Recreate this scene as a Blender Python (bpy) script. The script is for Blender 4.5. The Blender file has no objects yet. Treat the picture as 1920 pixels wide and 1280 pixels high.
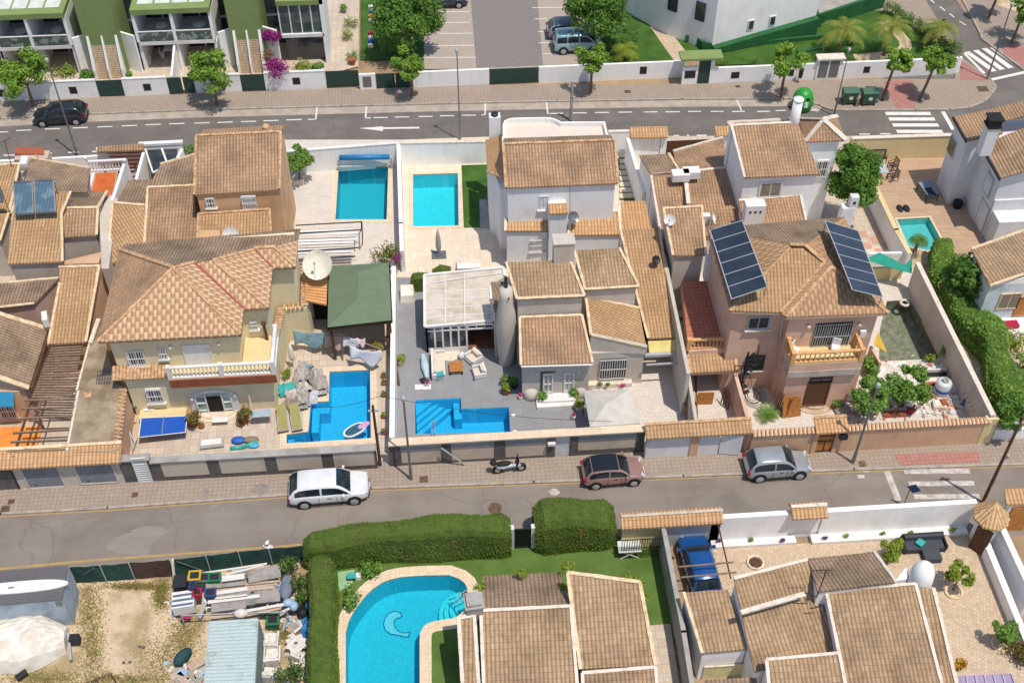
import bpy, bmesh, math, random
from mathutils import Vector as V, Matrix
from mathutils.geometry import tessellate_polygon
random.seed(7)
R = math.radians
S = bpy.context.scene
COL = S.collection
# ---------------------------------------------------------------- camera
CH, TH, FP, YAW = 56.3, R(45.9), 2245.0, R(-4.2)
cd = bpy.data.cameras.new("camera"); cam = bpy.data.objects.new("camera", cd); COL.objects.link(cam)
cam.location = (0, 0, CH); cam.rotation_euler = (R(90)-TH, 0, YAW)
cd.sensor_width = 36; cd.lens = 36*FP/1920; cd.clip_start = 1; cd.clip_end = 3000
S.camera = cam
# ---------------------------------------------------------------- light
SUN_AZ, SUN_EL = 42.0, 71.0      # azimuth measured from -Y towards +X
w = bpy.data.worlds.new("World"); S.world = w; w.use_nodes = True
nt = w.node_tree; bgn = nt.nodes['Background']
sky = nt.nodes.new('ShaderNodeTexSky'); sky.sky_type = 'NISHITA'; sky.sun_disc = False
sky.sun_elevation = R(SUN_EL); sky.sun_rotation = R(180-SUN_AZ)
nt.links.new(sky.outputs[0], bgn.inputs[0]); bgn.inputs[1].default_value = 0.15
sd = bpy.data.lights.new("sun", 'SUN'); sd.energy = 4.0; sd.angle = R(.55); sd.color = (1, .93, .82)
so = bpy.data.objects.new("sun", sd); COL.objects.link(so)
sdir = V((math.cos(R(SUN_EL))*math.sin(R(SUN_AZ)), -math.cos(R(SUN_EL))*math.cos(R(SUN_AZ)), math.sin(R(SUN_EL))))
so.rotation_euler = sdir.to_track_quat('Z', 'Y').to_euler(); so.location = sdir*200
S.view_settings.view_transform = 'Standard'; S.view_settings.look = 'None'
S.view_settings.exposure = -0.16; S.view_settings.gamma = 1
# ---------------------------------------------------------------- photo point -> world helpers
_s, _c, _sy, _cy = math.sin(TH), math.cos(TH), math.sin(YAW), math.cos(YAW)
ORG = {0:(0,0),1:(0,0),2:(640,0),3:(1280,0),4:(0,430),5:(640,430),6:(1280,430),7:(0,850),8:(640,850),9:(1280,850)}
TI = [1]
def tile(n): TI[0] = n
def _ray(a, b):
    k = 1.0 if TI[0] == 0 else .33596
    u = ORG[TI[0]][0]+a*k; v = ORG[TI[0]][1]+b*k
    p = (u-960)/FP; q = (v-640)/FP; f = _c-q*_s
    return (p*_cy-f*_sy, p*_sy+f*_cy, -(_s+q*_c))
def P(a, b, z=0.0):
    x, y, d = _ray(a, b); t = (z-CH)/d; return V((x*t, y*t, z))
def PY(a, b, Y):
    x, y, d = _ray(a, b); t = Y/y; return V((x*t, Y, CH+d*t))
def PX(a, b, X):
    x, y, d = _ray(a, b); t = X/x; return V((X, y*t, CH+d*t))
def PL(pts, z): return [P(a, b, z) for a, b in pts]
# ---------------------------------------------------------------- materials
def lin(h, k=.86):
    r = []
    for i in (0, 2, 4):
        x = int(h[i:i+2], 16)/255; r.append((x/12.92 if x <= .04045 else ((x+.055)/1.055)**2.4)*k)
    return (*r, 1)
class NT:
    def __init__(s, name):
        s.m = bpy.data.materials.new(name); s.m.use_nodes = True; s.t = s.m.node_tree
        s.b = s.t.nodes['Principled BSDF']; s.out = s.t.nodes['Material Output']
    def n(s, typ, **k):
        x = s.t.nodes.new('ShaderNode'+typ)
        for a, v in k.items():
            if a[0] == '_': setattr(x, a[1:], v)
            else: s.set(x, a, v)
        return x
    def set(s, x, a, v):
        i = x.inputs[int(a[1:])] if a[0] == 'i' and a[1:].isdigit() else x.inputs[a.replace('__', ' ')]
        if isinstance(v, bpy.types.NodeSocket): s.t.links.new(v, i)
        else: i.default_value = v
    def math(s, op, a, b=0.0, c=None):
        x = s.n('Math', _operation=op); s.set(x, 'i0', a); s.set(x, 'i1', b)
        if c is not None: s.set(x, 'i2', c)
        return x.outputs[0]
    def mix(s, f, a, b, bt='MIX'):
        x = s.n('Mix', _data_type='RGBA', _blend_type=bt)
        s.set(x, 'i0', f); s.set(x, 'i6', a); s.set(x, 'i7', b); return x.outputs[2]
    def pos(s): return s.n('NewGeometry').outputs['Position']
    def noise(s, vec, sc, det=3.0, rough=.55):
        x = s.n('TexNoise', Scale=sc, Detail=det, Roughness=rough); s.set(x, 'Vector', vec); return x.outputs['Fac']
    def mr(s, v, a, b, c=0.0, d=1.0):
        x = s.n('MapRange'); s.set(x, 'i0', v); s.set(x, 'i1', a); s.set(x, 'i2', b); s.set(x, 'i3', c); s.set(x, 'i4', d); return x.outputs[0]
    def bump(s, h, st, dist=.05):
        x = s.n('Bump', Strength=st, Distance=dist); s.set(x, 'Height', h); s.t.links.new(x.outputs[0], s.b.inputs['Normal'])
    def fin(s, col, rough=.8, metal=0.0, spec=.3):
        s.set(s.b, 'Base__Color', col); s.set(s.b, 'Roughness', rough); s.set(s.b, 'Metallic', metal)
        s.set(s.b, 'Specular__IOR__Level', spec); return s.m
MC = {}
def mat(name, hx, rough=.8, var=.25, sc=1.2, hx2=None, lo=.45, hi=.7, fine=.15, bump=.15, metal=0.0, spec=.3, k=.86, coat=0):
    """general weathered surface: base colour, blotchy second colour, fine grain"""
    key = (name, hx, hx2)
    if key in MC: return MC[key]
    t = NT(name); p = t.pos(); base = lin(hx, k)
    n1 = t.noise(p, sc, 5); n2 = t.noise(p, 14, 3)
    c2 = lin(hx2, k) if hx2 else tuple(x*(1-var) for x in base[:3])+(1,)
    col = t.mix(t.mr(n1, lo, hi), base, c2)
    g = t.mr(n2, .3, .7, 1-fine, 1+fine)
    if 'render' in name or name == 'white_paint':      # rain streaks
        mp = t.n('Mapping'); t.set(mp, 'i0', p); mp.inputs['Scale'].default_value = (2.6, 2.6, .22); g = t.math('MULTIPLY', g, t.mr(t.noise(mp.outputs[0], 1.0, 4, .7), .5, .8, 1.0, .86))
    if 'asphalt' in name:                               # wheel wear and cracks
        mp = t.n('Mapping'); t.set(mp, 'i0', p); mp.inputs['Scale'].default_value = (.05, .9, 1); g = t.math('MULTIPLY', g, t.mr(t.noise(mp.outputs[0], 1.0, 4, .6), .35, .7, .92, 1.07))
        nz = t.n('TexNoise', Scale=.6, Detail=4.0); t.set(nz, 'Vector', p); mx = t.n('VectorMath', _operation='ADD'); t.set(mx, 'i0', p); t.set(mx, 'i1', nz.outputs['Color'])
        vo = t.n('TexVoronoi', _feature='DISTANCE_TO_EDGE', Scale=.16); t.set(vo, 'Vector', mx.outputs[0])
        g = t.math('MULTIPLY', g, t.mr(vo.outputs['Distance'], .0, .010, .84, 1.0))
    col = t.mix(1.0, col, t.n('CombineColor', Red=g, Green=g, Blue=g).outputs[0], 'MULTIPLY')
    if bump: t.bump(n2, bump, .03)
    if coat: t.set(t.b, 'Coat__Weight', coat)
    MC[key] = t.fin(col, rough, metal, spec); return MC[key]
def plain(name, hx, rough=.5, metal=0.0, spec=.5, k=.86, coat=0): return mat(name, hx, rough, .12, 2.0, None, .4, .7, .05, 0, metal, spec, k, coat)
def tilemat(name, ca, cb, cc, cu=.21, cv=.3, groove=.5, checker=0, moss=.5, mossc='7d6a50', stripe=0):
    t = NT(name); uv = t.n('UVMap').outputs[0]; sp = t.n('SeparateXYZ'); t.set(sp, 'i0', uv)
    U = t.math('DIVIDE', sp.outputs[0], cu); Vv = t.math('DIVIDE', sp.outputs[1], cv)
    fu = t.math('FRACT', U); fv = t.math('FRACT', Vv); iu = t.math('FLOOR', U); iv = t.math('FLOOR', Vv)
    wn = t.n('TexWhiteNoise', _noise_dimensions='3D'); cx = t.n('CombineXYZ', X=iu, Y=iv, Z=0.0); t.set(wn, 'Vector', cx.outputs[0])
    r = wn.outputs['Value']; p = t.pos()
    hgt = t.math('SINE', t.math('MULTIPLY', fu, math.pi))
    if checker:  # tile highlights and groove shade put into the colour as alternating cells
        par = t.math('MODULO', t.math('ABSOLUTE', t.math('ADD', iu, iv)), 2.0)
        f = t.math('ADD', t.math('MULTIPLY', t.math('MULTIPLY', par, t.mr(fv, .1, .35)), .8), t.math('MULTIPLY', r, .16))
        col = t.mix(f, lin(ca), lin(cb)); col = t.mix(t.math('MULTIPLY', r, .25), col, lin(cc))
    else:
        col = t.mix(t.mr(r, 0, 1, .1, .75), lin(ca), lin(cb)); col = t.mix(t.mr(r, .86, 1.0, 0, .7), col, lin(cc))
    n1 = t.noise(p, .55, 5, .6); n3 = t.noise(p, 3.5, 3, .6)
    col = t.mix(t.math('MULTIPLY', t.mr(n1, .42, .66), moss), col, lin(mossc))
    col = t.mix(t.math('MULTIPLY', t.mr(n3, .5, .75), moss*.55), col, lin(mossc, .7))
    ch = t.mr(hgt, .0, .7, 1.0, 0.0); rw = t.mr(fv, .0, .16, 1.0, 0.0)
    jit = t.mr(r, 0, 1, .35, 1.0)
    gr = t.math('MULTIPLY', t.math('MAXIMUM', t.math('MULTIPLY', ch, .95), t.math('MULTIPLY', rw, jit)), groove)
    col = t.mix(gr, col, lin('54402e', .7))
    t.bump(t.math('ADD', hgt, t.math('MULTIPLY', fv, .7)), .8, .06)
    return t.fin(col, .85, 0, .2)
def brickmat(name, ca, cb, mortar, bw=.4, bh=.2, ms=.02, rot=0, sc=1.0, offs=.5, moss=.3, mossc='6b6258', rough=.8, bump=.2):
    t = NT(name); p = t.pos(); mp = t.n('Mapping'); t.set(mp, 'i0', p); mp.inputs['Rotation'].default_value = (0, 0, R(rot))
    b = t.n('TexBrick', _offset=offs, Scale=sc); t.set(b, 'Vector', mp.outputs[0])
    for a, v in (('Color1', lin(ca)), ('Color2', lin(cb)), ('Mortar', lin(mortar)), ('Mortar__Size', ms), ('Brick__Width', bw), ('Row__Height', bh), ('Bias', 0.0), ('Mortar__Smooth', .2)): t.set(b, a, v)
    n = t.noise(p, .9, 5, .6); n2 = t.noise(p, 9, 2)
    col = t.mix(t.math('MULTIPLY', t.mr(n, .45, .7), moss), b.outputs[0], lin(mossc))
    g = t.mr(n2, .3, .7, .9, 1.1); col = t.mix(1.0, col, t.n('CombineColor', Red=g, Green=g, Blue=g).outputs[0], 'MULTIPLY')
    t.bump(b.outputs['Fac'], -bump if bump else 0, .02)
    return t.fin(col, rough, 0, .25)
def leafmat(name, ca, cb, cc, sc=1.6, sc2=9, lo=.5):
    t = NT(name); p = t.pos()
    n = t.noise(p, sc, 3, .6); n2 = t.noise(p, sc2, 2)
    col = t.mix(t.mr(n, .38, .62), lin(ca), lin(cb)); col = t.mix(t.mr(n2, lo, .72), col, lin(cc))
    t.fin(col, .55, 0, .25)
    tr = t.n('BsdfTranslucent'); t.set(tr, 'Color', t.mix(.5, col, lin(cc)))
    ms = t.n('MixShader', Fac=.28); t.t.links.new(t.b.outputs[0], ms.inputs[1]); t.t.links.new(tr.outputs[0], ms.inputs[2])
    t.t.links.new(ms.outputs[0], t.out.inputs[0]); return t.m
def watermat(name, tint, rip=.25, sc=5):
    t = NT(name); p = t.pos()
    tr = t.n('BsdfTransparent', Color=lin(tint, 1)); gl = t.n('BsdfGlossy', Roughness=.03)
    n = t.noise(p, sc, 3); bp = t.n('Bump', Strength=rip, Distance=.05); t.set(bp, 'Height', n); t.t.links.new(bp.outputs[0], gl.inputs['Normal'])
    fr = t.n('Fresnel', IOR=1.33); t.t.links.new(bp.outputs[0], fr.inputs['Normal'])
    ms = t.n('MixShader'); t.set(ms, 'Fac', fr.outputs[0]); t.t.links.new(tr.outputs[0], ms.inputs[1]); t.t.links.new(gl.outputs[0], ms.inputs[2])
    t.t.links.new(ms.outputs[0], t.out.inputs[0]); return t.m
def glassmat(name, hx, rough=.08):
    t = NT(name); n = t.noise(t.pos(), 1.2, 2)
    return t.fin(t.mix(t.mr(n, .35, .7), lin(hx), tuple(x*2.2 for x in lin(hx)[:3])+(1,)), rough, 0, .8)
# ---------------------------------------------------------------- mesh builder
class MB:
    def __init__(s): s.v = []; s.f = []; s.uv = {}
    def add(s, vs, fs):
        o = len(s.v); s.v += [tuple(x) for x in vs]; s.f += [tuple(i+o for i in f) for f in fs]; return s
    def box(s, x0, x1, y0, y1, z0, z1):
        return s.add([(x0,y0,z0),(x1,y0,z0),(x1,y1,z0),(x0,y1,z0),(x0,y0,z1),(x1,y0,z1),(x1,y1,z1),(x0,y1,z1)],
                     [(3,2,1,0),(4,5,6,7),(0,1,5,4),(1,2,6,5),(2,3,7,6),(3,0,4,7)])
    def obox(s, c, sx, sy, sz, rz=0, rx=0, ry=0):     # centre-bottom oriented box
        m = Matrix.Translation(c) @ Matrix.Rotation(rz, 4, 'Z') @ Matrix.Rotation(ry, 4, 'Y') @ Matrix.Rotation(rx, 4, 'X')
        q = MB().box(-sx/2, sx/2, -sy/2, sy/2, 0, sz); return s.add([m @ V(a) for a in q.v], q.f)
    def prism(s, poly, z0, z1=None):
        """poly 3D (top follows z when z1 is None); z0 number or list"""
        n = len(poly); A = sum(poly[i][0]*poly[(i+1)%n][1]-poly[(i+1)%n][0]*poly[i][1] for i in range(n))
        if A < 0: poly = poly[::-1]
        top = [(p[0], p[1], p[2] if z1 is None else z1) for p in poly]; bot = [(p[0], p[1], z0) for p in poly]
        return s.add(top+bot, [tuple(range(n)), tuple(range(2*n-1, n-1, -1))]+[(i, n+i, n+(i+1)%n, (i+1)%n) for i in range(n)])
    def slab(s, poly, th):
        n = len(poly); A = sum(poly[i][0]*poly[(i+1)%n][1]-poly[(i+1)%n][0]*poly[i][1] for i in range(n))
        if A < 0: poly = poly[::-1]
        top = [tuple(p) for p in poly]; bot = [(p[0], p[1], p[2]-th) for p in poly]
        return s.add(top+bot, [tuple(range(n)), tuple(range(2*n-1, n-1, -1))]+[(i, n+i, n+(i+1)%n, (i+1)%n) for i in range(n)])
    def tube(s, p0, p1, r, r1=None, n=6, cap=True):
        p0 = V(p0); p1 = V(p1); r1 = r if r1 is None else r1; d = (p1-p0)
        if d.length < 1e-6: return s
        d.normalize(); a = d.orthogonal().normalized(); b = d.cross(a)
        vs = [p+(a*math.cos(t)+b*math.sin(t))*rr for p, rr in ((p0, r), (p1, r1)) for t in [2*math.pi*i/n for i in range(n)]]
        fs = [(i, (i+1)%n, n+(i+1)%n, n+i) for i in range(n)]
        if cap: fs += [tuple(range(n-1, -1, -1)), tuple(range(n, 2*n))]
        return s.add(vs, fs)
    def path(s, pts, r, n=6):
        for i in range(len(pts)-1): s.tube(pts[i], pts[i+1], r if not hasattr(r, '__len__') else r[i], None if not hasattr(r, '__len__') else r[i+1], n)
        return s
    def bar(s, p0, p1, w, h, up=(0,0,1)):
        """rectangular bar from p0 to p1, its top h above the line's underside"""
        p0 = V(p0); p1 = V(p1); d = (p1-p0).normalized(); u = V(up); sd_ = d.cross(u)
        if sd_.length < 1e-5: sd_ = V((1,0,0))
        sd_.normalize(); u2 = sd_.cross(d).normalized()
        vs = [p+sd_*a*w/2+u2*b for p in (p0, p1) for a, b in ((-1,0),(1,0),(1,h),(-1,h))]
        return s.add(vs, [(0,1,2,3),(7,6,5,4),(0,4,5,1),(1,5,6,2),(2,6,7,3),(3,7,4,0)])
    def lathe(s, c, prof, n=14, sx=1, sy=1, rz=0):
        c = V(c); vs = []
        for r, z in prof:
            for i in range(n):
                t = 2*math.pi*i/n; x = r*math.cos(t)*sx; y = r*math.sin(t)*sy
                vs.append(c+V((x*math.cos(rz)-y*math.sin(rz), x*math.sin(rz)+y*math.cos(rz), z)))
        fs = [(j*n+i, j*n+(i+1)%n, (j+1)*n+(i+1)%n, (j+1)*n+i) for j in range(len(prof)-1) for i in range(n)]
        fs += [tuple(range(n-1, -1, -1)), tuple(range((len(prof)-1)*n, len(prof)*n))]
        return s.add(vs, fs)
    def quad(s, a, b, c, d): return s.add([a, b, c, d], [(0,1,2,3)])
    def sphere(s, c, rx, ry, rz, n=10, m=6):
        return s.lathe(c, [(max(.001, math.sin(math.pi*j/m)), -rz*math.cos(math.pi*j/m)) for j in range(m+1)], n, rx, ry)
    def merge(s, o): return s.add(o.v, o.f)
    def xf(s, m):
        s.v = [tuple(m @ V(p)) for p in s.v]; return s
def link(name, mb, m=None, parent=None, smooth=False):
    me = bpy.data.meshes.new(name); me.from_pydata(mb.v, [], mb.f); me.update()
    if mb.uv:
        ul = me.uv_layers.new(name='UVMap')
        for p in me.polygons:
            for li in p.loop_indices: ul.data[li].uv = mb.uv[me.loops[li].vertex_index]
    if m is not None: me.materials.append(m)
    if smooth: me.polygons.foreach_set('use_smooth', [True]*len(me.polygons))
    o = bpy.data.objects.new(name, me); COL.objects.link(o)
    if parent is not None: o.parent = parent
    return o
def tag(o, label=None, cat=None, group=None, kind=None):
    for k, v in (('label', label), ('category', cat), ('group', group), ('kind', kind)):
        if v: o[k] = v
    return o
THINGS = []
class T:
    """a thing: an Empty that parents its parts (parts are built in world coordinates, origin fixed at the end)"""
    def __init__(s, name, label, cat, group=None):
        s.o = bpy.data.objects.new(name, None); COL.objects.link(s.o); tag(s.o, label, cat, group); THINGS.append(s.o)
    def add(s, name, mb, m, smooth=False, parent=None, label=None):
        o = link(name, mb, m, parent or s.o, smooth)
        if label: o['label'] = label
        return o
def solo(name, label, cat, mb, m, group=None, smooth=False):
    o = link(name, mb, m, None, smooth); tag(o, label, cat, group); THINGS.append(o); return o
def struct(name, mb, m, kind='structure', label=None):
    o = link(name, mb, m); o['kind'] = kind
    if label: o['label'] = label
    return o
def finish():
    for o in THINGS:
        if o.get('placed'): del o['placed']; continue
        ms = [c for c in o.children_recursive if c.type == 'MESH'] if o.type == 'EMPTY' else [o]
        if not ms: continue
        vs = [v.co for c in ms for v in c.data.vertices]
        b = V(((min(v.x for v in vs)+max(v.x for v in vs))/2, (min(v.y for v in vs)+max(v.y for v in vs))/2, min(v.z for v in vs)))
        if o.type == 'MESH': o.data.transform(Matrix.Translation(-b)); o.location = b
        else:
            o.location = b
            for c in o.children: c.matrix_parent_inverse = Matrix.Translation(-b)
def dup(o, loc, rz=0, label=None, sc=1, group=None):
    """copy of a thing (built round the origin) with copies of its parts and sub-parts"""
    def cp(x, par):
        c = x.copy(); COL.objects.link(c); c.parent = par
        for k in list(x.children): cp(k, c)
        return c
    r = cp(o, None); r.location = loc; r.rotation_euler = (0, 0, rz); r.scale = (sc,)*3
    if label: r['label'] = label
    if group: r['group'] = group
    return r
def place(t, loc, rz=0, sc=1):
    o = t.o if isinstance(t, T) else t
    o.location = loc; o.rotation_euler = (0, 0, rz); o.scale = (sc,)*3; o['placed'] = 1; return o
# ---------------------------------------------------------------- architectural helpers
def offset(poly, d):
    n = len(poly); A = sum(poly[i][0]*poly[(i+1)%n][1]-poly[(i+1)%n][0]*poly[i][1] for i in range(n))
    ds = d if hasattr(d, '__len__') else [d]*n; sg = 1 if A > 0 else -1
    L = []
    for i in range(n):
        p, q = V(poly[i]).to_2d(), V(poly[(i+1)%n]).to_2d(); e = (q-p).normalized(); nn = V((-e.y, e.x))*sg
        L.append((p+nn*ds[i], e))
    out = []
    for i in range(n):
        p, e = L[i-1]; q, f = L[i]; cr = e.x*f.y-e.y*f.x
        out.append(p+e*(((q-p).x*f.y-(q-p).y*f.x)/cr) if abs(cr) > 1e-4 else q)
    return out
def plane_z(poly):
    a, b, c = V(poly[0]), V(poly[1]), V(poly[2]); n = (b-a).cross(c-a)
    return lambda x, y: a.z-(n.x*(x-a.x)+n.y*(y-a.y))/n.z
def roof(t, pts, m, th=.14, ridge=(), rm=None, rw=.18, name='roof'):
    """one roof plane; pts world points (first three fix the plane); ridge = edges that carry cap tiles or mortar"""
    pts = [V(p) for p in pts]; zf = plane_z(pts); pts = [V((p.x, p.y, zf(p.x, p.y))) for p in pts]
    nrm = (pts[1]-pts[0]).cross(pts[2]-pts[0]).normalized()
    if nrm.z < 0: nrm = -nrm
    dn = V((0,0,-1)); dn = dn-nrm*dn.dot(nrm)
    dn = dn.normalized() if dn.length > 1e-4 else V((0,-1,0)); ac = nrm.cross(dn)
    mb = MB().slab(pts, th)
    for i, p in enumerate(mb.v): mb.uv[i] = (V(p).dot(ac)+100, V(p).dot(dn)+100)
    o = t.add(name, mb, m)
    n = len(pts)
    for e in ridge:
        rb = MB(); a, b = pts[e], pts[(e+1)%n]; L = (b-a).length; k = max(1, int(L/.42)); d = (b-a)/k
        for i in range(k): rb.bar(a+d*i-d*.04*(i>0), a+d*(i+1.04), rw*random.uniform(.9,1.1), .07+.03*random.random(), nrm)
        t.add('ridge_tiles', rb, rm, parent=o)
    return o
def under(t, pts, m, ins=.35, z0=0, th=.14, name='wall', drop=.0):
    """house wall block under a roof plane"""
    pts = [V(p) for p in pts]; zf = plane_z(pts); q = offset(pts, ins)
    return t.add(name, MB().prism([(p.x, p.y, zf(p.x, p.y)-th-drop-.01) for p in q], z0), m)
def block(t, pts, z1, z0, m, name='wall', ins=0):
    q = offset(pts, ins) if ins else pts
    return t.add(name, MB().prism([(p[0], p[1], z1) for p in q], z0), m)
def parapet(t, pts, z0, z1, w_, m, name='parapet', closed=True):
    mb = MB(); n = len(pts)
    ins = offset(pts, w_)
    for i in range(n if closed else n-1):
        j = (i+1)%n; mb.prism([(pts[i][0],pts[i][1],0),(pts[j][0],pts[j][1],0),(ins[j][0],ins[j][1],0),(ins[i][0],ins[i][1],0)], z0, z1)
    return t.add(name, mb, m)
def wallrun(mb, pts, z0, z1, w_):
    """wall along a centre line"""
    for i in range(len(pts)-1):
        a, b = V(pts[i]).to_2d(), V(pts[i+1]).to_2d(); d = (b-a).normalized(); n = V((-d.y, d.x))*w_/2
        e = d*(w_/2 if 0 < i else 0); g = d*(w_/2 if i < len(pts)-2 else 0)
        mb.prism([(*(a-e*0-n),0),(*(b+g-n),0),(*(b+g+n),0),(*(a-e*0+n),0)], z0, z1)
    return mb
def wall(label, pts, z1, m, w_=.22, z0=0, cap=None, capm=None, cat='wall', name='boundary_wall'):
    t = T(name, label, cat); t.add('wall_body', wallrun(MB(), pts, z0, z1-(.07 if cap else 0), w_), m)
    if cap: t.add('coping', wallrun(MB(), pts, z1-.07, z1, w_+cap), capm)
    return t
def sheet(name, pts, z, m, holes=(), label=None, kind='structure', th=0):
    loops = [[V((p[0], p[1], 0)) for p in pts]]+[[V((p[0], p[1], 0)) for p in h] for h in holes]
    tr = tessellate_polygon(loops); vs = [p for l in loops for p in l]
    mb = MB(); fs = []
    for a, b, c in tr:
        n = (vs[b]-vs[a]).cross(vs[c]-vs[a]); 
        if abs(n.z) < 1e-9: continue
        fs.append((a,b,c) if n.z > 0 else (a,c,b))
    mb.add([(p.x, p.y, z) for p in vs], fs)
    if th:
        o = 0
        for l in loops:
            k = len(l); mb.add([(p.x, p.y, z) for p in l]+[(p.x, p.y, z-th) for p in l], [(i,(i+1)%k,k+(i+1)%k,k+i) for i in range(k)])
    return struct(name, mb, m, kind, label)
def ring(mb, pts, d, z0, z1):
    q = offset(pts, -d); n = len(pts)
    for i in range(n):
        j = (i+1)%n; mb.prism([(*V(pts[i])[:2],0),(*V(pts[j])[:2],0),(*q[j],0),(*q[i],0)], z0, z1)
    return mb
def facade(t, Y, a0, b0, a1, b1, style='glass', fm=None, gm=None, bm=None, sill=None, axis='Y', nx=2, out=1, name='window', fw=.09, ny=1):
    """window or door on a wall plane: tile pixel rectangle -> frame (part) with pane, bars, sill (sub-parts)"""
    f = PY if axis == 'Y' else PX
    p, q = f(a0, b0, Y), f(a1, b1, Y)
    def mk(u0, u1, z0, z1, d0, d1, mb):
        if axis == 'Y': mb.box(u0, u1, Y-d1*out, Y-d0*out, z0, z1) if out > 0 else mb.box(u0, u1, Y+d0, Y+d1, z0, z1)
        else: mb.box(*(sorted((Y+out*d0, Y+out*d1))), u0, u1, z0, z1)
    k = 0 if axis == 'Y' else 1
    u0, u1 = sorted((p[k], q[k])); z0, z1 = sorted((p[2], q[2]))
    fr = MB(); mk(u0, u1, z1-fw, z1, 0, .07, fr); mk(u0, u1, z0, z0+fw, 0, .07, fr); mk(u0, u0+fw, z0+fw, z1-fw, 0, .07, fr); mk(u1-fw, u1, z0+fw, z1-fw, 0, .07, fr)
    for i in range(1, nx): x = u0+(u1-u0)*i/nx; mk(x-.03, x+.03, z0+fw, z1-fw, 0, .06, fr)
    for i in range(1, ny): x = z0+(z1-z0)*i/ny; mk(u0+fw, u1-fw, x-.025, x+.025, 0, .055, fr)
    o = t.add(name, fr, fm or M['white'])
    pn = MB(); mk(u0+fw/2, u1-fw/2, z0+fw/2, z1-fw/2, .004, .03, pn)
    t.add('shutter' if style in ('shutter', 'slats') else ('door_leaf' if style == 'solid' else 'pane'), pn, gm or M['glass'], parent=o)
    if style == 'slats':
        sb = MB(); n = max(3, int((z1-z0)/.12))
        for i in range(n): z = z0+fw+(z1-z0-2*fw)*(i+.2)/n; mk(u0+fw, u1-fw, z, z+.06, .03, .05, sb)
        t.add('slats', sb, gm, parent=o)
    if bm:
        bb = MB(); n = max(3, int((u1-u0)/.14))
        for i in range(n+1): x = u0+(u1-u0)*i/n; mk(x-.016, x+.016, z0-.03, z1+.03, .12, .15, bb)
        for z in (z0+.05, (z0+z1)/2, z1-.05): mk(u0-.03, u1+.03, z-.018, z+.018, .115, .155, bb)
        t.add('window_bars', bb, bm, parent=o)
    if sill:
        sb = MB(); mk(u0-.12, u1+.12, z0-.09, z0-.005, 0, .2, sb); t.add('sill', sb, sill, parent=o)
    return o
def balustrade(t, pts, z0, h, m, post=None, name='balustrade', sp=.22):
    """rail, bottom rail and turned balusters along a run; z0 floor"""
    mb = MB()
    for i in range(len(pts)-1):
        a, b = V(pts[i]).to_2d(), V(pts[i+1]).to_2d(); L = (b-a).length
        A, B = V((*a, z0)), V((*b, z0))
        mb.bar(A+V((0,0,h-.09)), B+V((0,0,h-.09)), .2, .09); mb.bar(A, B, .18, .1)
        k = max(2, int(L/sp))
        for j in range(k):
            c = A+(B-A)*((j+.5)/k); mb.lathe(c+V((0,0,.1)), [(.03,0),(.06,.2*h),(.028,.5*h),(.05,h-.2)], 6)
    for p in pts:
        if post: mb.box(p[0]-.13, p[0]+.13, p[1]-.13, p[1]+.13, z0-.05, z0+h+.08)
    return t.add(name, mb, m)
def leaves(mb, c, r, n, s, shell=.45, flat=0, rnd=random):
    """n leaf blades scattered in an ellipsoid clump (more near its outside)"""
    for _ in range(n):
        u = rnd.gauss(0,1); v = rnd.gauss(0,1); w_ = rnd.gauss(0,1); L = math.sqrt(u*u+v*v+w_*w_)+1e-9
        k = (shell+(1-shell)*rnd.random())
        d = V((u/L, v/L, w_/L)); p = V(c)+V((d.x*r[0], d.y*r[1], d.z*r[2]))*k
        nn = (d+V((rnd.uniform(-1,1), rnd.uniform(-1,1), rnd.uniform(-.4,1.3)))*.8).normalized()
        a = nn.orthogonal().normalized(); b = nn.cross(a); t = rnd.uniform(0, 6.28)
        e = a*math.cos(t)+b*math.sin(t); g = nn.cross(e); q = s*rnd.uniform(.6, 1.3)
        mb.add([p-e*q*.5, p-g*q*.3, p+e*q*.6, p+g*q*.3], [(0,1,2,3)])
    return mb
# ---------------------------------------------------------------- palette
M = {}
M['white'] = mat('white_paint', 'f1efec', .6, .06, 1.0, 'dcd8d2', .5, .8, .03, .05)
M['whitewall'] = mat('white_render', 'fbfaf8', .85, .06, .8, 'eeebe6', .5, .8, .03, .1, k=.93)
M['greywall'] = mat('grey_beige_render', 'd8cec2', .9, .1, .6, 'c8bbac', .42, .72, .06, .12)
M['bgwall'] = mat('pale_grey_render', 'eeeef0', .9, .1, .6, 'e0e1e4', .45, .75, .05, .1)
M['cream'] = mat('cream_render', 'f2e4be', .9, .08, .6, 'e4d2a6', .5, .75, .05, .1)
M['orange'] = mat('orange_render', 'e8c096', .9, .08, .5, 'd4a67a', .42, .7, .06, .12)
M['pink'] = mat('salmon_brick_render', 'eac4ac', .9, .1, .7, 'd9b098', .42, .7, .08, .15)
M['salmon'] = mat('salmon_render', 'e2bc9a', .9, .1, .5, 'd0a684', .42, .7, .06, .12)
M['mauve'] = mat('mauve_render', 'd6bcae', .9, .1, .5, 'c4a898', .42, .7, .06, .12)
M['ochre'] = mat('ochre_render', 'ead6a4', .9, .06, .6, 'dcc48e', .5, .75, .04, .1)
M['dark'] = plain('dark_metal', '33353a', .5, .3)
M['black'] = plain('black_rubber', '1c1c1e', .7)
M['grey'] = plain('grey_metal', '8a8d90', .45, .5)
M['lgrey'] = plain('light_grey_paint', 'b9bcc0', .5)
M['glass'] = glassmat('window_glass', '2c333a')
M['glassg'] = glassmat('greenish_glass', '3d4c48')
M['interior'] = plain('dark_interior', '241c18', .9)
M['roofA'] = tilemat('weathered_brown_tiles', 'cda684', 'b68f6e', 'd8b894', moss=.65, mossc='8c7660')
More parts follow.
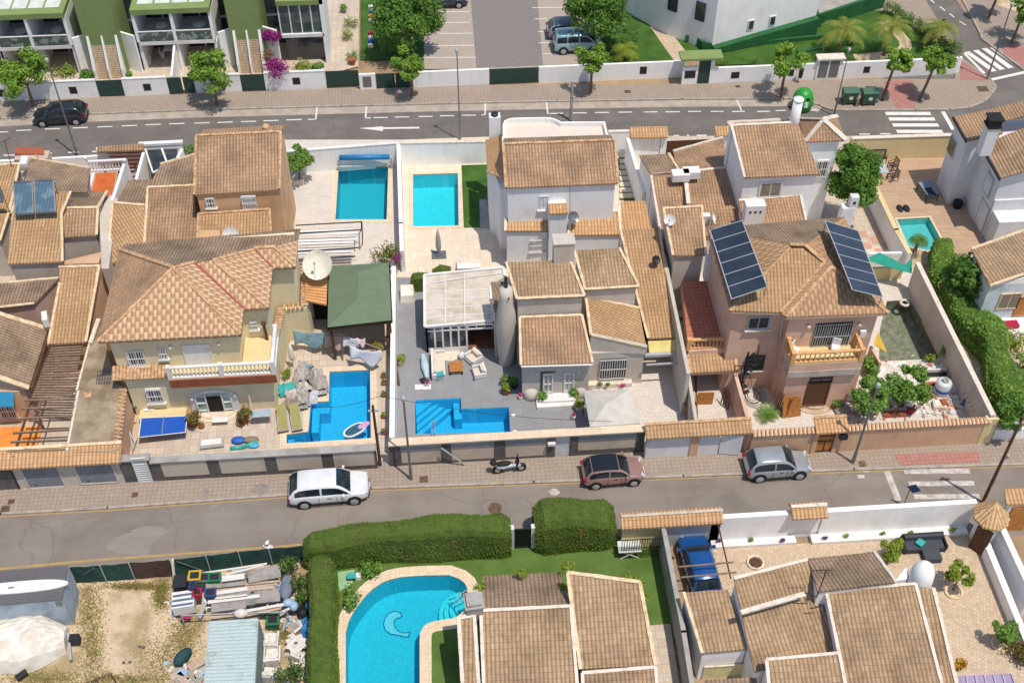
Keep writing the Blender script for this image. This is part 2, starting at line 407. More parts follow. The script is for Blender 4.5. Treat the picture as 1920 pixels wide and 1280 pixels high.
M['roofB'] = tilemat('ochre_brown_tiles', 'd6ae82', 'c09870', 'e2c298', moss=.35, mossc='987a58')
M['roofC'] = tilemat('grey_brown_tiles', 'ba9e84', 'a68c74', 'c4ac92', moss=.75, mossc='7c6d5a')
M['roofT'] = tilemat('highlit_orange_tiles', 'e8c49e', 'b0865f', 'dcae88', .25, .34, groove=.3, checker=1, moss=.08)
M['roofU'] = tilemat('highlit_muted_tiles', 'd8b08a', 'b48c6a', 'ccA080', .24, .34, groove=.35, checker=1, moss=.25)
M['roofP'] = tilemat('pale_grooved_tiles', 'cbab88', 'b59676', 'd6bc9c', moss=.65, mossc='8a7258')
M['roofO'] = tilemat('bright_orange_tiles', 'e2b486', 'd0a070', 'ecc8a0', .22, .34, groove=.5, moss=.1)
M['mortar'] = mat('pale_mortar', 'f0d8b4', .9, .12, 3, 'cfae86', .45, .7, .1, .2)
M['mortw'] = mat('white_mortar', 'ece0d0', .9, .12, 3, 'cbb8a2', .5, .75, .1, .2)
M['mortd'] = mat('ridge_clay', 'dcb690', .9, .12, 4, 'b8916c', .4, .6, .1, .2)
M['asphalt'] = mat('asphalt', '746e69', .95, .1, .5, '807973', .4, .65, .07, .25)
M['asphalt2'] = mat('pale_worn_asphalt', '958b81', .95, .12, .35, '857b71', .42, .68, .08, .25)
M['gutter'] = mat('gutter_concrete', 'bdb0a2', .95, .12, 1.2, 'a89a8c', .4, .7, .08, .1)
M['roadw'] = mat('road_paint_white', 'eeeae4', .8, .12, 3, 'cfc9c2', .52, .75, .06, .05)
M['roadwf'] = mat('worn_road_paint', 'd8d2ca', .8, .12, 2.2, 'b3aca4', .42, .62, .06, .05)
M['roady'] = mat('road_paint_ochre', 'bd9d66', .85, .12, 1.5, 'a89070', .42, .7, .08, .05)
M['pave'] = brickmat('pavement_slabs', 'b0a091', 'a89889', '988879', .27, .27, .022, 0, 1, 0, .4, '9a8b80')
M['paver'] = brickmat('red_pavement_slabs', 'c0887e', 'b67e74', 'a07068', .27, .27, .022, 0, 1, 0, .35, 'a98a7e')
M['parkp'] = brickmat('parking_pavers', 'bfb2a4', 'b6a89a', 'a19488', .25, .12, .012, 0, 1, .5, .3, 'a99e94')
M['parkc'] = brickmat('grey_driveway_pavers', '948c88', '8c8480', '7e7773', .25, .12, .012, 0, 1, .5, .3, '898382')
M['kerb'] = mat('kerb_stone', 'b8aea3', .9, .1, 2, '9a9086')
M['dirt'] = mat('dusty_ground', 'dac2a4', .95, .15, .6, 'b09c76', .46, .62, .14, .4)
M['earth'] = mat('base_earth', 'b89c7c', .95, .15, .3, '9c8468', .4, .65, .12, .3)
M['lawn'] = mat('artificial_lawn', '64803c', .95, .15, .5, '546e30', .4, .65, .15, .3)
M['lawnd'] = mat('deep_green_lawn', '4c702c', .95, .15, .8, '3c5c22', .4, .65, .18, .3)
M['deck'] = brickmat('timber_look_deck', 'd0b296', 'c2a286', 'a4846a', 1.6, .16, .012, 0, 1, .37, .25, 'a98870')
M['patiog'] = brickmat('grey_patio_tiles', '9c9c9e', '959597', '8b8b8e', .6, .6, .008, 0, 1, 0, .15, '7f8084')
M['patiob'] = brickmat('beige_patio_tiles', 'efdfca', 'e8d5be', 'd5c2aa', .5, .5, .012, 0, 1, 0, .3, 'd9c6ae')
M['patiow'] = brickmat('pale_grey_patio_tiles', 'e6ddd2', 'ded3c8', 'c5b9ae', .4, .2, .012, 0, 1, .5, .3, 'cbbfb4')
M['patioy'] = brickmat('stone_patio', 'd9cab8', 'cdbba8', 'b5a593', .5, .5, .015, 0, 1, 0, .4, 'bdaa96')
M['patiop'] = brickmat('crazy_beige_paving', 'dcc8ae', 'ccb498', 'bfa68c', .2, .2, .015, 45, 1, .5, .25, 'c0a283')
M['terra'] = brickmat('terracotta_terrace_tiles', 'c97a5c', 'bb6c50', 'd49a80', .3, .3, .015, 0, 1, 0, .25, 'b07058')
M['terro'] = mat('orange_terrace', 'd2703c', .9, .1, 1.5, 'bb6030')
M['coping'] = brickmat('cream_coping_stone', 'f0dcc0', 'e8d0b2', 'd0b898', .5, .5, .01, 0, 1, 0, .2, 'd8c2a4')
M['concrete'] = mat('stained_concrete', 'b5a48c', .95, .15, .9, '8a7860', .35, .65, .15, .3)
M['concg'] = mat('grey_concrete', 'b4b0aa', .9, .1, 1.2, '989490', .4, .7, .08, .2)
M['darkstone'] = mat('dark_grey_stone', '6d6865', .85, .1, 3, '5c5855')
M['panel'] = mat('beige_panel', 'd2c4b2', .85, .06, 1, 'c2b2a0', .5, .75, .04, .05)
M['wood'] = mat('weathered_wood', '9a826e', .85, .2, 6, '75604e')
M['woodo'] = mat('orange_wood', 'c98a4a', .7, .2, 6, 'a86c34')
M['woodd'] = mat('dark_wood', '6b4a34', .75, .2, 6, '4e3424')
M['green'] = mat('green_paint', '8a9c62', .8, .06, 1, '7d8f58', .5, .75, .04, .05)
M['greend'] = mat('dark_green_paint', '2f6a3e', .75, .08, 1, '275c35')
M['gategreen'] = plain('gate_green', '2c4a42', .6)
M['poolA'] = brickmat('turquoise_pool_tiles', '36c2d2', '30bac8', '5cd0dc', .12, .12, .006, 0, 1, 0, .1, '30b0d0', .3, 0)
M['poolB'] = brickmat('bright_turquoise_pool_tiles', '4ce6ee', '44dee6', '70eaf0', .12, .12, .006, 0, 1, 0, .1, '3cc4e0', .3, 0)
M['poolC'] = brickmat('blue_pool_tiles', '48ccf0', '40c4ec', '66d4f2', .12, .12, .006, 0, 1, 0, .12, '2ca0e4', .3, 0)
M['poolD'] = brickmat('deep_turquoise_pool_tiles', '3acce0', '32c4d8', '5cd8e8', .12, .12, .006, 0, 1, 0, .15, '28a4cc', .3, 0)
M['poolT'] = brickmat('teal_pool_tiles', '8cd8d0', '80ccc4', 'a0e0da', .12, .12, .006, 0, 1, 0, .1, '48a09c', .3, 0)
M['pond'] = mat('algae_pool_floor', '8b907c', .9, .15, 2.5, '70765f', .4, .6, .3, .3)
M['pondw'] = mat('shaded_algae_pool_wall', '4a4f44', .9, .2, 1.5, '383c34')  # darker wall tone, shade of the side wall put into the colour
M['water'] = watermat('pool_water', 'd0f6fc', .6, 6)
M['waterb'] = watermat('deep_pool_water', 'c6f2fc', .6, 6)
M['leafT'] = leafmat('street_tree_leaves', '8ab040', '6a9434', 'a8c454')
M['leafD'] = leafmat('dense_leaves', '6c9840', '4c7830', '8cac4c')
M['leafH'] = leafmat('hedge_leaves', '64823a', '46642c', '7f9440', 1.2)
M['leafC'] = leafmat('citrus_leaves', '7ea64a', '5c8636', 'a4c45c')
M['leafP'] = leafmat('palm_fronds', '9aa84e', '7c903e', 'c0a848')
M['leafY'] = leafmat('yellow_green_leaves', '93a83c', '7a9030', 'b8bc48')
M['magenta'] = leafmat('bougainvillea_flowers', 'b03a92', '8c2c74', 'd04fae')
M['pinkf'] = leafmat('pink_flowers', 'd84a98', 'c03880', 'ec70b4')
M['bark'] = mat('bark', '8a7460', .95, .2, 6, '665240')
M['hedgecore'] = mat('hedge_twigs', '566a2c', .95, .2, 2, '465624')
M['netg'] = mat('green_screen_net', '2e5650', .8, .15, 2, '24443f')
M['terrac'] = mat('terracotta_pot', 'b0664a', .85, .1, 3)
M['blue'] = plain('blue_fabric', '2a68c8', .6)
M['fabric'] = plain('cream_fabric', 'e6d8c6', .9)
M['canvas'] = mat('cream_canvas', 'f4eee2', .9, .08, 1.5, 'ddd0ba', .45, .7, .06, .2)
M['yellow'] = plain('yellow_plastic', 'd8b020', .5)
M['red'] = plain('crimson_plastic', 'b81e48', .5)
M['teal'] = plain('teal_fabric', '3fb0b0', .7)
# ---------------------------------------------------------------- pools: rim outlines
Z = .13
tile(0)
POOL = {
 'p1': PL([(635,314),(728,313.5),(725,412),(629,412)], Z),
 'p3': PL([(618,697),(693.7,693.7),(695.4,821.4),(537.5,831.5),(537.5,814.7),(578,809.6),(583,754.2),(616.5,752.5)], Z),
 'p5': PL([(1681.5,411.5),(1742,408),(1772,464),(1738,470),(1703,462)], Z)}
tile(2); POOL['p2'] = PL([(400,975),(650,968),(655,1260),(402,1265)], Z)
tile(5); POOL['p4'] = PL([(412,950),(668,940),(668,1000),(935,990),(943,1130),(412,1140)], Z)
tile(8); POOL['p6'] = PL([(25,1330),(25,1000),(40,940),(60,900),(95,845),(140,790),(180,752),(230,720),(275,702),(330,690),(400,684),(480,680),(600,678),(660,700),(690,725),(702,750),(708,810),(704,840),(690,868),(660,900),(620,920),(570,927),(520,935),(480,948),(455,970),(440,1000),(437,1040),(437,1330)], Z)
tile(6); POOL['p7'] = PL([(1140,400),(1268,392),(1445,690),(1420,722),(1095,735),(1100,560)], Z)
def pool(k, name, label, fm, wm, depth=1.3, level=.14, cw=0, cm=None, steps=None):
    p = POOL[k]; t = T(name, label, 'pool'); z1 = Z
    mb = MB(); n = len(p); zb = z1-depth
    A = sum(p[i][0]*p[(i+1)%n][1]-p[(i+1)%n][0]*p[i][1] for i in range(n)); q = p if A > 0 else p[::-1]
    mb.add([(a.x,a.y,z1) for a in q]+[(a.x,a.y,zb) for a in q], [((i+1)%n, i, n+i, n+(i+1)%n) for i in range(n)]+[tuple(range(n, 2*n))])
    t.add('basin', mb, fm)
    if wm:
        off = offset(q, .004); wb = MB().add([(a.x,a.y,z1-level) for a in off], [tuple(range(n))]); t.add('water_surface', wb, wm)
    if cw: t.add('coping', ring(MB(), p, cw, Z-.1, Z+.035), cm or M['coping'])
    return t
pool('p1', 'swimming_pool', 'turquoise pool beside the orange house, a rolled blue cover at its far end', M['poolA'], M['water'], 1.6, cw=.35)
pool('p2', 'swimming_pool', 'small bright turquoise rectangular pool beside the strip of artificial lawn of the white house', M['poolB'], M['water'], 1.3, cw=.3)
p3 = pool('p3', 'swimming_pool', 'stepped deep blue pool in the yellow house garden, a paddle board floating on it', M['poolC'], M['waterb'], 1.5, cw=.4)
p4 = pool('p4', 'swimming_pool', 'stepped blue pool set in the dark grey patio behind the panelled street wall', M['poolC'], M['waterb'], 1.4)
pool('p5', 'swimming_pool', 'small teal pool at the end of the timber deck', M['poolT'], M['water'], .6, cw=.15)
p6 = pool('p6', 'swimming_pool', 'kidney-shaped turquoise pool with a cream stone rim behind the long hedge', M['poolD'], M['water'], 1.5, cw=.62)
pool('p7', 'disused_pool', 'drained pool with mottled grey-green floor behind the brown house', M['pond'], None, .9)
# ---------------------------------------------------------------- ground
holes = [POOL[k] for k in POOL]
big = [(-900,-60,0),(900,-60,0),(900,1500,0),(-900,1500,0)]
sheet('ground', big, 0, M['earth'], holes)
tile(0)
X0, X1 = -70, 110
r1 = PL([(-300,330),(-300,238),(0,221.7),(168,213),(370,205),(640,198),(842,193),(1043,189),(1278,185),(1480,184),(1530,180),(1560,170),(1650,150),(1700,120),(1640,40),(1560,-80),(1735,-80),(1838,62),(1842,73),(1920,130),(2300,170),(2300,340),(1700,300),(900,310)], 0)
sheet('road', r1, .006, M['asphalt'])
k1 = [(-300,240),(0,221.7),(168,213),(370,205),(640,198),(842,193),(1043,189),(1278,185),(1480,184),(1512,188),(1535,196),(1560,205.5),(1716,205.6),(1780,204.5),(1817,201),(1845,190),(1860,176),(1868,161),(1858,149.5),(1800,108),(1700,-60)]
nb = [(1560,-60),(1640,80),(1795,112),(1790,148),(1530,150),(1280,158),(900,160),(640,166),(300,178),(0,188),(-300,200)]
sheet('pavement', PL(k1+nb, .12), .12, M['pave'], th=.12)
sheet('pavement', PL([(1775,-60),(1838,62),(1842,73),(1920,130),(2200,170),(2200,-60)], .12), .12, M['pave'], th=.12)
def strip(name, pts, w_, z, m, z0=0):
    """flat band along a traced line"""
    q = [V(p).to_2d() for p in pts]; L = []; Rr = []
    for i, p in enumerate(q):
        d = (q[min(i+1, len(q)-1)]-q[max(i-1, 0)]).normalized(); n = V((-d.y, d.x))*w_/2
        L.append(p+n); Rr.append(p-n)
    mb = MB()
    for i in range(len(q)-1): mb.add([(*L[i],z),(*L[i+1],z),(*Rr[i+1],z),(*Rr[i],z)], [(3,2,1,0)])
    return mb
def kerb(pts):
    mb = MB(); wallrun(mb, [P(a, b, .12) for a, b in pts], 0, .135, .16); return struct('kerb', mb, M['kerb'])
kerb(k1[:-1]); kerb([(1775,-60),(1838,62),(1842,73),(1920,130)])
gl = [P(a, b, 0)-V((0,.62,0)) for a, b in k1[:11]]
struct('gutter', strip('gutter', gl, 1.1, .011, M['gutter']), M['gutter'])
# red tactile parts of the pavement
sheet('red_pavement', PL([(1655,152),(1712,150),(1716,203),(1680,203)], .12), .125, M['paver'])
sheet('red_pavement', PL([(1800,112),(1855,149),(1848,152),(1800,150)], .12), .125, M['paver'])
sheet('red_pavement', PL([(1890,80),(1920,90),(1960,120),(1920,126),(1880,98)], .12), .125, M['paver'])
sheet('verge_soil', PL([(1850,-40),(2100,-40),(2100,60),(1960,40),(1870,10)], .12), .126, M['dirt'])
# markings on the upper street
def marks(name, segs, w_, m, z=.014):
    mb = MB()
    for a in segs: mb.merge(strip('', [P(a[0], a[1]), P(a[2], a[3])], w_, z, m))
    return struct(name, mb, m)
tile(1); sg = []
for a, b in [(-40,740),(90,730),(250,722),(405,716),(543,710),(680,704),(812,698),(945,693),(1085,689),(1215,685),(1345,681),(1470,676),(1598,671)]: sg.append((*q0, *q1) if 0 else (a, b, a+85, b-3))
marks('lane_marking', sg, .12, M['roadw'])
marks('lane_marking', [(1718,668,1760,667)], .12, M['roadw'])
marks('parking_marking', [(1770,600,1762,668)], .12, M['roadw'])
marks('lane_marking', [(20,868,90,866),(245,857,290,856),(380,852,440,851),(515,847,560,846),(1640,805,1708,802),(1812,798,1870,797)], .14, M['roadw'])
tile(2)
marks('lane_marking', [(a, b, a+78, b-1) for a, b in [(180,658),(300,655),(432,652),(550,648),(673,645),(1160,635),(1292,632),(1415,630),(1545,628),(1687,627),(1810,626)]]+[(133,660,165,659),(783,643,805,642)], .12, M['roadw'])
marks('parking_marking', [(140,595,135,660),(803,580,803,643),(1145,572,1152,636)], .12, M['roadw'])
marks('lane_marking', [(40,793,112,791),(190,788,250,786),(340,784,408,781),(503,780,570,777),(670,776,738,773),(1855,758,1930,757)], .14, M['roadw'])
ar = MB()
for tri in ([(100,716),(232,706),(232,732)],): ar.add([P(a, b, .014) for a, b in tri][::-1], [(0,1,2)])
ar.merge(strip('', [P(232,717), P(435,714)], .22, .014, 0)); struct('arrow_marking', ar, M['roadw'])
tile(3)
marks('lane_marking', [(a, 624, a+72, 623) for a in (30,157,275,415)]+[(518,619,575,618),(695,617,750,616)], .12, M['roadw'])
marks('lane_marking', [(a, 757, a+55, 756) for a in (-20,78)]+[(985,750,1045,750),(1100,748,1160,748)], .14, M['roadw'])
marks('parking_marking', [(300,552,328,618)], .1, M['roadw'])
cm_ = MB()
for x0, x1, y in [(1128,1380,634),(1148,1403,665),(1168,1424,698),(1190,1447,734)]:
    cm_.add([P(x0,y-9,.014),P(x1,y-9,.014),P(x1+8,y+9,.014),P(x0+8,y+9,.014)][::-1], [(0,1,2,3)])
struct('zebra_crossing', cm_, M['roadw'])
cm_ = MB()
for i in range(5):
    x, y = 1572+i*47, 300-i*2; dx, dy = 118+8*(i > 0), 113-8*i
    x, y = [(1565,300),(1572,292),(1620,283),(1668,272),(1715,268)][i]; X_, Y_ = [(1685,412),(1740,400),(1785,390),(1833,381),(1878,366)][i]
    wv = 15 if i else 6
    cm_.add([P(x,y,.014),P(x+wv*1.9,y-4,.014),P(X_+wv,Y_-4,.014),P(X_-wv,Y_+2,.014)], [(3,2,1,0)])
struct('zebra_crossing', cm_, M['roadw'])
marks('stop_line', [(1722,446,1930,400),(1452,624,1510,726)], .32, M['roadw'])
marks('lane_marking', [(1250,-5,1415,118)], .12, M['roadw']); marks('lane_marking', [(1435,38,1465,62),(1490,78,1515,98),(1545,120,1580,142),(1370,-10,1405,18)], .12, M['roadw'])
ar = MB().add([P(1262,15,.015),P(1330,48,.015),P(1300,52,.015)], [(0,1,2)]); struct('arrow_marking', ar, M['roadw'])
# lower street
tile(0)
kk = [(-250,978),(0,962.5),(200,951),(544,926),(694,914),(1000,903),(1280,891.5),(1600,879),(1920,868.5),(2200,858)]
r2 = kk+[(2200,1000),(1500,1010),(700,1060),(571,1030),(0,1078),(-250,1095)]
sheet('road', PL(r2, 0), .006, M['asphalt2'])
sheet('pavement', PL([(-250,910)]+[(2200,790),(2200,858)]+kk[::-1][1:-1]+[(-250,978)], .12), .12, M['pave'], th=.12)
kerb(kk)
yl = [P(a, b)-V((0,.2,0)) for a, b in kk]; struct('kerb_line', strip('', yl, .13, .013, 0), M['roady'])
yl = [P(a, b) for a, b in [(-200,1086),(0,1066),(200,1048),(400,1034),(575,1020)]]; struct('kerb_line', strip('', yl, .16, .013, 0), M['roady'])
tile(9)
sheet('red_pavement', PL([(1180,5),(1650,-12),(1660,50),(1220,66)], .12), .126, M['paver'])
cm_ = MB()
for x0, x1, y in [(1232,1600,98),(1258,1625,166),(1288,1655,238)]:
    cm_.add([P(x0,y-11,.014),P(x1,y-14,.014),P(x1+6,y+12,.014),P(x0+8,y+16,.014)][::-1], [(0,1,2,3)])
struct('zebra_crossing', cm_, M['roadwf'])
marks('stop_line', [(1140,100,1205,262)], .38, M['roadwf']); marks('lane_marking', [(975,128,1015,128),(1010,92,1040,100)], .25, M['roadwf'])
# oil stains, patches and covers
def blot(a, b, r, m, z=.012, n=11, sx=1.5, name='road_patch', label=None):
    c = P(a, b, 0); pts = []
    for i in range(n):
        t = 6.283*i/n; k = r*random.uniform(.6, 1.15); pts.append((c.x+math.cos(t)*k*sx, c.y+math.sin(t)*k))
    return sheet(name, pts, z, m)
M['stain'] = mat('oil_stain', '847c74', .9, .1, 3, '98908a', .3, .6)
M['stain2'] = mat('asphalt_patch', '9b928a', .95, .1, 1)
tile(7); blot(1195,295,.22,M['stain']); blot(765,490,1.05,M['stain2'],.009); blot(830,440,.7,M['stain2'],.010); blot(1150,215,.18,M['stain'],.13); blot(1460,205,.4,M['stain'],.131)
tile(8); blot(1190,215,.25,M['roadwf']); blot(790,172,.1,M['stain'])
def cover(a, b, w_, h_, z=.125, round_=0, lab=''):
    c = P(a, b, z); mb = MB()
    if round_: mb.lathe(c, [(w_/2, .0), (w_/2, .012), (w_/2*.78, .012), (w_/2*.75, .006)], 20)
    else:
        mb.box(c.x-w_/2, c.x+w_/2, c.y-h_/2, c.y+h_/2, z, z+.012)
        for i in range(4): y = c.y-h_/2+h_*(i+.5)/4; mb.box(c.x-w_/2+.04, c.x+w_/2-.04, y-.03, y+.03, z+.012, z+.02)
    solo('manhole_cover', lab, 'manhole cover', mb, M['rust'])
M['rust'] = mat('rusty_iron', '8a6e5e', .7, .2, 6, '6c5448', .4, .6, .1, .2, .4)
tile(7); cover(30,307,.5,.45,lab='brown iron cover nearest the kerb at the far left of the lower pavement'); cover(62,268,.35,.35,lab='small brown iron cover beside a larger one on the lower pavement')
cover(752,230,.35,.35,lab='small iron cover in the paving before the grey dado wall')
tile(8); cover(460,143,.5,.45,lab='reddish square cover in the pavement right of the lamp post'); cover(858,303,.8,.8,.008,1,'round manhole cover in the lower road before the hedge')
tile(9); cover(1003,57,.4,.4,lab='square iron cover in the pavement right of the silver car')
tile(2); cover(1598,512,.5,.4,lab='square brown cover in the upper pavement right of the utility pole')
tile(3); cover(308,483,.4,.3,lab='small cover in the upper pavement left of the leaning street tree'); cover(1675,497,.85,.75,lab='large pale square cover at the pavement corner')
# ---------------------------------------------------------------- lots
tile(0)
H1 = POOL
sheet('parking_lot', PL([(795,-60),(1110,-60),(1110,130),(795,130)], .13), .13, M['parkp'])
sheet('driveway', PL([(878,-60),(1003,-60),(1018,123),(893,128)], .13), .136, M['parkc'])
tile(2); sg = [(x0, y, x1, y2) for x0, x1, y, y2 in [(560,715,68,66),(545,718,128,126),(540,735,188,187),(470,740,257,255),(455,750,323,321),(1065,1290,45,43),(1078,1150,108,106),(1098,1150,178,178),(1100,1180,240,240),(1120,1290,302,302)]]
struct('bay_marking', (lambda b: ([b.merge(strip('', [P(a[0],a[1],.13), P(a[2],a[3],.13)], .1, .139, 0)) for a in sg], b)[1])(MB()), M['roadw'])
tile(0)
sheet('lawn', PL([(676,-60),(795,-60),(795,112),(676,112)], .13), .134, M['lawnd'])
sheet('path', PL([(610,-60),(674,-60),(672,125),(612,140)], .13), .131, M['patioy'])
sheet('lawn', PL([(1080,-60),(1175,-20),(1265,118),(1262,124),(1110,124),(1100,60)], .13), .134, M['lawnd'])
sheet('path', PL([(1170,-20),(1195,-20),(1290,102),(1272,122),(1262,112)], .13), .137, M['patiop'])
sheet('lawn', PL([(1195,-20),(1230,-20),(1380,90),(1290,106)], .13), .133, M['lawnd'])
sheet('lawn', PL([(1340,122),(1340,60),(1500,20),(1665,20),(1790,100),(1790,112),(1500,120)], .13), .134, M['lawnd'])
tile(3); pth = [P(a, b, .13) for a, b in [(1130,120),(1165,165),(1205,190),(1240,230),(1245,262),(1215,292),(1100,312),(960,322)]]
struct('path', strip('', pth, 1.05, .139, 0), M['patiop'])
tile(0)
sheet('forecourt', PL([(-250,-60),(612,-60),(612,160),(0,180),(-250,190)], .13), .13, M['patioy'])
for nm, pts, z, m, hl in [
 ('patio', [(525,262),(757,262),(742,520),(545,520)], .13, 'patiow', ['p1']),
 ('patio', [(757,262),(960,255),(960,520),(742,520)], .13, 'patiob', ['p2']),
 ('garden_ground', [(190,520),(742,520),(733,866),(150,884)], .13, 'patioy', ['p3']),
 ('patio', [(742,520),(960,520),(1108,620),(1115,850),(733,866)], .13, 'patiog', ['p4']),
 ('driveway', [(1108,620),(1300,600),(1305,838),(1115,850)], .13, 'patiow', []),
 ('yard', [(960,255),(1200,255),(1300,600),(960,520)], .131, 'patiob', []),
 ('yard', [(1200,255),(1605,255),(1690,460),(1300,470)], .13, 'patioy', []),
 ('timber_deck', [(1605,255),(1960,255),(1960,440),(1880,470),(1700,480)], .13, 'deck', ['p5']),
 ('garden_ground', [(1300,470),(1690,460),(1868,818),(1310,838)], .128, 'patiow', ['p7']),
 ('garden_soil', [(1700,480),(1880,470),(1960,440),(2200,440),(2200,800),(1868,815)], .129, 'dirt', []),
 ('yard', [(-250,300),(190,300),(140,860),(-250,880)], .13, 'patioy', []),
]:
    sheet(nm, PL(pts, Z), z, M[m], [POOL[k] for k in hl])
tile(2); sheet('lawn', PL([(670,922),(812,918),(845,1270),(683,1272)], Z), .137, M['lawnd'])
tile(7); sheet('dirt_yard', PL([(-300,760),(1000,690),(1730,520),(1730,1500),(-300,1500)], .02), .012, M['dirt'])
tile(0)
sheet('lawn', PL([(620,1030),(1245,1000),(1265,1180),(1262,1345),(590,1345)], Z), .13, M['lawn'], [POOL['p6']])
tile(8); sheet('path', PL([(1700,960),(1835,948),(1905,1400),(1760,1400)], Z), .136, M['patioy'])
tile(9); sheet('patio', PL([(150,530),(1700,440),(1960,1100),(1960,1400),(300,1400),(140,760)], Z), .13, M['patiop'])
sheet('carport_floor', PL([(-20,400),(160,380),(190,760),(20,780)], Z), .136, M['concg'])
# ---------------------------------------------------------------- houses, left half of the row
def up(a, b, y0, z0, sl):
    z = z0
    for _ in range(25): p = P(a, b, z); z = .5*z+.5*(z0+sl*(p.y-y0))
    return P(a, b, z)
def SR(t, fr, bk, z, sl, m, rm=None, ridge=(), wm=None, ins=.3, z0=0, rw=.16, th=.14, name='roof', axis='y'):
    """shed roof: fr = eave pixels (left to right) at height z, bk = ridge pixels (right to left); sl = rise per metre of depth"""
    F = [P(a, b, z) for a, b in fr]; y0 = sum(p.y for p in F)/len(F)
    B = [up(a, b, y0, z, sl) for a, b in bk]; pts = F+B
    k = sorted(range(len(pts)), key=lambda i: 0)
    roof(t, pts if len(fr) < 3 else pts, m, th, ridge, rm, rw, name)
    if wm: under(t, pts, wm, ins, z0, th)
    return pts
def box_on(t, name, c, sx, sy, z0, z1, m, rz=0): return t.add(name, MB().obox(V((c[0], c[1], z0)), sx, sy, z1-z0, rz), m)
def aircon(label, p, rz=0, group='air conditioners on the walls'):
    t = T('air_conditioner', label, 'air conditioner', None); m = Matrix.Translation(p) @ Matrix.Rotation(rz, 4, 'Z')
    t.add('casing', MB().box(-.42,.42,-.16,.16,0,.62).xf(m), M['white']); t.add('fan_grille', MB().merge(MB().lathe((0,0,0),[(.22,0),(.22,.02),(.1,.03)],14).xf(Matrix.Translation((-.12,-.16,.32)) @ Matrix.Rotation(R(90),4,'X'))).xf(m), M['lgrey'])
def dish(name, label, c, r, az, el, mm, pole=1.0, ms=None):
    """satellite dish: bowl facing azimuth az (from -Y towards +X), elevation el"""
    t = T(name, label, 'satellite dish'); rot = Matrix.Translation(c) @ Matrix.Rotation(R(az),4,'Z') @ Matrix.Rotation(R(90-el),4,'X')
    n = 22; prof = [(max(.001, r*i/6), .28*r*(i/6)**2) for i in range(7)]
    mb = MB(); vs = []
    for rr, z in prof:
        for k in range(n): a = 2*math.pi*k/n; vs.append((rr*math.cos(a), rr*math.sin(a), z))
    fs = [(j*n+k, j*n+(k+1)%n, (j+1)*n+(k+1)%n, (j+1)*n+k) for j in range(6) for k in range(n)]
    mb.add(vs, fs); mb.add([(x, y, z-.02) for x, y, z in vs], [f[::-1] for f in fs]); t.add('bowl', mb.xf(rot), mm, True)
    arm = MB().tube((0,-r*.95,.2*r),(0,0,r*.95),.018*max(1,r),n=5).obox(V((0,0,r*.9)),.1*r+.05,.1*r+.05,.14*r+.04); t.add('feed_arm', arm.xf(rot), ms or M['grey'])
    b = V(c)-V((0,0,pole)); t.add('mast', MB().tube(b, V(c)+(rot.to_3x3() @ V((0,0,-.04))), .03*max(1,r*1.5), n=7), ms or M['grey'])
    return t
# ---- house with solar collectors, far left
t = T('house', 'brown-tiled house at the left edge with two solar collectors and an orange roof terrace', 'house'); tile(1)
g = M['greywall']
p = [P(174,883,3.9),P(506,960,3.9),P(486,1072,4.9),P(404,1072,4.9),P(120,1072,4.9),P(143,1005,4.4)]
roof(t, [p[0],p[3],p[1],p[2]][:0] or [p[3],p[4],p[0],p[1],p[2]], M['roofC'], ridge=(2,), rm=M['mortar']); under(t, [p[3],p[4],p[0],p[1],p[2]], g, .1)
p = SR(t, [(40,1472),(350,1460)], [(345,1190),(395,1070),(100,1070),(65,1190)], 3.9, .3, M['roofB'], M['mortar'], (1,2,4), g, .12)
p = SR(t, [(330,1325),(540,1312)], [(548,1158),(355,1163)], 4.1, .33, M['roofA'], M['mortar'], (1,2,3), g, .12)
p2 = [P(355,1163,p[2].z), P(548,1158,p[2].z), P(600,1068,p[2].z-.75), P(400,1072,p[2].z-.75)]; roof(t, p2, M['roofC'], ridge=(1,3), rm=M['mortar']); under(t, p2, g, .1)
tile(4)
p = SR(t, [(270,640),(480,628)], [(555,205),(330,212),(335,300)], 2.9, .27, M['roofB'], M['mortar'], (1,2,4), M['salmon'], .1)
w_ = [P(375,188,3.2),P(578,140,3.2),P(555,203,3.2),P(330,212,3.2)]; block(t, w_, 3.45, 0, M['salmon'])
p = SR(t, [(-260,470),(-20,438),(190,415)], [(315,240),(40,268),(-260,290)], 3.3, .2, M['roofC'], M['mortar'], (1,3), M['mauve'], .1)
zt = 4.4; p = [P(265,555,3.1),P(160,885,3.1),P(-30,820,zt-.2),P(-260,760,zt),P(-260,430,zt),P(0,500,zt-.1)]
roof(t, [p[0],p[1],p[2],p[3],p[4],p[5]], M['roofC'], ridge=(1,2,4,5), rm=M['mortar'], rw=.3); under(t, p, M['mauve'], [.35,.1,.1,0,.1,.1])
t.add('gutter', MB().tube(p[0]+V((.12,0,-.1)), p[1]+V((.12,0,-.1)), .09), M['woodd'])
p = [P(60,200,3),P(300,185,3),P(310,250,2.5),P(80,270,2.5)]
facade(t, P(60,1472-1280,3.9).y+.2, 155,225,285,262,'glass',M['dark'],name='vent')
sY = P(0,1090,0).y+.1
tile(1)
block(t, [P(548,1158,4.3),P(610,1068,4.3),P(650,1090,4.3),P(600,1480,4.3),P(560,1480,4.3)], 4.0, 0, g)          # party parapet strip
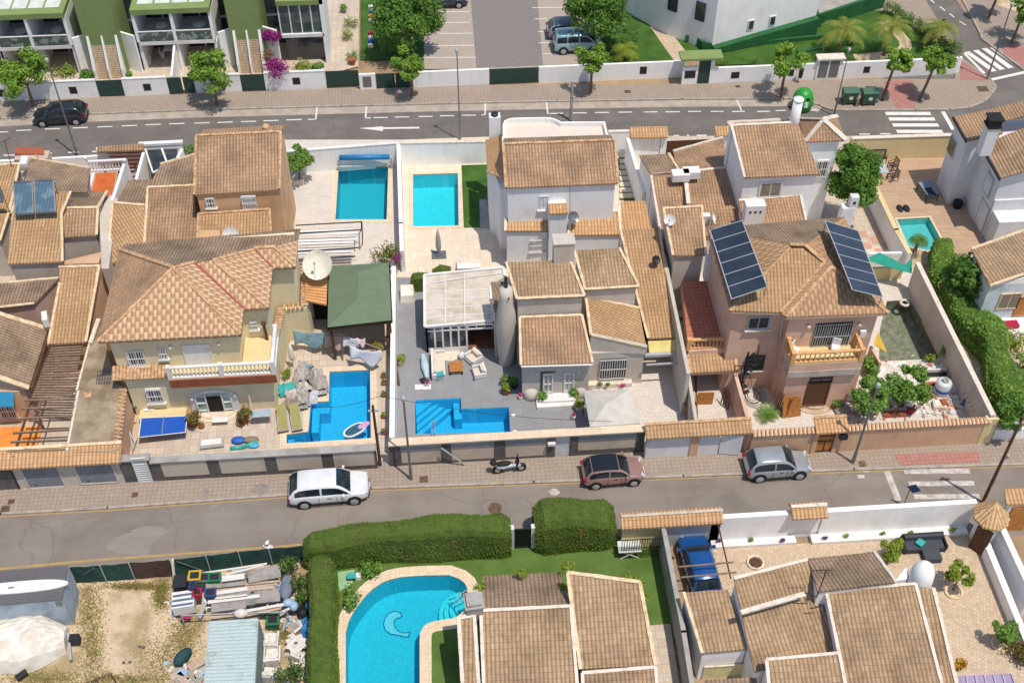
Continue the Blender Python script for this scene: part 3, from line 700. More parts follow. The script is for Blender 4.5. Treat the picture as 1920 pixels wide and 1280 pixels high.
# far-left roofs
p = SR(t, [(-260,1180),(55,1180)], [(110,915),(-260,935)], 3.6, .2, M['roofB'], M['mortar'], (1,2), g, .1)
p = SR(t, [(-260,1350),(0,1345)], [(50,1190),(-260,1195)], 3.4, .3, M['roofB'], M['mortar'], (1,), g, .1)
t.add('chimney', MB().box(*sum([[P(85,905,3).x, P(240,905,3).x]],[]), 73.0, 74.0, 0, 2.6), M['mauve'])
c = P(85,905,2.9); roof(t, [P(80,860,2.7),P(245,860,2.7),P(240,822,3.0),P(85,822,3.0)], M['terrac'], ridge=())
solo('roof_hatch','small white skylight box on the brown roof beside the upper street wall','skylight',MB().obox(P(140,915,4.2),.5,.9,.35),M['white'])
# orange terrace
tp = [P(520,965,3.2),P(655,958,3.2),P(632,1092,3.2),P(492,1078,3.2)]
block(t, tp, 3.15, 0, g, 'terrace_block'); t.add('terrace_floor', MB().prism([(q.x,q.y,0) for q in offset(tp,.05)], 3.15, 3.19), M['terro'])
tw = [P(700,888,4.2), P(625,1120,4.2)]; t.add('terrace_wall', wallrun(MB(), tw, 0, 4.2, .2), M['whitewall'])
tw = [P(522,962,3.5), P(492,1078,3.5)]; t.add('low_wall', wallrun(MB(), tw, 3.1, 3.5, .16), M['whitewall'])
balustrade(t, [P(482,900,4.1), P(700,888,4.1)], 3.2, .9, M['white'])
for a, b in ((476,862),(693,874)): t.add('finial', MB().tube(P(a,b+20,3.3), P(a,b+20,4.3), .09).sphere(P(a,b+20,4.45), .16,.16,.16), M['white'], True)
tile(4)
# awning and barred window
Yf = P(160,1080,0).y; t.add('facade_wall', MB().box(P(-260,1080,0).x, P(185,1080,0).x, Yf, Yf+.3, 0, 2.9), M['salmon'])
facade(t, Yf, -30, 968, 105, 1045, 'glass', M['white'], bm=M['white'], sill=M['salmon'])
q0, q1 = PY(-40,905,Yf), PY(75,905,Yf); t.add('awning', MB().slab([V((q0.x,Yf,q0.z)),V((q1.x,Yf,q1.z)),V((q1.x,Yf-.7,q1.z-.55)),V((q0.x,Yf-.7,q0.z-.55))], .04), mat('blue_awning','2b8fb8',.7))
sheet('orange_terrace', [P(-200,1105,.2),P(240,1098,.2),P(195,1262,.2),P(-200,1262,.2)], .2, mat('orange_paving','f09a4a',.85,.1,1,'dd8436'), th=.2)
# collectors
def collector(label, q, zl, zh):
    t = T('solar_collector', label, 'solar panel', 'solar water collectors on the left house')
    fl, fr, br, bl = P(*q[0],zl), P(*q[1],zl), P(*q[2],zh), P(*q[3],zh)
    t.add('panel', MB().slab([fl,fr,br,bl], .1), mat('collector_glass','5f86a0',.2,.2,1.2,'8fb0c4',.5,.62,.05,0,0,.8))
    fb = MB()
    for a, b in ((fl,fr),(fr,br),(br,bl),(bl,fl)): fb.bar(a+V((0,0,.0)), b+V((0,0,.0)), .08, .05)
    t.add('frame', fb, M['grey']); sb = MB()
    for i in range(1,14): k = i/14; sb.bar(fl+(fr-fl)*k, bl+(br-bl)*k, .025, .03)
    t.add('riser_tubes', sb, M['dark']); lg = MB()
    for a in (bl, br): lg.tube(a, V((a.x, a.y, zl-1.0)), .03)
    t.add('support', lg, M['grey'])
tile(1)
collector('left one of the pair of blue-grey solar collectors on the tiled roof', [(85,1195),(187,1190),(180,1015),(75,1018)], 5.5, 6.6)
collector('right one of the pair of blue-grey solar collectors on the tiled roof', [(198,1188),(312,1183),(298,1006),(190,1010)], 5.5, 6.6)
collector('dark solar collector cut off by the left edge of the photo', [(-90,1128),(20,1125),(0,1045),(-110,1048)], 5.0, 6.0)
# pergola of weathered beams
tile(4); t = T('pergola', 'weathered timber pergola of many grey beams between the left house and the concrete roof', 'pergola')
zb = 2.7
bb = MB(); n = 20
for i in range(n):
    k = i/(n-1); L = P(285-105*k, 668+270*k, zb); Q_ = P(462-60*k, 655+290*k, zb); bb.bar(L, Q_+V((0,random.uniform(-.05,.05),0)), .11, .1)
t.add('beams', bb, M['wood']); bb = MB()
for a, b, c, d in [(120,1005,420,995),(100,1060,410,1045),(75,1140,390,1120),(60,1190,380,1178),(45,1245,370,1232),(140,958,425,950)]: bb.bar(P(a,b,zb), P(c,d,zb), .1, .12)
t.add('long_beams', bb, M['wood'])
t.add('side_beam', MB().bar(P(180,945,zb-.12),P(75,1275,zb-.12),.12,.11).bar(P(260,950,zb-.12),P(170,1260,zb-.12),.08,.1), M['woodd'])
for a, b in ((95,1225),(178,960),(175,1240)): q = P(a,b,zb-.1); t.add('post', MB().box(q.x-.06,q.x+.06,q.y-.06,q.y+.06,.13,zb-.1), M['wood'])
# concrete flat-roofed annex between the houses
t = T('annex', 'flat-roofed annex with stained concrete roof between the pergola and the yellow house', 'annex')
cp = [P(a,b,2.7) for a,b in [(362,1245),(650,1240),(705,880),(645,865),(600,690),(590,560),(535,540),(490,640),(425,900)]]
t.add('wall', MB().prism([(q.x,q.y,0) for q in offset(cp,.05)], 0, 2.55), M['salmon'])
t.add('flat_roof', MB().prism(cp, 2.55, 2.7), M['concrete'])
e = MB(); A, B = P(680,885,2.75), P(640,1235,2.75)
for i in range(16): q = A+(B-A)*((i+.5)/16); e.tube(q+V((-.12,0,.02)), q+V((.3,0,-.1)), .1, .085, 6)
t.add('edge_tiles', e, M['mortd'])
t.add('edge_kerb', MB().bar(P(440,905,2.7),P(375,1240,2.7),.12,.12).bar(P(500,640,2.7),P(430,900,2.7),.12,.1).bar(P(552,505,2.8),P(505,640,2.8),.25,.14), M['mortw'])
solo('grating_frame','grey metal grating lying on the concrete annex roof','grating',(lambda b:[[b.bar(P(545+i*16,785,2.85),P(538+i*14,860,2.85),.035,.04) for i in range(6)],[b.bar(P(543,790+j*22,2.86),P(622,783+j*22,2.86),.03,.03) for j in range(4)],b][2])(MB()),M['grey'])
solo('roof_tile_stack','orange clay slab lying loose on the concrete annex roof','tile',MB().obox(P(490,925,2.7),.45,.4,.06,.1),M['mortd'])
tile(4); aircon('white air conditioner on the sloping wall of the left house', P(262,520,3.5), R(-75))
tile(1); solo('aerial','spindly rusty television aerial at the top left roofs','aerial',MB().tube(P(75,960,4),P(22,778,6.3),.03).tube(P(-5,800,6.1),P(60,770,6.4),.02).tube(P(0,815,6.0),P(50,795,6.2),.015),M['woodd'])
solo('chimney_stack','mauve chimney box with dark opening beside the upper street wall','chimney',MB().obox(P(165,940,2.0),1.6,.5,1.0),M['mauve'])
# ---- orange house on the upper street
t = T('house', 'orange rendered two-storey house with a plain brown tiled roof facing the upper street', 'house'); tile(1)
p = SR(t, [(1085,1087),(1562,1056)], [(1567,735),(1097,762)], 6.6, .36, M['roofA'], M['mortd'], (1,2,3), M['orange'], .12)
pB = [p[2], p[3], p[3]+V((.2,1.6,-.6)), p[2]+V((.1,1.6,-.6))]; roof(t, pB, M['roofA']); under(t, pB, M['orange'], .15)
YO = p[0].y+.15
c = P(1480,715,8.2); t.add('chimney', MB().obox(V((c.x,c.y+.3,6)),.5,.35,1.9).lathe(V((c.x,c.y+.3,7.9)),[(.25,0),(.25,.25),(.12,.38)],8), M['orange'])
facade(t, YO, 1145,1102,1205,1155,'glass',M['white'],bm=M['white'],sill=M['white'],nx=3)
facade(t, YO, 1345,1092,1440,1165,'slats',M['white'],M['white'],bm=M['white'],sill=M['white'])
p = SR(t, [(1100,1362),(1515,1342)], [(1505,1168),(1108,1195)], 4.4, .3, M['roofB'], M['mortd'], (1,2,3), M['orange'], .12)
p = SR(t, [(805,1388),(1103,1375)], [(1082,1035),(826,1047)], 3.6, .26, M['roofA'], M['mortar'], (2,3), M['orange'], .1)
p = SR(t, [(600,1480),(806,1390)], [(808,1146),(636,1157)], 3.4, .26, M['roofB'], M['mortar'], (2,3), M['orange'], .1)
zr = p[2].z; q = [P(640,1150,zr),P(806,1143,zr),P(822,1040,zr-.35),P(883,1000,zr-.8),P(712,1008,zr-.8)]; roof(t, [q[0],q[1],q[3],q[4]], M['roofC']); under(t, [q[0],q[1],q[3],q[4]], M['orange'], .1)
q = [P(826,1047,4.8),P(1086,1030,4.8),P(1092,862,4.0),P(900,932,4.0)]; roof(t, q, M['roofC'], ridge=(2,), rm=M['mortar']); under(t, q, M['orange'], .1)
tile(4); t.add('parapet', wallrun(MB(), [P(572,205,3.0),P(605,60,3.1),P(620,-120,3.2)], 0, 3.1, .35), M['salmon'])
t.add('gable_patch', MB().prism([P(1108,80,4.75),P(1232,70,4.75),P(1225,5,4.95),P(1108,5,4.95)], 4.2), M['orange'])
dish('satellite_dish', 'white satellite dish on the lean-to roof of the orange house', P(1285,25,5.3), .5, 10, 30, M['white'], .8)
tile(1)
# covered court behind the orange house
t = T('carport', 'white-walled court with a tiled porch and dark openings beside the upper street', 'carport')
t.add('porch_wall', MB().box(P(545,860,2).x, P(1020,850,2).x, 74.0, 74.25, 0, 2.5), M['whitewall'])
q = [P(540,848,2.6),P(800,838,2.6),P(800,800,2.9),P(540,815,2.9)]; roof(t, q, M['roofA'])
t.add('beam', MB().bar(P(775,812,2.6),P(1022,800,2.6),.35,.2), M['white'])
t.add('side_wall', wallrun(MB(), [P(800,850,2.6), P(760,1000,2.6)], 0, 2.6, .2), M['whitewall']); t.add('side_wall', wallrun(MB(), [P(1015,830,2.6),P(990,880,2.6)],0,2.6,.2), M['whitewall'])
t.add('canopy_panels', MB().prism([P(822,838,2.3),P(905,832,2.3),P(935,925,2.3),P(862,965,2.3)], 2.25).prism([P(912,832,2.3),P(990,830,2.3),P(985,900,2.3),P(940,920,2.3)], 2.25), glassmat('smoked_panel','2e3437'))
t.add('canopy_frame', MB().bar(P(903,832,2.36),P(937,925,2.36),.14,.1).bar(P(812,836,2.3),P(855,968,2.3),.12,.12).bar(P(855,968,2.3),P(935,925,2.3),.12,.1), M['white'])
t = T('pergola', 'dark red slatted pergola behind the white balustrade at the upper street', 'pergola'); bb = MB()
for i in range(6): bb.bar(P(600-6*i+i*18, 856+i*22, 2.3), P(795-8*i, 850+i*22, 2.3), .14, .12)
t.add('beams', bb, mat('dark_red_wood','6e3a30',.8)); [t.add('post', MB().box(P(a,850,2).x, P(a,850,2).x+.1, 72.3,72.4,0,2.3), M['woodd']) for a in (600,770)]
# ---- yellow house
t = T('house', 'yellow two-storey villa with a hipped orange tiled roof and a white balustrade', 'house'); tile(4)
ze, zk = 6.6, 8.5
L = P(545,625,ze); Rr = P(1345,577,ze); sl = .5
A = up(965,215,(L.y+Rr.y)/2,ze,sl); Rr.y = L.y; sx = (A.z-ze)/(Rr.x-A.x)
B1 = P(1500,435,ze); B2 = P(1515,212,ze); B0 = P(1362,442,ze); C1 = P(1650,207,ze); C2 = P(1662,62,ze)
B0.x = Rr.x; B0.y = B1.y; B2.x = B1.x; B2.y = C1.y; C2.x = C1.x
def upx(a, b, x0, s):
    z = ze
    for _ in range(30): z = .5*z+.5*(ze+s*(x0-P(a,b,z).x))
    return P(a, b, z)
Lb = P(668,112,ze); Lb.x = L.x; K2 = up(1190,172,B1.y,ze,sl); K3 = up(1530,97,C1.y,ze,sl); V1 = upx(1085,185,Rr.x,sx); V2 = upx(1425,112,B1.x,(K2.z-ze)/max(.5,B1.x-K2.x))
mT, mR = M['roofT'], M['mortd']
roof(t, [L,Rr,A], mT, ridge=(1,2), rm=mR)
roof(t, [Rr,B0,A,V1][:2]+[V1,A], mT, ridge=(2,), rm=mR)
roof(t, [B0,B1,K2,V1], mT, ridge=(1,), rm=mR)
roof(t, [B1,B2,V2,K2], mT, ridge=(2,), rm=mR)
roof(t, [B2,C1,K3,V2], mT, ridge=(1,2), rm=mR)
roof(t, [C1,C2,K3], mT)
roof(t, [Lb,L,A], M['roofA'], ridge=(), rm=mR)
bl_, br_ = Lb, V((C2.x, Lb.y+.2, ze))
bm = MB().slab([Lb, A, V1, K2, V2, K3, C2, V((C2.x+.05, C2.y+1.5, ze-.3)), V((Lb.x+.3, Lb.y+.6, ze-.1))], .1)
for i, q in enumerate(bm.v): bm.uv[i] = (q[0], -q[1])
t.add('roof', bm, M['roofC'])
rb = MB()
for a, b in ((Lb, A),): rb.bar(a, b, .25, .1)
t.add('ridge_tiles', rb, mR)
vb = MB().bar(B0+V((0,0,.02)), V1+V((0,0,.02)), .12, .05).bar(B2+V((0,0,.02)), V2+V((0,0,.02)), .12, .05); t.add('valley_gutter', vb, mat('red_valley','b0605a'))
cr = M['cream']; Yf = L.y+.45
mass = [V((L.x+.45,Yf,0)), V((Rr.x-.45,Yf,0)), V((Rr.x-.45,B0.y+.4,0)), V((B1.x-.4,B1.y+.4,0)), V((B1.x-.4,B2.y+.4,0)), V((C1.x-.3,C1.y+.4,0)), V((C2.x-.3,C2.y+1,0)), V((Lb.x+.3,Lb.y+.5,0))]
t.add('wall', MB().prism(mass, 0, ze-.15), cr)
t.add('eave_soffit', MB().prism([V((p.x,p.y,0)) for p in (L,Rr,B0,B1,B2,C1,C2,Lb)], ze-.2, ze-.145), M['woodd'])
# lower storey projecting front
Yd = P(1050,1024,.1).y; xl, xr = P(715,900,2.5).x, PY(1530,900,Yd).x
t.add('lower_wall', MB().box(xl, xr, Yd, Yf+2, 0, PY(1200,828,Yd-.45).z-.05), cr)
zb = PY(1200,835,Yd-.4).z
def XY(a, b, Y): return PY(a, b, Y).x
bx0, bx1 = XY(935,800,Yd-.4), XY(1535,780,Yd-.4)
zb = PY(1200,828,Yd-.45).z
t.add('balcony_slab', MB().box(bx0, bx1, Yd-.5, Yf+.1, zb, zb+.12), M['ochre'])
t.add('balcony_fascia', MB().box(bx0,bx1,Yd-.6,Yd-.505,zb-.55,zb+.1), mat('brown_red_soffit','9c5a40',.7))
balustrade(t, [V((bx0+.1,Yd-.4)), V(((bx0+bx1)/2,Yd-.4)), V((bx1-.1,Yd-.4)), V((bx1-.1,B0.y+.3))], zb+.12, .95, M['white'], 1)
t.add('canopy_tiles', (lambda b:[b.tube(V((XY(640,835,Yd)+(bx0-XY(640,835,Yd))*i/16,Yf,zb+.35)),V((XY(640,835,Yd)+(bx0-XY(640,835,Yd))*i/16,Yd-.25,zb-.0)),.13,.11,6) for i in range(16)] and b)(MB()), M['mortd'])
t.add('side_terrace', MB().box(Rr.x-.4, bx1, B0.y-1.6, B0.y+.5, zb-.02, zb+.13), M['ochre']); t.add('side_wall', MB().box(Rr.x-.6, bx1-.75, Yf+1.9, C1.y, 0, 2.6), cr)
facade(t, Yf, 700,675,822,752,'glass',M['white'],bm=M['white'],sill=M['white']); facade(t, Yf, 880,660,938,715,'glass',M['white'],bm=M['white'],sill=M['white'])
facade(t, Yf, 1010,645,1200,762,'shutter',M['white'],M['white'],nx=1); facade(t, B0.y+.4, 1395,508,1440,552,'glass',M['white'],bm=M['white'],sill=M['white'])
facade(t, Yd, 810,888,918,960,'glass',M['white'],bm=M['white'],sill=M['white'])
# arched white door
c0, c1 = PY(1115,1035,Yd), PY(1320,1035,Yd); cx = (c0.x+c1.x)/2; hw = (c1.x-c0.x)/2; zt = PY(1215,905,Yd).z
def arch(rw, rz, z0, d0, d1, n=12):
    pts = [(cx+rw, z0)]+[(cx+rw*math.cos(math.pi*i/n), rz-rw*.55+rw*.55*math.sin(math.pi*i/n)) for i in range(n+1)]+[(cx-rw, z0)]
    k = len(pts); return MB().add([(x,Yd-d1,z) for x,z in pts]+[(x,Yd-d0,z) for x,z in pts], [tuple(range(k)), tuple(range(2*k-1,k-1,-1))]+[((i+1)%k,i,k+i,k+(i+1)%k) for i in range(k)])
d = t.add('arched_door', arch(hw+.35, zt+.25, .1, 0, .1), M['white']); t.add('pane', arch(hw, zt, .2, .08, .13), glassmat('door_glass','6c8a86'), parent=d)
lb = MB()
for x in (-hw,-hw*.45,hw*.45,hw-.07): lb.box(cx+x, cx+x+.09, Yd-.2, Yd-.125, .2, zt-.3+.3*(abs(x) < hw*.6))
for k in range(3):
    for s in (-1,1): lb.box(cx+s*hw*.72-hw*.26, cx+s*hw*.72+hw*.26, Yd-.19, Yd-.13, .4+k*.65, .47+k*.65)
t.add('door_frame', lb, M['white'], parent=d); t.add('opening', MB().box(cx-hw*.35, cx+hw*.4, Yd-.16, Yd-.132, .2, zt-.25), M['interior'], parent=d)
st = MB()
for i, (r, z) in enumerate(((1.5,.18),(1.15,.26))):
    st.prism([V((cx+r*math.cos(math.pi*(1+k/14)), Yd+r*.62*math.sin(math.pi*(1+k/14)),0)) for k in range(15)], .1, z)
t.add('round_steps', st, M['patiob'])
t.add('ledge', MB().box(XY(782,1000,Yd), XY(1045,1000,Yd), Yd-.75, Yd-.01, 0, .65), M['ochre'])
for a, b, Y in ((952,648,Yf),(1222,630,Yf),(1072,935,Yd),(1312,915,Yd)):
    q = PY(a,b,Y); t.add('wall_lamp', MB().sphere(q-V((0,.16,0)), .12,.12,.14,8,5).tube(q, q-V((0,.1,0)), .03), M['white'], True)
q = PY(885,792,Yf); t.add('vent_unit', MB().obox(q-V((0,.3,.2)), .5,.4,.42), M['fabric'])
# rear-right wing with low tiled parapets and courtyard
q = [P(a,b,3.0) for a,b in [(1530,640),(1560,640),(1575,440),(1700,430),(1705,210),(1670,212)]]
t.add('tiled_parapet', wallrun(MB(), [q[0],q[2]], 0, 2.95, .3).merge(wallrun(MB(), [q[2],q[3]], 0, 2.95, .3)).merge(wallrun(MB(), [q[3],q[4]], 0, 2.95, .3)), cr)
cb = MB()
for a, b in ((q[0],q[2]),(q[2],q[3]),(q[3],q[4])):
    n = int((b-a).length/.24); d = (b-a).normalized(); s = V((-d.y,d.x,0))*.24
    for i in range(n): c = a+(b-a)*((i+.5)/n)+V((0,0,.06)); cb.tube(c-s, c+s, .1, .1, 6)
t.add('coping_tiles', cb, M['mortd'])
solo('flue_pipe', 'tall dark rusty pole leaning beside the yellow house balcony', 'pole', MB().tube(P(1545,820,.2), P(1470,525,5.2), .1).sphere(P(1470,525,5.2),.17,.17,.12), M['woodd'])
# big dish and tiled lean-to
tile(4); dish('satellite_dish', 'very large cream satellite dish between the yellow house and the green pavilion', P(1777,200,4.5), .98, -15, 48, mat('cream_dish','f2ecda',.6), 1.8, M['lgrey'])
t = T('lean_to', 'small lean-to shed with ribbed orange roof below the large satellite dish', 'shed')
lp = [P(1705,395,3.2),P(1822,420,3.1),P(1828,260,3.3),P(1700,262,3.4)]; roof(t, lp, mat('ribbed_orange','e8b27c',.8)); 
t.add('ribs', (lambda b:[b.tube(lp[0]+(lp[3]-lp[0])*i/9+V((0,0,.02)), lp[1]+(lp[2]-lp[1])*i/9+V((0,0,.02)), .05, n=5) for i in range(10)] and b)(MB()), mat('ribbed_orange2','d89a62',.8))
t.add('wall', MB().box(lp[0].x+.05, lp[1].x-.05, lp[0].y+1.4, lp[3].y-.05, 0, 3.0), M['cream']); t.add('post', MB().box(lp[0].x+.05,lp[0].x+.2,lp[0].y+.1,lp[0].y+.25,0,3.0), M['greywall']); t.add('doorway', MB().box(lp[0].x+.2,lp[1].x,lp[0].y+1.35,lp[0].y+1.39,0,2.6), M['interior'])
# green pavilion
t = T('pavilion', 'square open pavilion with a hipped dark green shingle roof near the yellow house', 'pavilion')
g_ = [P(1828,545,3.3),P(2185,505,3.3),P(2170,185,3.3),P(1835,205,3.3)]
k1_, k2_ = P(2000,380,4.1), P(1998,240,4.1)
gm = mat('green_shingles','76886c',.9,.04,1.5,'6e8066',.4,.7,.04,.15)
for f in ([g_[0],g_[1],k1_],[g_[1],g_[2],k2_,k1_],[g_[2],g_[3],k2_],[g_[3],g_[0],k1_,k2_]): t.add('roof', MB().slab(f,.06), gm)
fb = MB()
for a, b in zip(g_, g_[1:]+g_[:1]):
    n = int((b-a).length/.3)
    for i in range(n): c = a+(b-a)*((i+.5)/n); fb.box(c.x-.03,c.x+.03,c.y-.05,c.y+.05,3.1,3.22)
for i in range(4): fb.bar(g_[i]+V((0,0,-.12)), g_[(i+1)%4]+V((0,0,-.12)), .05, .03)
t.add('eave_trim', fb, M['mortw'])
for q in g_: c = q+(sum(g_, V())/4-q)*.08; t.add('post', MB().box(c.x-.09,c.x+.09,c.y-.09,c.y+.09,.1,3.1), M['woodd']); t.add('back_wall', MB().box(g_[3].x+.3,g_[2].x-.3,g_[3].y-.5,g_[3].y-.35,0,2.9), mat('red_brown_wall','7a3a30',.9)); t.add('beams', (lambda b:[b.bar(g_[i]+V((0,0,-.25)),g_[(i+1)%4]+V((0,0,-.25)),.12,.18) for i in range(4)] and b)(MB()), M['woodd'])
# ---------------------------------------------------------------- houses, right half of the row
def house(label): return T('house', label, 'house')
def hole(t, c, s): t.add('vent_hole', MB().obox(c, s, .04, s), M['interior'])
ww = M['whitewall']
# ---- white house by the turquoise pool
t = house('white two-storey house with curved roof terrace beside the small turquoise pool'); tile(2)
p = SR(t, [(918,1047),(1542,1022)], [(1527,782),(903,803)], 7.0, .36, M['roofA'], M['mortd'], (1,2,3), ww, .15)
zr = p[2].z; q = [P(903,803,zr), P(1527,782,zr), P(1500,752,zr-.4), P(906,772,zr-.4)]; roof(t, q, M['roofC'])
YW = p[0].y+.15
tp = [P(a,b,7.6) for a,b in [(903,775),(900,690),(910,667),(935,655),(965,651),(1130,648),(1170,650),(1198,658),(1225,673),(1472,672),(1492,762)]]
t.add('terrace_block', MB().prism([(q.x,q.y,0) for q in offset(tp,.02)], 0, 7.1), ww)
t.add('terrace_floor', MB().prism([(q.x,q.y,0) for q in offset(tp,.1)], 7.1, 7.14), mat('terrace_screed','eadacb',.9,.06,2))
parapet(t, tp, 7.05, 7.5, .13, ww)
q = [P(895,752,6.6), P(903,990,6.6), P(815,957,5.7), P(803,775,5.7)]; roof(t, q, M['roofO'], ridge=(1,), rm=M['mortd'])
tw = [q[3]+V((.1,0,0)), q[2]+V((.12,.15,0)), q[2]+V((.55,-.35,0)), q[1]+V((-.2,.05,0)), q[1]+V((.3,0,0)), q[0]]
t.add('curved_wall', MB().prism([V((a.x,a.y,0)) for a in tw], 0, 5.55), ww)
c = P(858,760,5.9); zc_ = PY(855,658,c.y-.1).z; t.add('chimney', MB().obox(V((c.x,c.y+.2,5)), .78,.6,zc_-5), ww); t.add('chimney_cap', MB().lathe(V((c.x,c.y+.2,zc_)), [(.26,0),(.26,.16),(.18,.2)], 14), M['dark'])
facade(t, YW, 1105,1092,1157,1165,'shutter',M['bgwall'],M['bgwall'],sill=M['white'])
YL = YW-.95
p = SR(t, [(915,1288),(1160,1287)], [(1155,1208),(917,1216)], 3.7, .35, M['roofO'], M['mortw'], (1,2,3), ww, .1)
p = SR(t, [(1265,1312),(1560,1307)], [(1548,1178),(1288,1182)], 3.5, .33, M['roofO'], M['mortw'], (1,2,3), ww, .1)
c0, c1 = PY(1163,1185,YL-.25), PY(1262,1185,YL-.25); t.add('stair_tower', MB().box(c0.x, c1.x, YL-.25, YW, 0, c0.z), ww)
roof(t, [V((c0.x-.05,YL-.4,c0.z+.02)),V((c1.x+.05,YL-.4,c0.z+.02)),V((c1.x+.05,YL+.3,c0.z+.3)),V((c0.x-.05,YL+.3,c0.z+.3))], M['roofO'])
facade(t, P(1000,1288,3.7).y+.1, 1055,1335,1150,1395,'slats',M['white'],M['white'],bm=M['white'],sill=M['white'])
dish('satellite_dish', 'dark grey satellite dish below the white house wall', P(1292,1215,4.6), .42, 30, 40, M['grey'], .9)
solo('aerial', 'thin tall aerial mast against the white house facade', 'aerial', MB().tube(P(1276,1200,4.2), P(1276,1035,7.6), .02).tube(P(1262,1040,7.55), P(1292,1038,7.55), .014), M['grey'])
# bright lean-to and white wing right of it
q = SR(t, [(1555,1300),(1742,1295)], [(1692,1120),(1552,1125)], 2.9, .12, M['roofO'], M['mortw'], (3,), ww, .1)
# path with slabs
sheet('lawn', [P(1545,880,.13),P(1590,878,.13),P(1665,1120,.13),P(1552,1120,.13)], .138, M['lawnd'])
for i in range(7):
    a = P(1552, 900+i*32, .14); b = P(1600+i*7, 900+i*32, .14); solo('stepping_slab', 'pale rectangular stepping slab in the side passage of the white house', 'paving slab', MB().box(a.x,b.x,a.y-.33,a.y+.2,.12,.19), M['patiob'], 'stepping slabs in the side passage')
sheet('grey_paving', PL([(770,1112),(812,1112),(835,1275),(775,1275)], .14), .142, M['concg'])
# ---- beige house by the dark patio
t = house('beige house with bottle-shaped chimney and several tiled roofs beside the dark grey patio'); tile(5); gw = M['greywall']
p = SR(t, [(980,387),(1357,370)], [(1275,170),(920,182)], 6.1, .33, M['roofP'], M['mortar'], (0,1,3), gw, .1)
p = SR(t, [(1360,335),(1660,318)], [(1552,106),(1300,116)], 5.7, .25, M['roofP'], M['mortar'], (0,1,3), gw, .1)
p4r = [P(1392,588,4.4), P(1702,655,3.5), P(1660,440,3.9), P(1362,375,4.8)]; roof(t, p4r, M['roofB'], ridge=(0,2,3), rm=M['mortar']); under(t, p4r, gw, .06)
p = SR(t, [(1002,757),(1402,745)], [(1342,478),(996,488)], 3.5, .36, M['roofA'], M['mortar'], (1,2,3), None)
pw = [p[0]+V((.12,.35,0)), p[1]+V((-.1,.35,0)), p[2]+V((-.1,0,0)), p[3]+V((.12,0,0))]; zf = plane_z(p)
t.add('wall', MB().prism([V((q.x,q.y,zf(q.x,q.y)-.16)) for q in pw], 0), gw); YP = pw[0].y
t.add('gutter', MB().tube(p[0]+V((0,-.08,-.06)), p[1]+V((0,-.08,-.06)), .06), M['white'])
fr = [p4r[0], p4r[1]]; t.add('front_parapet', MB().prism([V((p4r[0].x,p4r[0].y-.05,4.5)),V((p4r[1].x+.05,p4r[1].y-.05,3.6)),V((p4r[1].x+.05,p4r[1].y+.1,3.6)),V((p4r[0].x,p4r[0].y+.1,4.5))], 2.9), gw)
p = SR(t, [(1712,607),(1868,600)], [(1772,-10),(1558,8)], 2.9, .17, M['roofB'], M['mortar'], (1,3), None)
t.add('wall', MB().prism([V((q.x,q.y,zf(0,0)*0+z)) for q, z in ((p[0]+V((.1,2.6,0)),3.1),(p[1]+V((-.1,2.6,0)),3.1),(p[2]+V((-.1,0,0)),4.3),(p[3]+V((.1,0,0)),4.3))], 0), gw)
t.add('awning_roll', MB().slab([V((p[0].x,p[0].y-.1,2.75)),V((p[1].x,p[1].y-.1,2.75)),V((p[1].x,p[1].y-.75,2.35)),V((p[0].x,p[0].y-.75,2.35))], .12), mat('yellow_awning','e8d684',.7))
t.add('awning_box', MB().box(p[0].x-.3,p[1].x,p[0].y-1.0,p[0].y-.78,2.2,2.4).box(p[0].x-.3,p[1].x,p[0].y-1.6,p[0].y-1.5,2.1,2.2), M['lgrey'])
t.add('garage_opening', MB().box(p[0].x+.1,p[1].x-.1,p[0].y+2.5,p[0].y+2.58,0,2.7), M['interior'])
dish('satellite_dish', 'small dark round dish on the long narrow tiled roof', P(1755,172,4.4), .3, 20, 45, M['dark'], .5, M['dark'])
# bottle chimney
cY = P(925,775,.13); t.add('bottle_chimney', MB().lathe((cY.x, cY.y+.55, 0), [(.5,0),(.5,.7),(.58,1.8),(.66,2.9),(.64,4.0),(.54,5.0),(.42,6.0),(.38,6.6),(.1,6.62)], 20), gw, True)
t.add('flue_rods', MB().tube((cY.x+.0,cY.y+.65,6.5),(cY.x+.0,cY.y+.7,7.4),.11,n=8), M['dark'])
q = P(930,392,6.2); t.add('chimney_hole', MB().obox(V((cY.x+.12,cY.y+.06,6.15)), .1,.05,.14), M['interior'])
q = [P(850,455,4.6),P(905,440,4.6),P(918,290,5.2),P(835,298,5.2)]; roof(t, q, M['roofC']); under(t, q, gw, .08)
# boxy chimney
a, b = P(1186,172,7.1), P(1300,172,7.1); z = PY(1190,88,a.y).z; t.add('chimney', MB().box(a.x,b.x,a.y,a.y+.9,4,z).box(a.x-.05,b.x+.05,a.y-.05,a.y+.95,z,z+.08), M['greywall'])
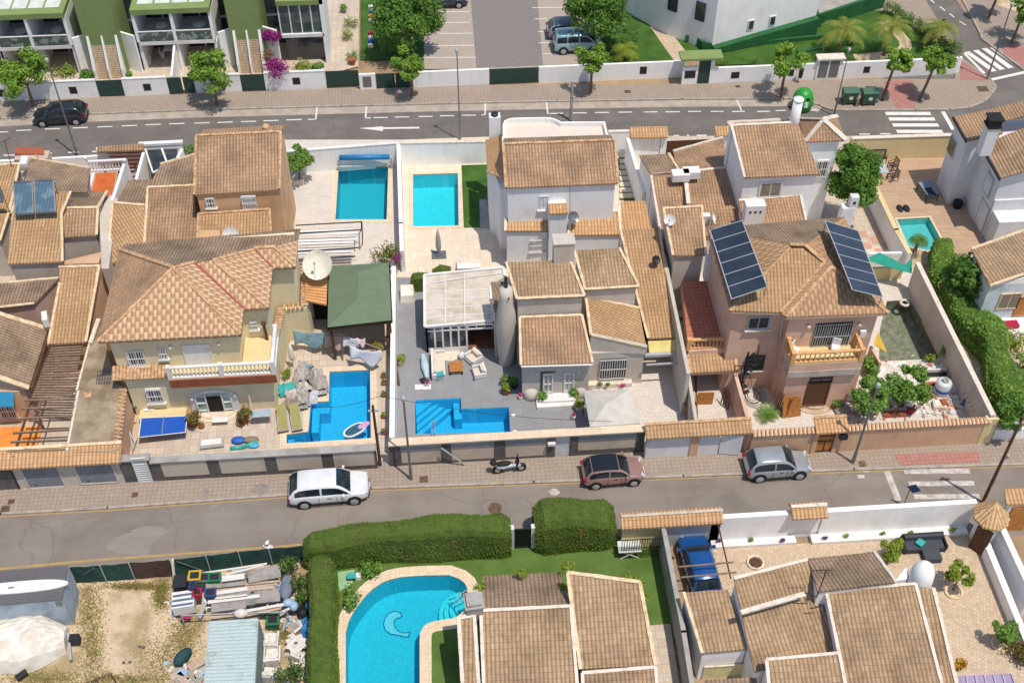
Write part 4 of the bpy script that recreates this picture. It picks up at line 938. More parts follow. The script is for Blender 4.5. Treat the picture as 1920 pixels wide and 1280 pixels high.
# porch front: french door, rounded base, steps
d = facade(t, YP, 1112,790,1305,912,'glass',M['darkstone'],M['glassg'],nx=1,fw=.14)
A_, B_ = PY(1125,800,YP), PY(1295,908,YP); w3 = (B_.x-A_.x)/3; lb = MB()
for k in (0,2):
    x0 = A_.x+w3*k; z0, z1 = B_.z, A_.z
    lb.box(x0,x0+.1,YP-.16,YP-.09,z0,z1).box(x0+w3-.1,x0+w3,YP-.16,YP-.09,z0,z1).box(x0+.1,x0+w3-.1,YP-.15,YP-.09,z1-.1,z1).box(x0+.1,x0+w3-.1,YP-.15,YP-.09,z0,z0+.35).box(x0+w3/2-.03,x0+w3/2+.03,YP-.145,YP-.09,z0+.35,z1-.1).box(x0+.1,x0+w3-.1,YP-.14,YP-.09,(z0+z1)/2,(z0+z1)/2+.05)
t.add('french_door', lb, M['white'], parent=d)
for s, xx in ((-1, pw[0].x+.55),(1, pw[1].x-.5)):
    t.add('rounded_base', MB().lathe((xx, YP+.1, 0), [(.5,0),(.5,.6),(.35,.85),(.1,.95)], 14), gw, True)
t.add('porch_step', MB().box(P(1090,995,.1).x, P(1312,985,.1).x, P(1200,1000,.13).y, YP-.01, .1, .34).box(P(1090,995,.1).x+.3, P(1312,985,.1).x-.1, YP-.75, YP-.02, .34, .5), M['white'])
for a, b in ((1092,800),(1325,788)): q = PY(a,b,YP); t.add('wall_lamp', MB().obox(q-V((0,.1,.1)),.1,.1,.22), M['white'])
YR = p4r[0].y+.06
xa, xb = PY(1388,690,YR+.2).x, PY(1678,690,YR+.2).x; YR = (p4r[0].y+p4r[1].y)/2-.05
t.add('facade_wall', MB().box(pw[1].x, PY(1676,700,YR).x, YR, YR+.3, 0, 3.0), M['greywall'])
facade(t, YR, 1447,722,1583,822,'glass',M['darkstone'],bm=M['white'],fw=.16)
a, b = P(1372,890,.13), P(1622,885,.13); 
solo('planter','long low white planter below the barred window','planter',MB().box(a.x,b.x,a.y-.05,a.y+.35,.1,.5), M['mortw'])
# glazed veranda
t = T('veranda', 'glazed veranda with white frame and pale ribbed roof on the dark patio', 'veranda')
vz, vb = 2.55, 3.1
vp = [P(466,546,vz),P(846,512,vz),P(832,322,vb-.2),P(912,262,vb),P(905,216,vb+.1),P(463,258,vb)]
t.add('roof_sheet', MB().slab([vp[0],vp[1],vp[2],vp[3],vp[4],vp[5]], .07), mat('milky_polycarbonate','ded2c0',.35,.12,1.2,'c0b29e',.42,.66,.03,.02,0,.5))
fb = MB()
for a, b in ((0,1),(1,2),(3,4),(4,5),(5,0)): fb.bar(vp[a]+V((0,0,.01)), vp[b]+V((0,0,.01)), .16, .1)
t.add('roof_frame', fb, M['white']); fb = MB()
for i in range(1,6):
    k = i/6; L = vp[0]+(vp[5]-vp[0])*k; e = vp[1] if k < .6 else vp[3]; Rt = vp[1]+(vp[2]-vp[1])*min(1,k/.72) if k < .72 else vp[3]+(vp[4]-vp[3])*((k-.72)/.28); fb.bar(L, V((Rt.x,L.y+(Rt.y-L.y)*1,L.z+(Rt.z-L.z))), .06, .06)
for x in (580, 688): fb.bar(P(x,535,vz+.02), P(x-2,245,vb+.02), .06, .07)
t.add('glazing_bars', fb, M['white'])
YV = vp[0].y+.12; x0, x1 = vp[0].x+.08, PY(700,600,YV).x; xe = vp[1].x
t.add('glass_front', MB().box(x0,x1,YV,YV+.03,.5,2.4), M['glass']); fb = MB()
for i in range(6): x = x0+(x1-x0)*i/5; fb.box(x-.06,x+.06,YV-.05,YV+.06,.13,2.5)
fb.box(x0,x1,YV-.04,YV+.05,.13,.5).box(x0,xe,YV-.04,YV+.05,2.02,2.12).box(x0,xe,YV-.04,YV+.05,2.36,2.5)
for i in range(9): x = x0+(xe-x0)*i/8; fb.box(x-.03,x+.03,YV-.035,YV+.045,2.12,2.36)
t.add('front_frame', fb, M['white'])
t.add('glass_side', MB().box(x0-.02,x0+.02,YV,vp[5].y-.1,.5,2.45), M['glass']); fb = MB()
for i in range(7): y = YV+(vp[5].y-YV)*i/6; fb.box(x0-.06,x0+.06,y-.05,y+.05,.13,2.5)
t.add('side_frame', fb, M['white']); t.add('inside_wall', MB().box(x0+.3,xe+.3,vp[5].y-.6,vp[5].y-.4,0,2.4).box(xe-.1,xe+.2,YV,vp[5].y-.6,0,2.5), mat('dark_brown_inside','5a4034',.9))
t.add('inside_floor', MB().box(x0,xe,YV+.05,vp[5].y-.6,.13,.16), mat('brown_floor','8a6048',.7))
# ---- white house with tower, upper right
t = house('white house with small pyramid-roofed tower and broad brown tiled roof'); tile(3)
p = SR(t, [(345,990),(770,970)], [(640,683),(272,702)], 7.1, .36, M['roofA'], M['mortw'], (2,3), ww, [.25,.1,.1,.1])
pB = [p[3], p[2], p[2]+V((0,.7,-.25)), p[3]+V((0,.7,-.25))]; roof(t, pB, M['roofP'], ridge=(1,2,3), rm=M['mortw'], rw=.35); under(t, pB, ww, .05)
Y3 = p[0].y+.25
f0, f1, f2, f3 = P(685,790,7.5), P(912,780,7.5), P(862,650,7.5), P(645,664,7.5); ap = P(787,667,8.5)
for a, b in ((f0,f1),(f1,f2),(f2,f3),(f3,f0)): roof(t, [a,b,ap], M['roofA'], ridge=(1,), rm=M['mortw'], rw=.3)
tw = [V((f0.x-.3,f0.y+.25,0)), V((f1.x-.35,f1.y+.25,0)), V((f2.x-.2,f2.y-.1,0)), V((f3.x+.2,f3.y-.1,0))]; t.add('tower_wall', MB().prism(tw, 0, 7.4), ww)
facade(t, tw[0].y, 752,893,797,985,'glass',M['bgwall'],bm=M['white'])
facade(t, Y3, 432,1015,545,1098,'slats',M['bgwall'],mat('beige_shutter','a89c88',.7),fw=.14)
q = P(628,680,8.6); t.add('chimney', MB().tube(V((q.x,q.y+.2,7.5)), V((q.x,q.y+.2,10.2)), .33, n=14).tube(V((q.x,q.y+.2,10.2)), V((q.x,q.y+.2,10.3)), .36, n=14), ww, True)
t.add('drainpipe', MB().tube(P(308,870,6.8), P(290,990,4.4), .06), M['grey'])
tile(0)
a = [P(1221,327,5.3), P(1367,313.5,5.3)]
p = SR(t, [(1240,445),(1395,440)], [(1391,400),(1385,372),(1367,313.5),(1221,327)], 3.6, .24, M['roofA'], M['mortw'], (4,5), ww, .1)
zr = p[4].z
q = [P(1221,327,zr), P(1274,323,zr), P(1254,288.5,zr-.8), P(1199,290,zr-.8)]; roof(t, q, M['roofC'], ridge=(1,), rm=M['mortar']); under(t, q, ww, .08)
q = [P(1270,322,zr), P(1367,311,zr), P(1355,258,zr-1.0), P(1262,288,zr-.9)]; roof(t, q, M['roofA'], ridge=(2,), rm=M['mortw']); under(t, [q[0],q[1],q[2],q[3]], ww, .08)
p = SR(t, [(1398,448),(1516,440)], [(1501,366),(1385,377)], 4.2, .28, M['roofA'], M['mortw'], (1,2), ww, .1)
q = P(1412,422,4.5); t.add('vent_chimney', MB().obox(V((q.x,q.y+.35,3.5)), 1.3,.7,2.6), ww)
for i in (-1,0,1): hole(t, V((q.x+i*.34,q.y-.01,5.55)), .14)
q = P(1592,412,2.6); t.add('slanted_chimney', MB().obox(V((q.x-.2,q.y+.3,0)), .85,.6,3.6).obox(V((q.x+.1,q.y+.3,3.6)), .55,.5,.9), M['bgwall']); hole(t, V((q.x+.1,q.y+.03,3.95)), .18)
t.add('mortar_rib', MB().bar(P(1286,340,zr-.1), P(1291,383,4.7), .28, .1), M['mortw'])
tt = T('rooftop_air_conditioner', 'pair of white air conditioner boxes on the ridge of the brown roof', 'air conditioner')
for i,(a,b,k) in enumerate(((1275,335,1.2),(1295,330,1.15))): q = P(a,b,zr+.1); tt.add('casing', MB().obox(q, k, .75, .55), M['white'])
# boundary wall of this house
tile(2)
wall('white side wall with a pale coping between the stepping-slab passage and the brown-roofed house', [P(1600,770,2.5), P(1690,1075,2.5)], 2.5, ww, .25)
# ---- small building left of the brown house
t = house('small beige block with square brown tiled roof left of the solar panels'); tile(0)
p = SR(t, [(1262,479),(1323,477)], [(1316,387),(1244,391)], 5.2, .26, M['roofA'], M['mortar'], (1,2,3), M['greywall'], .12)
dish('satellite_dish', 'white satellite dish on the left edge of the small square roof', P(1256,412,6.2), .38, -20, 35, M['white'], .6)
dish('satellite_dish', 'narrow oval dish seen side-on, right of the small square roof', P(1336,410,6.0), .38, 75, 25, M['white'], .6)
solo('chimney_pot', 'small white chimney pot right of the small square roof', 'chimney', MB().obox(P(1322,422,5.0), .45,.4,.9), M['white'])
# ---- brown house with solar panels
t = house('salmon brick two-storey house with two solar arrays on its hipped roof'); tile(6); pk = M['pink']
ze = 7.5
L0, L1, F0, F1 = P(265,452,ze), P(548,462,ze), P(580,487,ze), P(1148,466,ze)
s = .42
K1, K2 = up(600,86,L0.y,ze,s), up(682,89,L0.y,ze,s); AP = up(830,208,F0.y,ze,s); zv = up(792,186,L0.y,ze,s)
K0 = P(140,-5,ze); KN = P(120,-60,ze+.1); E1 = P(905,-70,ze)
m_ = M['roofB']
roof(t, [L0,L1,K2,K1][:2]+[zv,K2,K1], m_, ridge=(4,), rm=M['mortd'])
roof(t, [F0,F1,AP], M['roofU'], ridge=(1,2), rm=M['mortd'])
roof(t, [F0,AP,zv,L1], m_)
def ng(pts, m, name='roof', th=.12):
    mb = MB().slab(pts, th)
    e0, e1 = V(pts[0]), V(pts[1]); ax = V((e1.x-e0.x, e1.y-e0.y, 0)).normalized(); ay = V((-ax.y, ax.x, 0))
    for i, q in enumerate(mb.v): mb.uv[i] = (V(q).dot(ax)+100, V(q).dot(ay)*1.09+100)
    return t.add(name, mb, m)
ng([K0,L0,K1], M['roofU'])
ng([F1,E1,K2,zv,AP], M['roofU'])
ng([E1,V((K0.x+.05,K0.y+.05,ze)),K1,K2], M['roofC'])
t.add('ridge_tiles', MB().bar(K1,K2,.24,.09).bar(K2,zv,.24,.09).bar(L1,zv,.18,.07), M['mortd'])
YBy, YLf = F0.y+.35, L0.y+.35
t.add('wall', MB().box(L0.x+.35, F0.x+.4, YLf, K0.y, 0, ze-.15), pk); t.add('bay_wall', MB().box(F0.x+.35, F1.x-.35, YBy, K0.y-.1, 0, ze-.14), pk)
t.add('soffit', MB().prism([V((q.x,q.y,0)) for q in (L0,L1,F0,F1,E1,K0)], ze-.24, ze-.13), M['mauve'])
facade(t, YLf, 368,487,478,550,'glass',M['lgrey'],sill=M['mortw']); facade(t, YLf, 355,705,442,777,'glass',M['dark'],bm=M['dark'],sill=M['mortw'])
facade(t, YBy, 748,525,912,650,'glass',M['dark'],bm=M['lgrey'],nx=2)
# balcony
yf = YBy-1.4; bz = PY(800,742,yf).z; bx0, bx1 = PY(604,740,yf).x, PY(1002,735,yf).x; zb1 = PY(800,785,yf).z; zb2 = PY(800,815,yf).z
t.add('balcony_block', MB().box(bx0,bx1,yf,YBy-.005,zb1,bz-.12), pk); t.add('balcony_band', MB().box(bx0-.03,bx1+.03,yf-.03,YBy,zb2,zb1), mat('pale_band','cfc0b6',.9))
t.add('balcony_floor', MB().box(bx0,bx1,yf,YBy-.01,bz-.12,bz), M['ochre'])
ob = mat('orange_stone','e8b47c',.8)
balustrade(t, [V((bx0+.1,YBy-.15)),V((bx0+.1,yf+.1)),V((bx1-.1,yf+.1)),V((bx1-.1,YBy-.15))], bz, .85, ob, 1, sp=.28)
t.add('balcony_underwall', MB().box(bx0+.1, bx1-.1, yf+.25, YBy-.005, 0, zb2), pk)
d = facade(t, yf+.25, 702,848,795,972,'solid',M['woodd'],M['woodd'],nx=1); facade(t, yf+.25, 712,828,832,848,'glass',M['dark'],name='transom')
for a, b in ((700,532),(982,520)): q = PY(a,b,YBy); t.add('wall_lamp', MB().sphere(q-V((0,.18,0)),.13,.13,.13,8,5).tube(q,q-V((0,.12,0)),.03), M['fabric'])
q = PY(1000,570,YBy); t.add('white_box', MB().obox(q-V((0,.15,.25)),.35,.25,.5), M['white'])
for k in ((632,660,50),(850,672,-20)):
    tt = T('balcony_chair', 'white plastic chair on the orange balcony, %s'%('left one' if k[0] < 700 else 'before the window'), 'chair', 'white chairs on the orange balcony'); c = PY(k[0],k[1],YBy-.6); c.z = bz; m4 = Matrix.Translation(c) @ Matrix.Rotation(R(k[2]),4,'Z')
    tt.add('seat', MB().box(-.24,.24,-.24,.24,.38,.43).xf(m4), M['white']); tt.add('backrest', MB().box(-.24,.24,.2,.25,.43,.95).xf(m4), M['white'])
    for x in (-.2,.2):
        for y in (-.2,.2): tt.add('leg', MB().box(x-.02,x+.02,y-.02,y+.02,.0,.38).xf(m4), M['white'])
# drain pipe along the corner
t.add('drainpipe', MB().tube(P(560,470,ze-.1), PY(535,680,YLf), .05), M['lgrey'])
# red terrace on the left
tz = 3.4; tp = [P(30,665,tz),P(245,655,tz),P(180,285,tz),P(-5,292,tz)]
t.add('terrace_block', MB().prism([V((q.x,q.y,0)) for q in (tp[0],V((L0.x+.4,tp[1].y,0)),V((L0.x+.4,tp[2].y,0)),tp[3])], 2.6, tz-.03), pk)
t.add('terrace_floor', MB().prism([V((q.x,q.y,0)) for q in (tp[0],V((L0.x+.34,tp[1].y,0)),V((L0.x+.34,tp[2].y,0)),tp[3])], tz-.03, tz), M['terra'])
balustrade(t, [tp[0], P(285,655,tz)], tz, .8, ob, 1)
t.add('terrace_front', MB().box(tp[0].x, P(285,655,tz).x, tp[0].y-.2, tp[0].y+.0, 2.6, tz-.02), pk)
c0, c1 = tp[0].x-.05, P(290,655,tz).x
q = [V((c0,tp[0].y-1.25,2.6)),V((c1,tp[0].y-1.25,2.6)),V((c1,tp[0].y-.2,3.05)),V((c0,tp[0].y-.2,3.05))]; roof(t, q, M['roofB'], ridge=(1,3), rm=M['mortd']); t.add('porch_lintel', MB().box(c0,c1,tp[0].y-1.1,tp[0].y-.9,2.15,2.42), pk)
t.add('side_wall', MB().box(c1-.12,c1+.1,43.9,tp[0].y-1.1,0,2.2), pk); t.add('rear_wall', MB().box(c0,c1,tp[0].y+1.2,tp[0].y+1.35,0,2.6), mat('dark_plaster','6e5a4e',.9))
tile(0); wall('tall beige party wall left of the red tiled terrace', [P(1245,478,3.9), P(1291,700,3.9)], 3.9, M['greywall'], .22)
wall('lower grey party wall between the driveway and the carport', [P(1291,700,2.4), P(1307,800,2.4)], 2.4, M['greywall'], .2)
tile(6); t2 = T('white_wall_tank', 'tall white box fixed to the wall above the red terrace', 'water heater'); q = P(150,255,4.4); t2.add('casing', MB().obox(V((q.x,q.y+.25,3.9)), .62,.5,1.75), M['white']); t2.add('lid', MB().obox(V((q.x,q.y+.25,5.65)), .68,.56,.05), M['white'])
# solar arrays
def array(label, fl, fr, br, bl, zl, zh):
    t = T('solar_array', label, 'solar panels', 'solar arrays on the salmon house roof'); tile(0)
    a, b, c, d = P(*fl,zl[0]), P(*fr,zl[1]), P(*br,zh[1]), P(*bl,zh[0])
    pv = mat('solar_cells','2c3440',.15,.1,.8,'39434f',.4,.7,.04,0,0,.6,coat=.5)
    for i in range(6):
        k0, k1 = i/6+.004, (i+1)/6-.004
        t.add('panel', MB().slab([a+(d-a)*k0, b+(c-b)*k0, b+(c-b)*k1, a+(d-a)*k1], .04), pv)
    fb = MB()
    for i in range(7): k = i/6; fb.bar(a+(d-a)*k+V((0,0,-.02)), b+(c-b)*k+V((0,0,-.02)), .045, .035)
    fb.bar(a,d,.05,.02).bar(b,c,.05,.02); t.add('frame', fb, M['lgrey'])
    fb = MB()
    for i in range(4):
        k = i/3*.94+.03
        for q in (a+(d-a)*k, b+(c-b)*k): fb.tube(q-V((0,0,.05)), V((q.x,q.y,q.z-.9)), .025)
    t.add('support', fb, M['grey'])
array('left solar array of six panels on the hipped roof of the salmon house', (1371.6,560.4),(1438.6,538),(1391.4,413.5),(1331.2,431.6),(8.6,9.1),(8.6,9.1))
array('right solar array of six panels on the hipped roof of the salmon house', (1598,543),(1655,557),(1609,433),(1546.5,414),(9.3,8.6),(9.3,8.6))
# ---- grey-white house at the right edge
t = house('pale grey rendered house with brown gabled roof at the end of the timber deck'); bg = M['bgwall']
c = P(1775.2,382.8,.13); b = P(1755.9,342.2,.13); XA, YA, YB2 = (c.x+b.x)/2, c.y, b.y+1.5
e = P(1833,443.8,.13); XB, YC = P(1803,388,.13).x, e.y; zA = 7.0; zB = 6.3
zA, zB = 6.05, 5.5
X9 = XB+9; A0 = P(1812.7,259,zA); A1 = P(1788,218,zA); Bf = P(1879.8,334,zB); Bm = P(1835,264,zB)
t.add('wing_wall', MB().box(XA, XB+.3, YA, A1.y-.15, 0, zA-.1), bg); t.add('wall', MB().box(XB+.31, X9, Bf.y+.3, A1.y, 0, zB-.05), bg)
yr = A1.y-.05; xr = XB+1.2
ng([V((XA-.25,YA-.25,zA)),V((xr,YA-.25,zA+.5)),V((xr,yr,zA+.5)),V((XA-.25,yr,zA))], M['roofA']); ng([V((xr,YA+1,zA+.5)),V((X9,YA+1,zA+2.4)),V((X9,yr,zA+2.4)),V((xr,yr,zA+.5))], M['roofA'])
t.add('verge', MB().box(XA-.32,XA-.24,YA-.3,yr,zA-.2,zA+.02), M['dark'])
t.add('wing_front', MB().prism([V((XA,YA+.02,zA-.1)),V((xr,YA+.02,zA+.36)),V((xr,YA+.3,zA+.36)),V((XA,YA+.3,zA-.1))], zA-.2), bg)
xb = XB+.05; ng([V((xb,Bf.y,zB)),V((X9,Bf.y-.2,zB+3.4)),V((X9,YA+.9,zB+3.4)),V((xb,YA-.1,zB))], M['roofP'])
t.add('verge', MB().box(xb-.08,xb,Bf.y-.05,YA-.1,zB-.2,zB+.02), M['dark'])
t.add('gable', MB().prism([V((xb+.3,Bf.y+.3,zB-.05)),V((X9,Bf.y+.1,zB+3.2)),V((X9,Bf.y+.5,zB+3.2)),V((xb+.3,Bf.y+.5,zB-.05))], zB-.1), bg)
t.add('lower_block', MB().box(XB+.35, X9, YC, Bf.y+.29, 0, 3.4), bg)
t.add('porch_block', MB().box(XB+.45, XB+3.2, YC-1.3, YC-.01, 0, 2.5), bg); t.add('porch_parapet', MB().box(XB+3.3,XB+9,YC-1.6,YC-.01,0,3.2).box(XB+3.3,XB+3.5,YC-1.6,YC+1.4,3.2,3.9), M['white'])
k = P(1858,262,7.0); t.add('chimney', MB().obox(V((k.x,k.y+.4,5.6)), .8,.8,2.3), M['bgwall']); t.add('chimney_cap', MB().obox(V((k.x,k.y+.4,7.9)), .95,.95,.12).obox(V((k.x,k.y+.4,8.02)), .8,.8,.5).obox(V((k.x,k.y+.4,8.52)), 1.0,1.0,.1), M['black'])
def faceX(Xv, y0, y1, z0, z1, m1, m2):
    o = t.add('window', MB().box(Xv-.06,Xv,y0,y1,z0,z1), m1); t.add('pane', MB().box(Xv-.075,Xv-.055,y0+.12,y1-.12,z0+.12,z1-.12), m2, parent=o)
faceX(XA, YA+1.3, YA+2.5, 3.2, 4.6, M['lgrey'], M['glassg']); faceX(XB+.31, Bf.y+1.0, Bf.y+2.2, 2.9, 4.5, M['lgrey'], M['bgwall']); faceX(XB+.35, YC+.15, YC+1.6, .2, 2.5, M['lgrey'], M['bgwall'])
# ---- white-and-blue house below it
t = house('small white house with brown roof and shuttered window beside the tall dark tree')
ze = 4.4; q = [P(1855,537,ze), P(1960,500,ze+.9), P(1990,405,ze+1.8), P(1821,466,ze+.3)]
q = [P(1856,536,ze-.3), P(1930,512,ze+.4), P(1990,490,ze+.9), P(1990,408,ze+1.2), P(1822,467,ze-.3)]
ng(q, M['roofP']); t.add('verge_mortar', MB().bar(q[4],q[3],.2,.08).bar(q[0],q[2],.2,.08), M['mortar'])
Yg = q[0].y+.2; t.add('wall', MB().box(q[0].x+.15, q[0].x+9, Yg, q[4].y-.3, 0, ze-.45), mat('pale_blue_render','dfe8ea',.9)); t.add('gable', MB().prism([V((q[0].x+.15,Yg,ze-.4)),V((q[0].x+9,Yg,ze+1.6)),V((q[0].x+9,Yg+.25,ze+1.6)),V((q[0].x+.15,Yg+.25,ze-.4))], ze-.46), ww)
facade(t, Yg, 1878,550,1906,577,'slats',M['mortar'],mat('taupe_shutter','9c9080',.7)) ; facade(t, Yg, 1912,556,1932,590,'solid',M['woodo'],M['woodo'],nx=1)
a = P(1846,585,.4); t.add('plinth', MB().prism([P(1846,588,.9),P(1868,630,.9),P(1960,615,.9),P(1960,585,.9)], 0, .9), ww)
solo('sill_cushion', 'crimson-pink cushion lying on the white plinth by the shuttered window', 'cushion', MB().obox(P(1893,612,.9), 1.0,.55,.3,.05), M['red'])
# ---------------------------------------------------------------- lower street frontage
def XB_(a, b, z=.12): return P(a, b, z).x
def capTiles(mb, x0, x1, y, z, w_=.45, sp=.24, r=.1, drop=.12):
    n = int((x1-x0)/sp)
    for i in range(n):
        x = x0+(x1-x0)*(i+.5)/n; mb.tube((x, y+.02, z+drop), (x, y-w_*.5, z-.02), r, r*.95, 6).tube((x, y-.02, z+drop), (x, y+w_*.5, z-.02), r, r*.95, 6)
    return mb
tile(7)
Y1 = P(500,172,.12).y
t = T('garage_front', 'street front with two grey garage doors under a tiled cap at the left edge', 'garages')
x0, x1 = XB_(-250,200), XB_(720,165)
t.add('wall', MB().box(x0,x1,Y1,Y1+.3,0,2.35), M['greywall'])
cx0, cx1 = x0, P(682,-18,2.5).x; q = [V((cx0,Y1-.35,2.42)),V((cx1,Y1-.35,2.42)),V((cx1,Y1+.75,2.85)),V((cx0,Y1+.75,2.85))]
roof(t, q, M['roofO'], ridge=(2,), rm=M['mortar'])
for a0,b0,a1,b1,m in ((108,78,372,182,'gd'),(400,48,668,158,'gd')):
    o = facade(t, Y1, a0,b0,a1,b1,'solid',M['greywall'],mat('blue_grey_door','8d949c',.5),nx=1,name='garage_door')
    pa, pb = PY(a0,b0,Y1), PY(a1,b1,Y1); rb = MB()
    for k in range(1,8): z = pb.z+(pa.z-pb.z)*k/8; rb.box(pa.x+.1,pb.x-.1,Y1-.04,Y1-.03,z-.012,z+.012)
    rb.box((pa.x+pb.x)/2-.15-.5,(pa.x+pb.x)/2-.5,Y1-.08,Y1-.04,pb.z+.35,pb.z+.5); t.add('ribs', rb, M['grey'], parent=o)
facade(t, Y1, -60,95,120,205,'solid',M['dark'],M['darkstone'],nx=1,name='side_panel')
t = T('entrance_wall', 'dark grey stone entrance block with a white metal gate', 'entrance')
x0, x1 = XB_(725,160)+.02, XB_(865,155); t.add('wall', MB().box(x0-.25,x1+.05,Y1-.02,Y1+.3,0,2.1), M['darkstone']); t.add('coping', MB().box(x0-.35,x1+.1,Y1-.12,Y1+.4,2.1,2.2), M['concg'])
o = facade(t, Y1-.02, 727,25,858,158,'solid',M['white'],mat('pale_blue_white_metal','d5dde4',.5),nx=1,name='gate'); pa, pb = PY(727,25,Y1), PY(858,158,Y1)
t.add('gate_slats', (lambda b:[b.box(pa.x+.1,pb.x-.1,Y1-.1,Y1-.05,pb.z+.15+i*.2,pb.z+.2+i*.2) for i in range(9)] and b)(MB()), M['white'], parent=o)
t = T('garden_wall', 'long grey garden wall inlaid with plain beige panels before the yellow house', 'wall')
x0, x1 = x1+.06, P(300,1170+1280*0-1250,.12).x
tile(8); x1 = XB_(205,72); tile(7); zt = 1.85
t.add('wall', MB().box(x0,x1,Y1-.04,Y1+.22,0,zt), M['darkstone']); t.add('coping', MB().box(x0,x1,Y1-.15,Y1+.33,zt,zt+.09), M['concg'])
for a0,b0,a1,b1 in ((893,44,1168,112),(1218,28,1484,80),(1538,10,1798,56),(1855,-10,2090,38)):
    pa, pb = PY(a0,b0+8,Y1-.04), PY(a1,b1-6,Y1-.04); t.add('panel', MB().box(pa.x,pb.x,Y1-.07,Y1-.041,.5,1.72), M['panel'])
tile(8)
Y2 = P(700,45,.12).y; tile(5)
t = T('garden_wall', 'garden wall of dark pillars and beige panels with glazed strips before the grey patio', 'wall')
def x5(a): return PY(a, 1190, Y2).x
x0, xe = x5(262), x5(1688); zt = 2.15
t.add('plinth', MB().box(x0,x5(1192),Y2,Y2+.2,0,.3), M['darkstone'])
o = t.add('coping', MB().box(x0,xe,Y2-.2,Y2+.35,zt,zt+.1), M['coping'])
for a0, a1 in ((262,325),(555,612),(855,915),(1150,1193),(1278,1322),(1645,1690)): t.add('pillar', MB().box(x5(a0),x5(a1),Y2-.03,Y2+.25,.0,zt-.01), M['darkstone'])
for a0, a1 in ((325,555),(612,855),(915,1150),(1322,1645)):
    z0 = .3 if a0 < 1200 else .55
    t.add('panel', MB().box(x5(a0)+.01,x5(a1)-.01,Y2+.03,Y2+.17,z0,1.45), M['panel'])
    n = 2 if a0 > 1300 else 1; w_ = (x5(a1)-x5(a0)-.02)/n
    for k in range(n):
        g_ = t.add('glazed_strip', MB().box(x5(a0)+.08+w_*k,x5(a0)-.06+w_*(k+1),Y2+.07,Y2+.1,1.52,zt-.06), mat('frosted_strip','aab6b4',.3,.1,3))
        a, b = x5(a0)+.01+w_*k, x5(a0)+.01+w_*(k+1); t.add('strip_frame', MB().box(a,b,Y2+.02,Y2+.16,1.45,1.52).box(a,b,Y2+.02,Y2+.16,zt-.07,zt-.005).box(a,a+.07,Y2+.02,Y2+.16,1.52,zt-.07).box(b-.07,b,Y2+.02,Y2+.16,1.52,zt-.07), M['lgrey'], parent=g_)
t.add('base_panel', MB().box(x5(1322),x5(1645),Y2+.0,Y2+.2,0,.54), M['darkstone'])
t.add('gate', MB().box(x5(1195),x5(1276),Y2+.04,Y2+.1,.15,zt-.05), mat('white_gate','dfe3e8',.5)); q = PY(1172,1185,Y2); t.add('letter_box', MB().obox(q-V((0,.15,.12)),.45,.2,.2), M['white'])
# salmon side: tiled garage front and open white gate
tile(6); Y3_ = P(200,1255,.12).y
t = T('garage_front', 'white garage doors under a long brown tiled cap left of the salmon wall', 'garages')
def x6(a, b=1150): return PY(a, b, Y3_).x
x0, x1 = xe+.02, x6(380)
q = [V((x0-.1,Y3_-.25,2.3)),V((x1,Y3_-.25,2.3)),V((x1,Y3_+.55,2.65)),V((x0-.1,Y3_+.55,2.65))]; roof(t, q, M['roofB'], ridge=(2,), rm=M['mortd'])
t.add('lintel', MB().box(x0,x1,Y3_,Y3_+.3,2.1,2.3), M['salmon'])
t.add('garage_door', MB().box(x0+.15,x6(52),Y3_+.05,Y3_+.12,.12,2.1), M['bgwall']); t.add('pier', MB().box(x6(52),x6(98),Y3_-.02,Y3_+.3,0,2.1), M['salmon'])
t.add('garage_door', MB().box(x6(98),x6(215),Y3_+.05,Y3_+.12,.12,2.1), M['bgwall']); t.add('pier', MB().box(x0,x0+.15,Y3_,Y3_+.3,0,2.1), M['mortw'])
t.add('gate_leaf', MB().slab([V((x6(218),Y3_,2.0)),V((x6(330),Y3_-.2,2.0)),V((x6(330)+.06,Y3_-.16,2.0)),V((x6(218)+.06,Y3_+.04,2.0))], 1.8), M['bgwall'])
t = T('garden_wall', 'long salmon garden wall capped with scalloped clay tiles below the brown house', 'wall')
Y4 = P(1300,1214,.12).y; zt = 2.1
def x7(a, b=1100): return PY(a, b, Y4).x
t.add('wall', MB().box(x1+.01,x7(768),Y4,Y4+.25,0,zt), M['salmon']); t.add('wall', MB().box(x7(868),x7(1735,1060),Y4,Y4+.25,0,zt), M['salmon'])
t.add('wall', MB().box(x7(1700,1060),x7(1735,1060)+.35,Y4-.03,Y4+.32,0,zt+.25), M['ochre'])
t.add('coping_tiles', capTiles(MB(),x1,x7(748),Y4+.12,zt+.03), mat('pale_clay_tiles','f0c8a0',.85,.12,3)); t.add('coping_tiles', capTiles(MB(),x7(925),x7(1730,1060),Y4+.12,zt+.03), mat('pale_clay_tiles','f0c8a0',.85,.12,3))
q = [V((x7(745),Y4-.3,2.35)),V((x7(925),Y4-.3,2.35)),V((x7(925),Y4+.6,2.7)),V((x7(745),Y4+.6,2.7))]; roof(t, q, M['roofO'], ridge=(2,), rm=M['mortd'])
t.add('gate_pier', MB().box(x7(748),x7(775),Y4-.05,Y4+.3,0,2.33), M['salmon']); t.add('gate_pier', MB().box(x7(868),x7(912),Y4-.05,Y4+.3,0,2.33), M['salmon'])
g_ = t.add('gate', MB().box(x7(775),x7(868),Y4+.05,Y4+.12,.12,2.2), M['woodo']); t.add('gate_rails', MB().box(x7(775),x7(868),Y4+.02,Y4+.05,.2,.3).box(x7(775),x7(868),Y4+.02,Y4+.05,1.1,1.2).box(x7(775),x7(868),Y4+.02,Y4+.05,1.6,1.66).box(x7(820),x7(826),Y4+.02,Y4+.05,.3,1.1), M['woodd'], parent=g_)
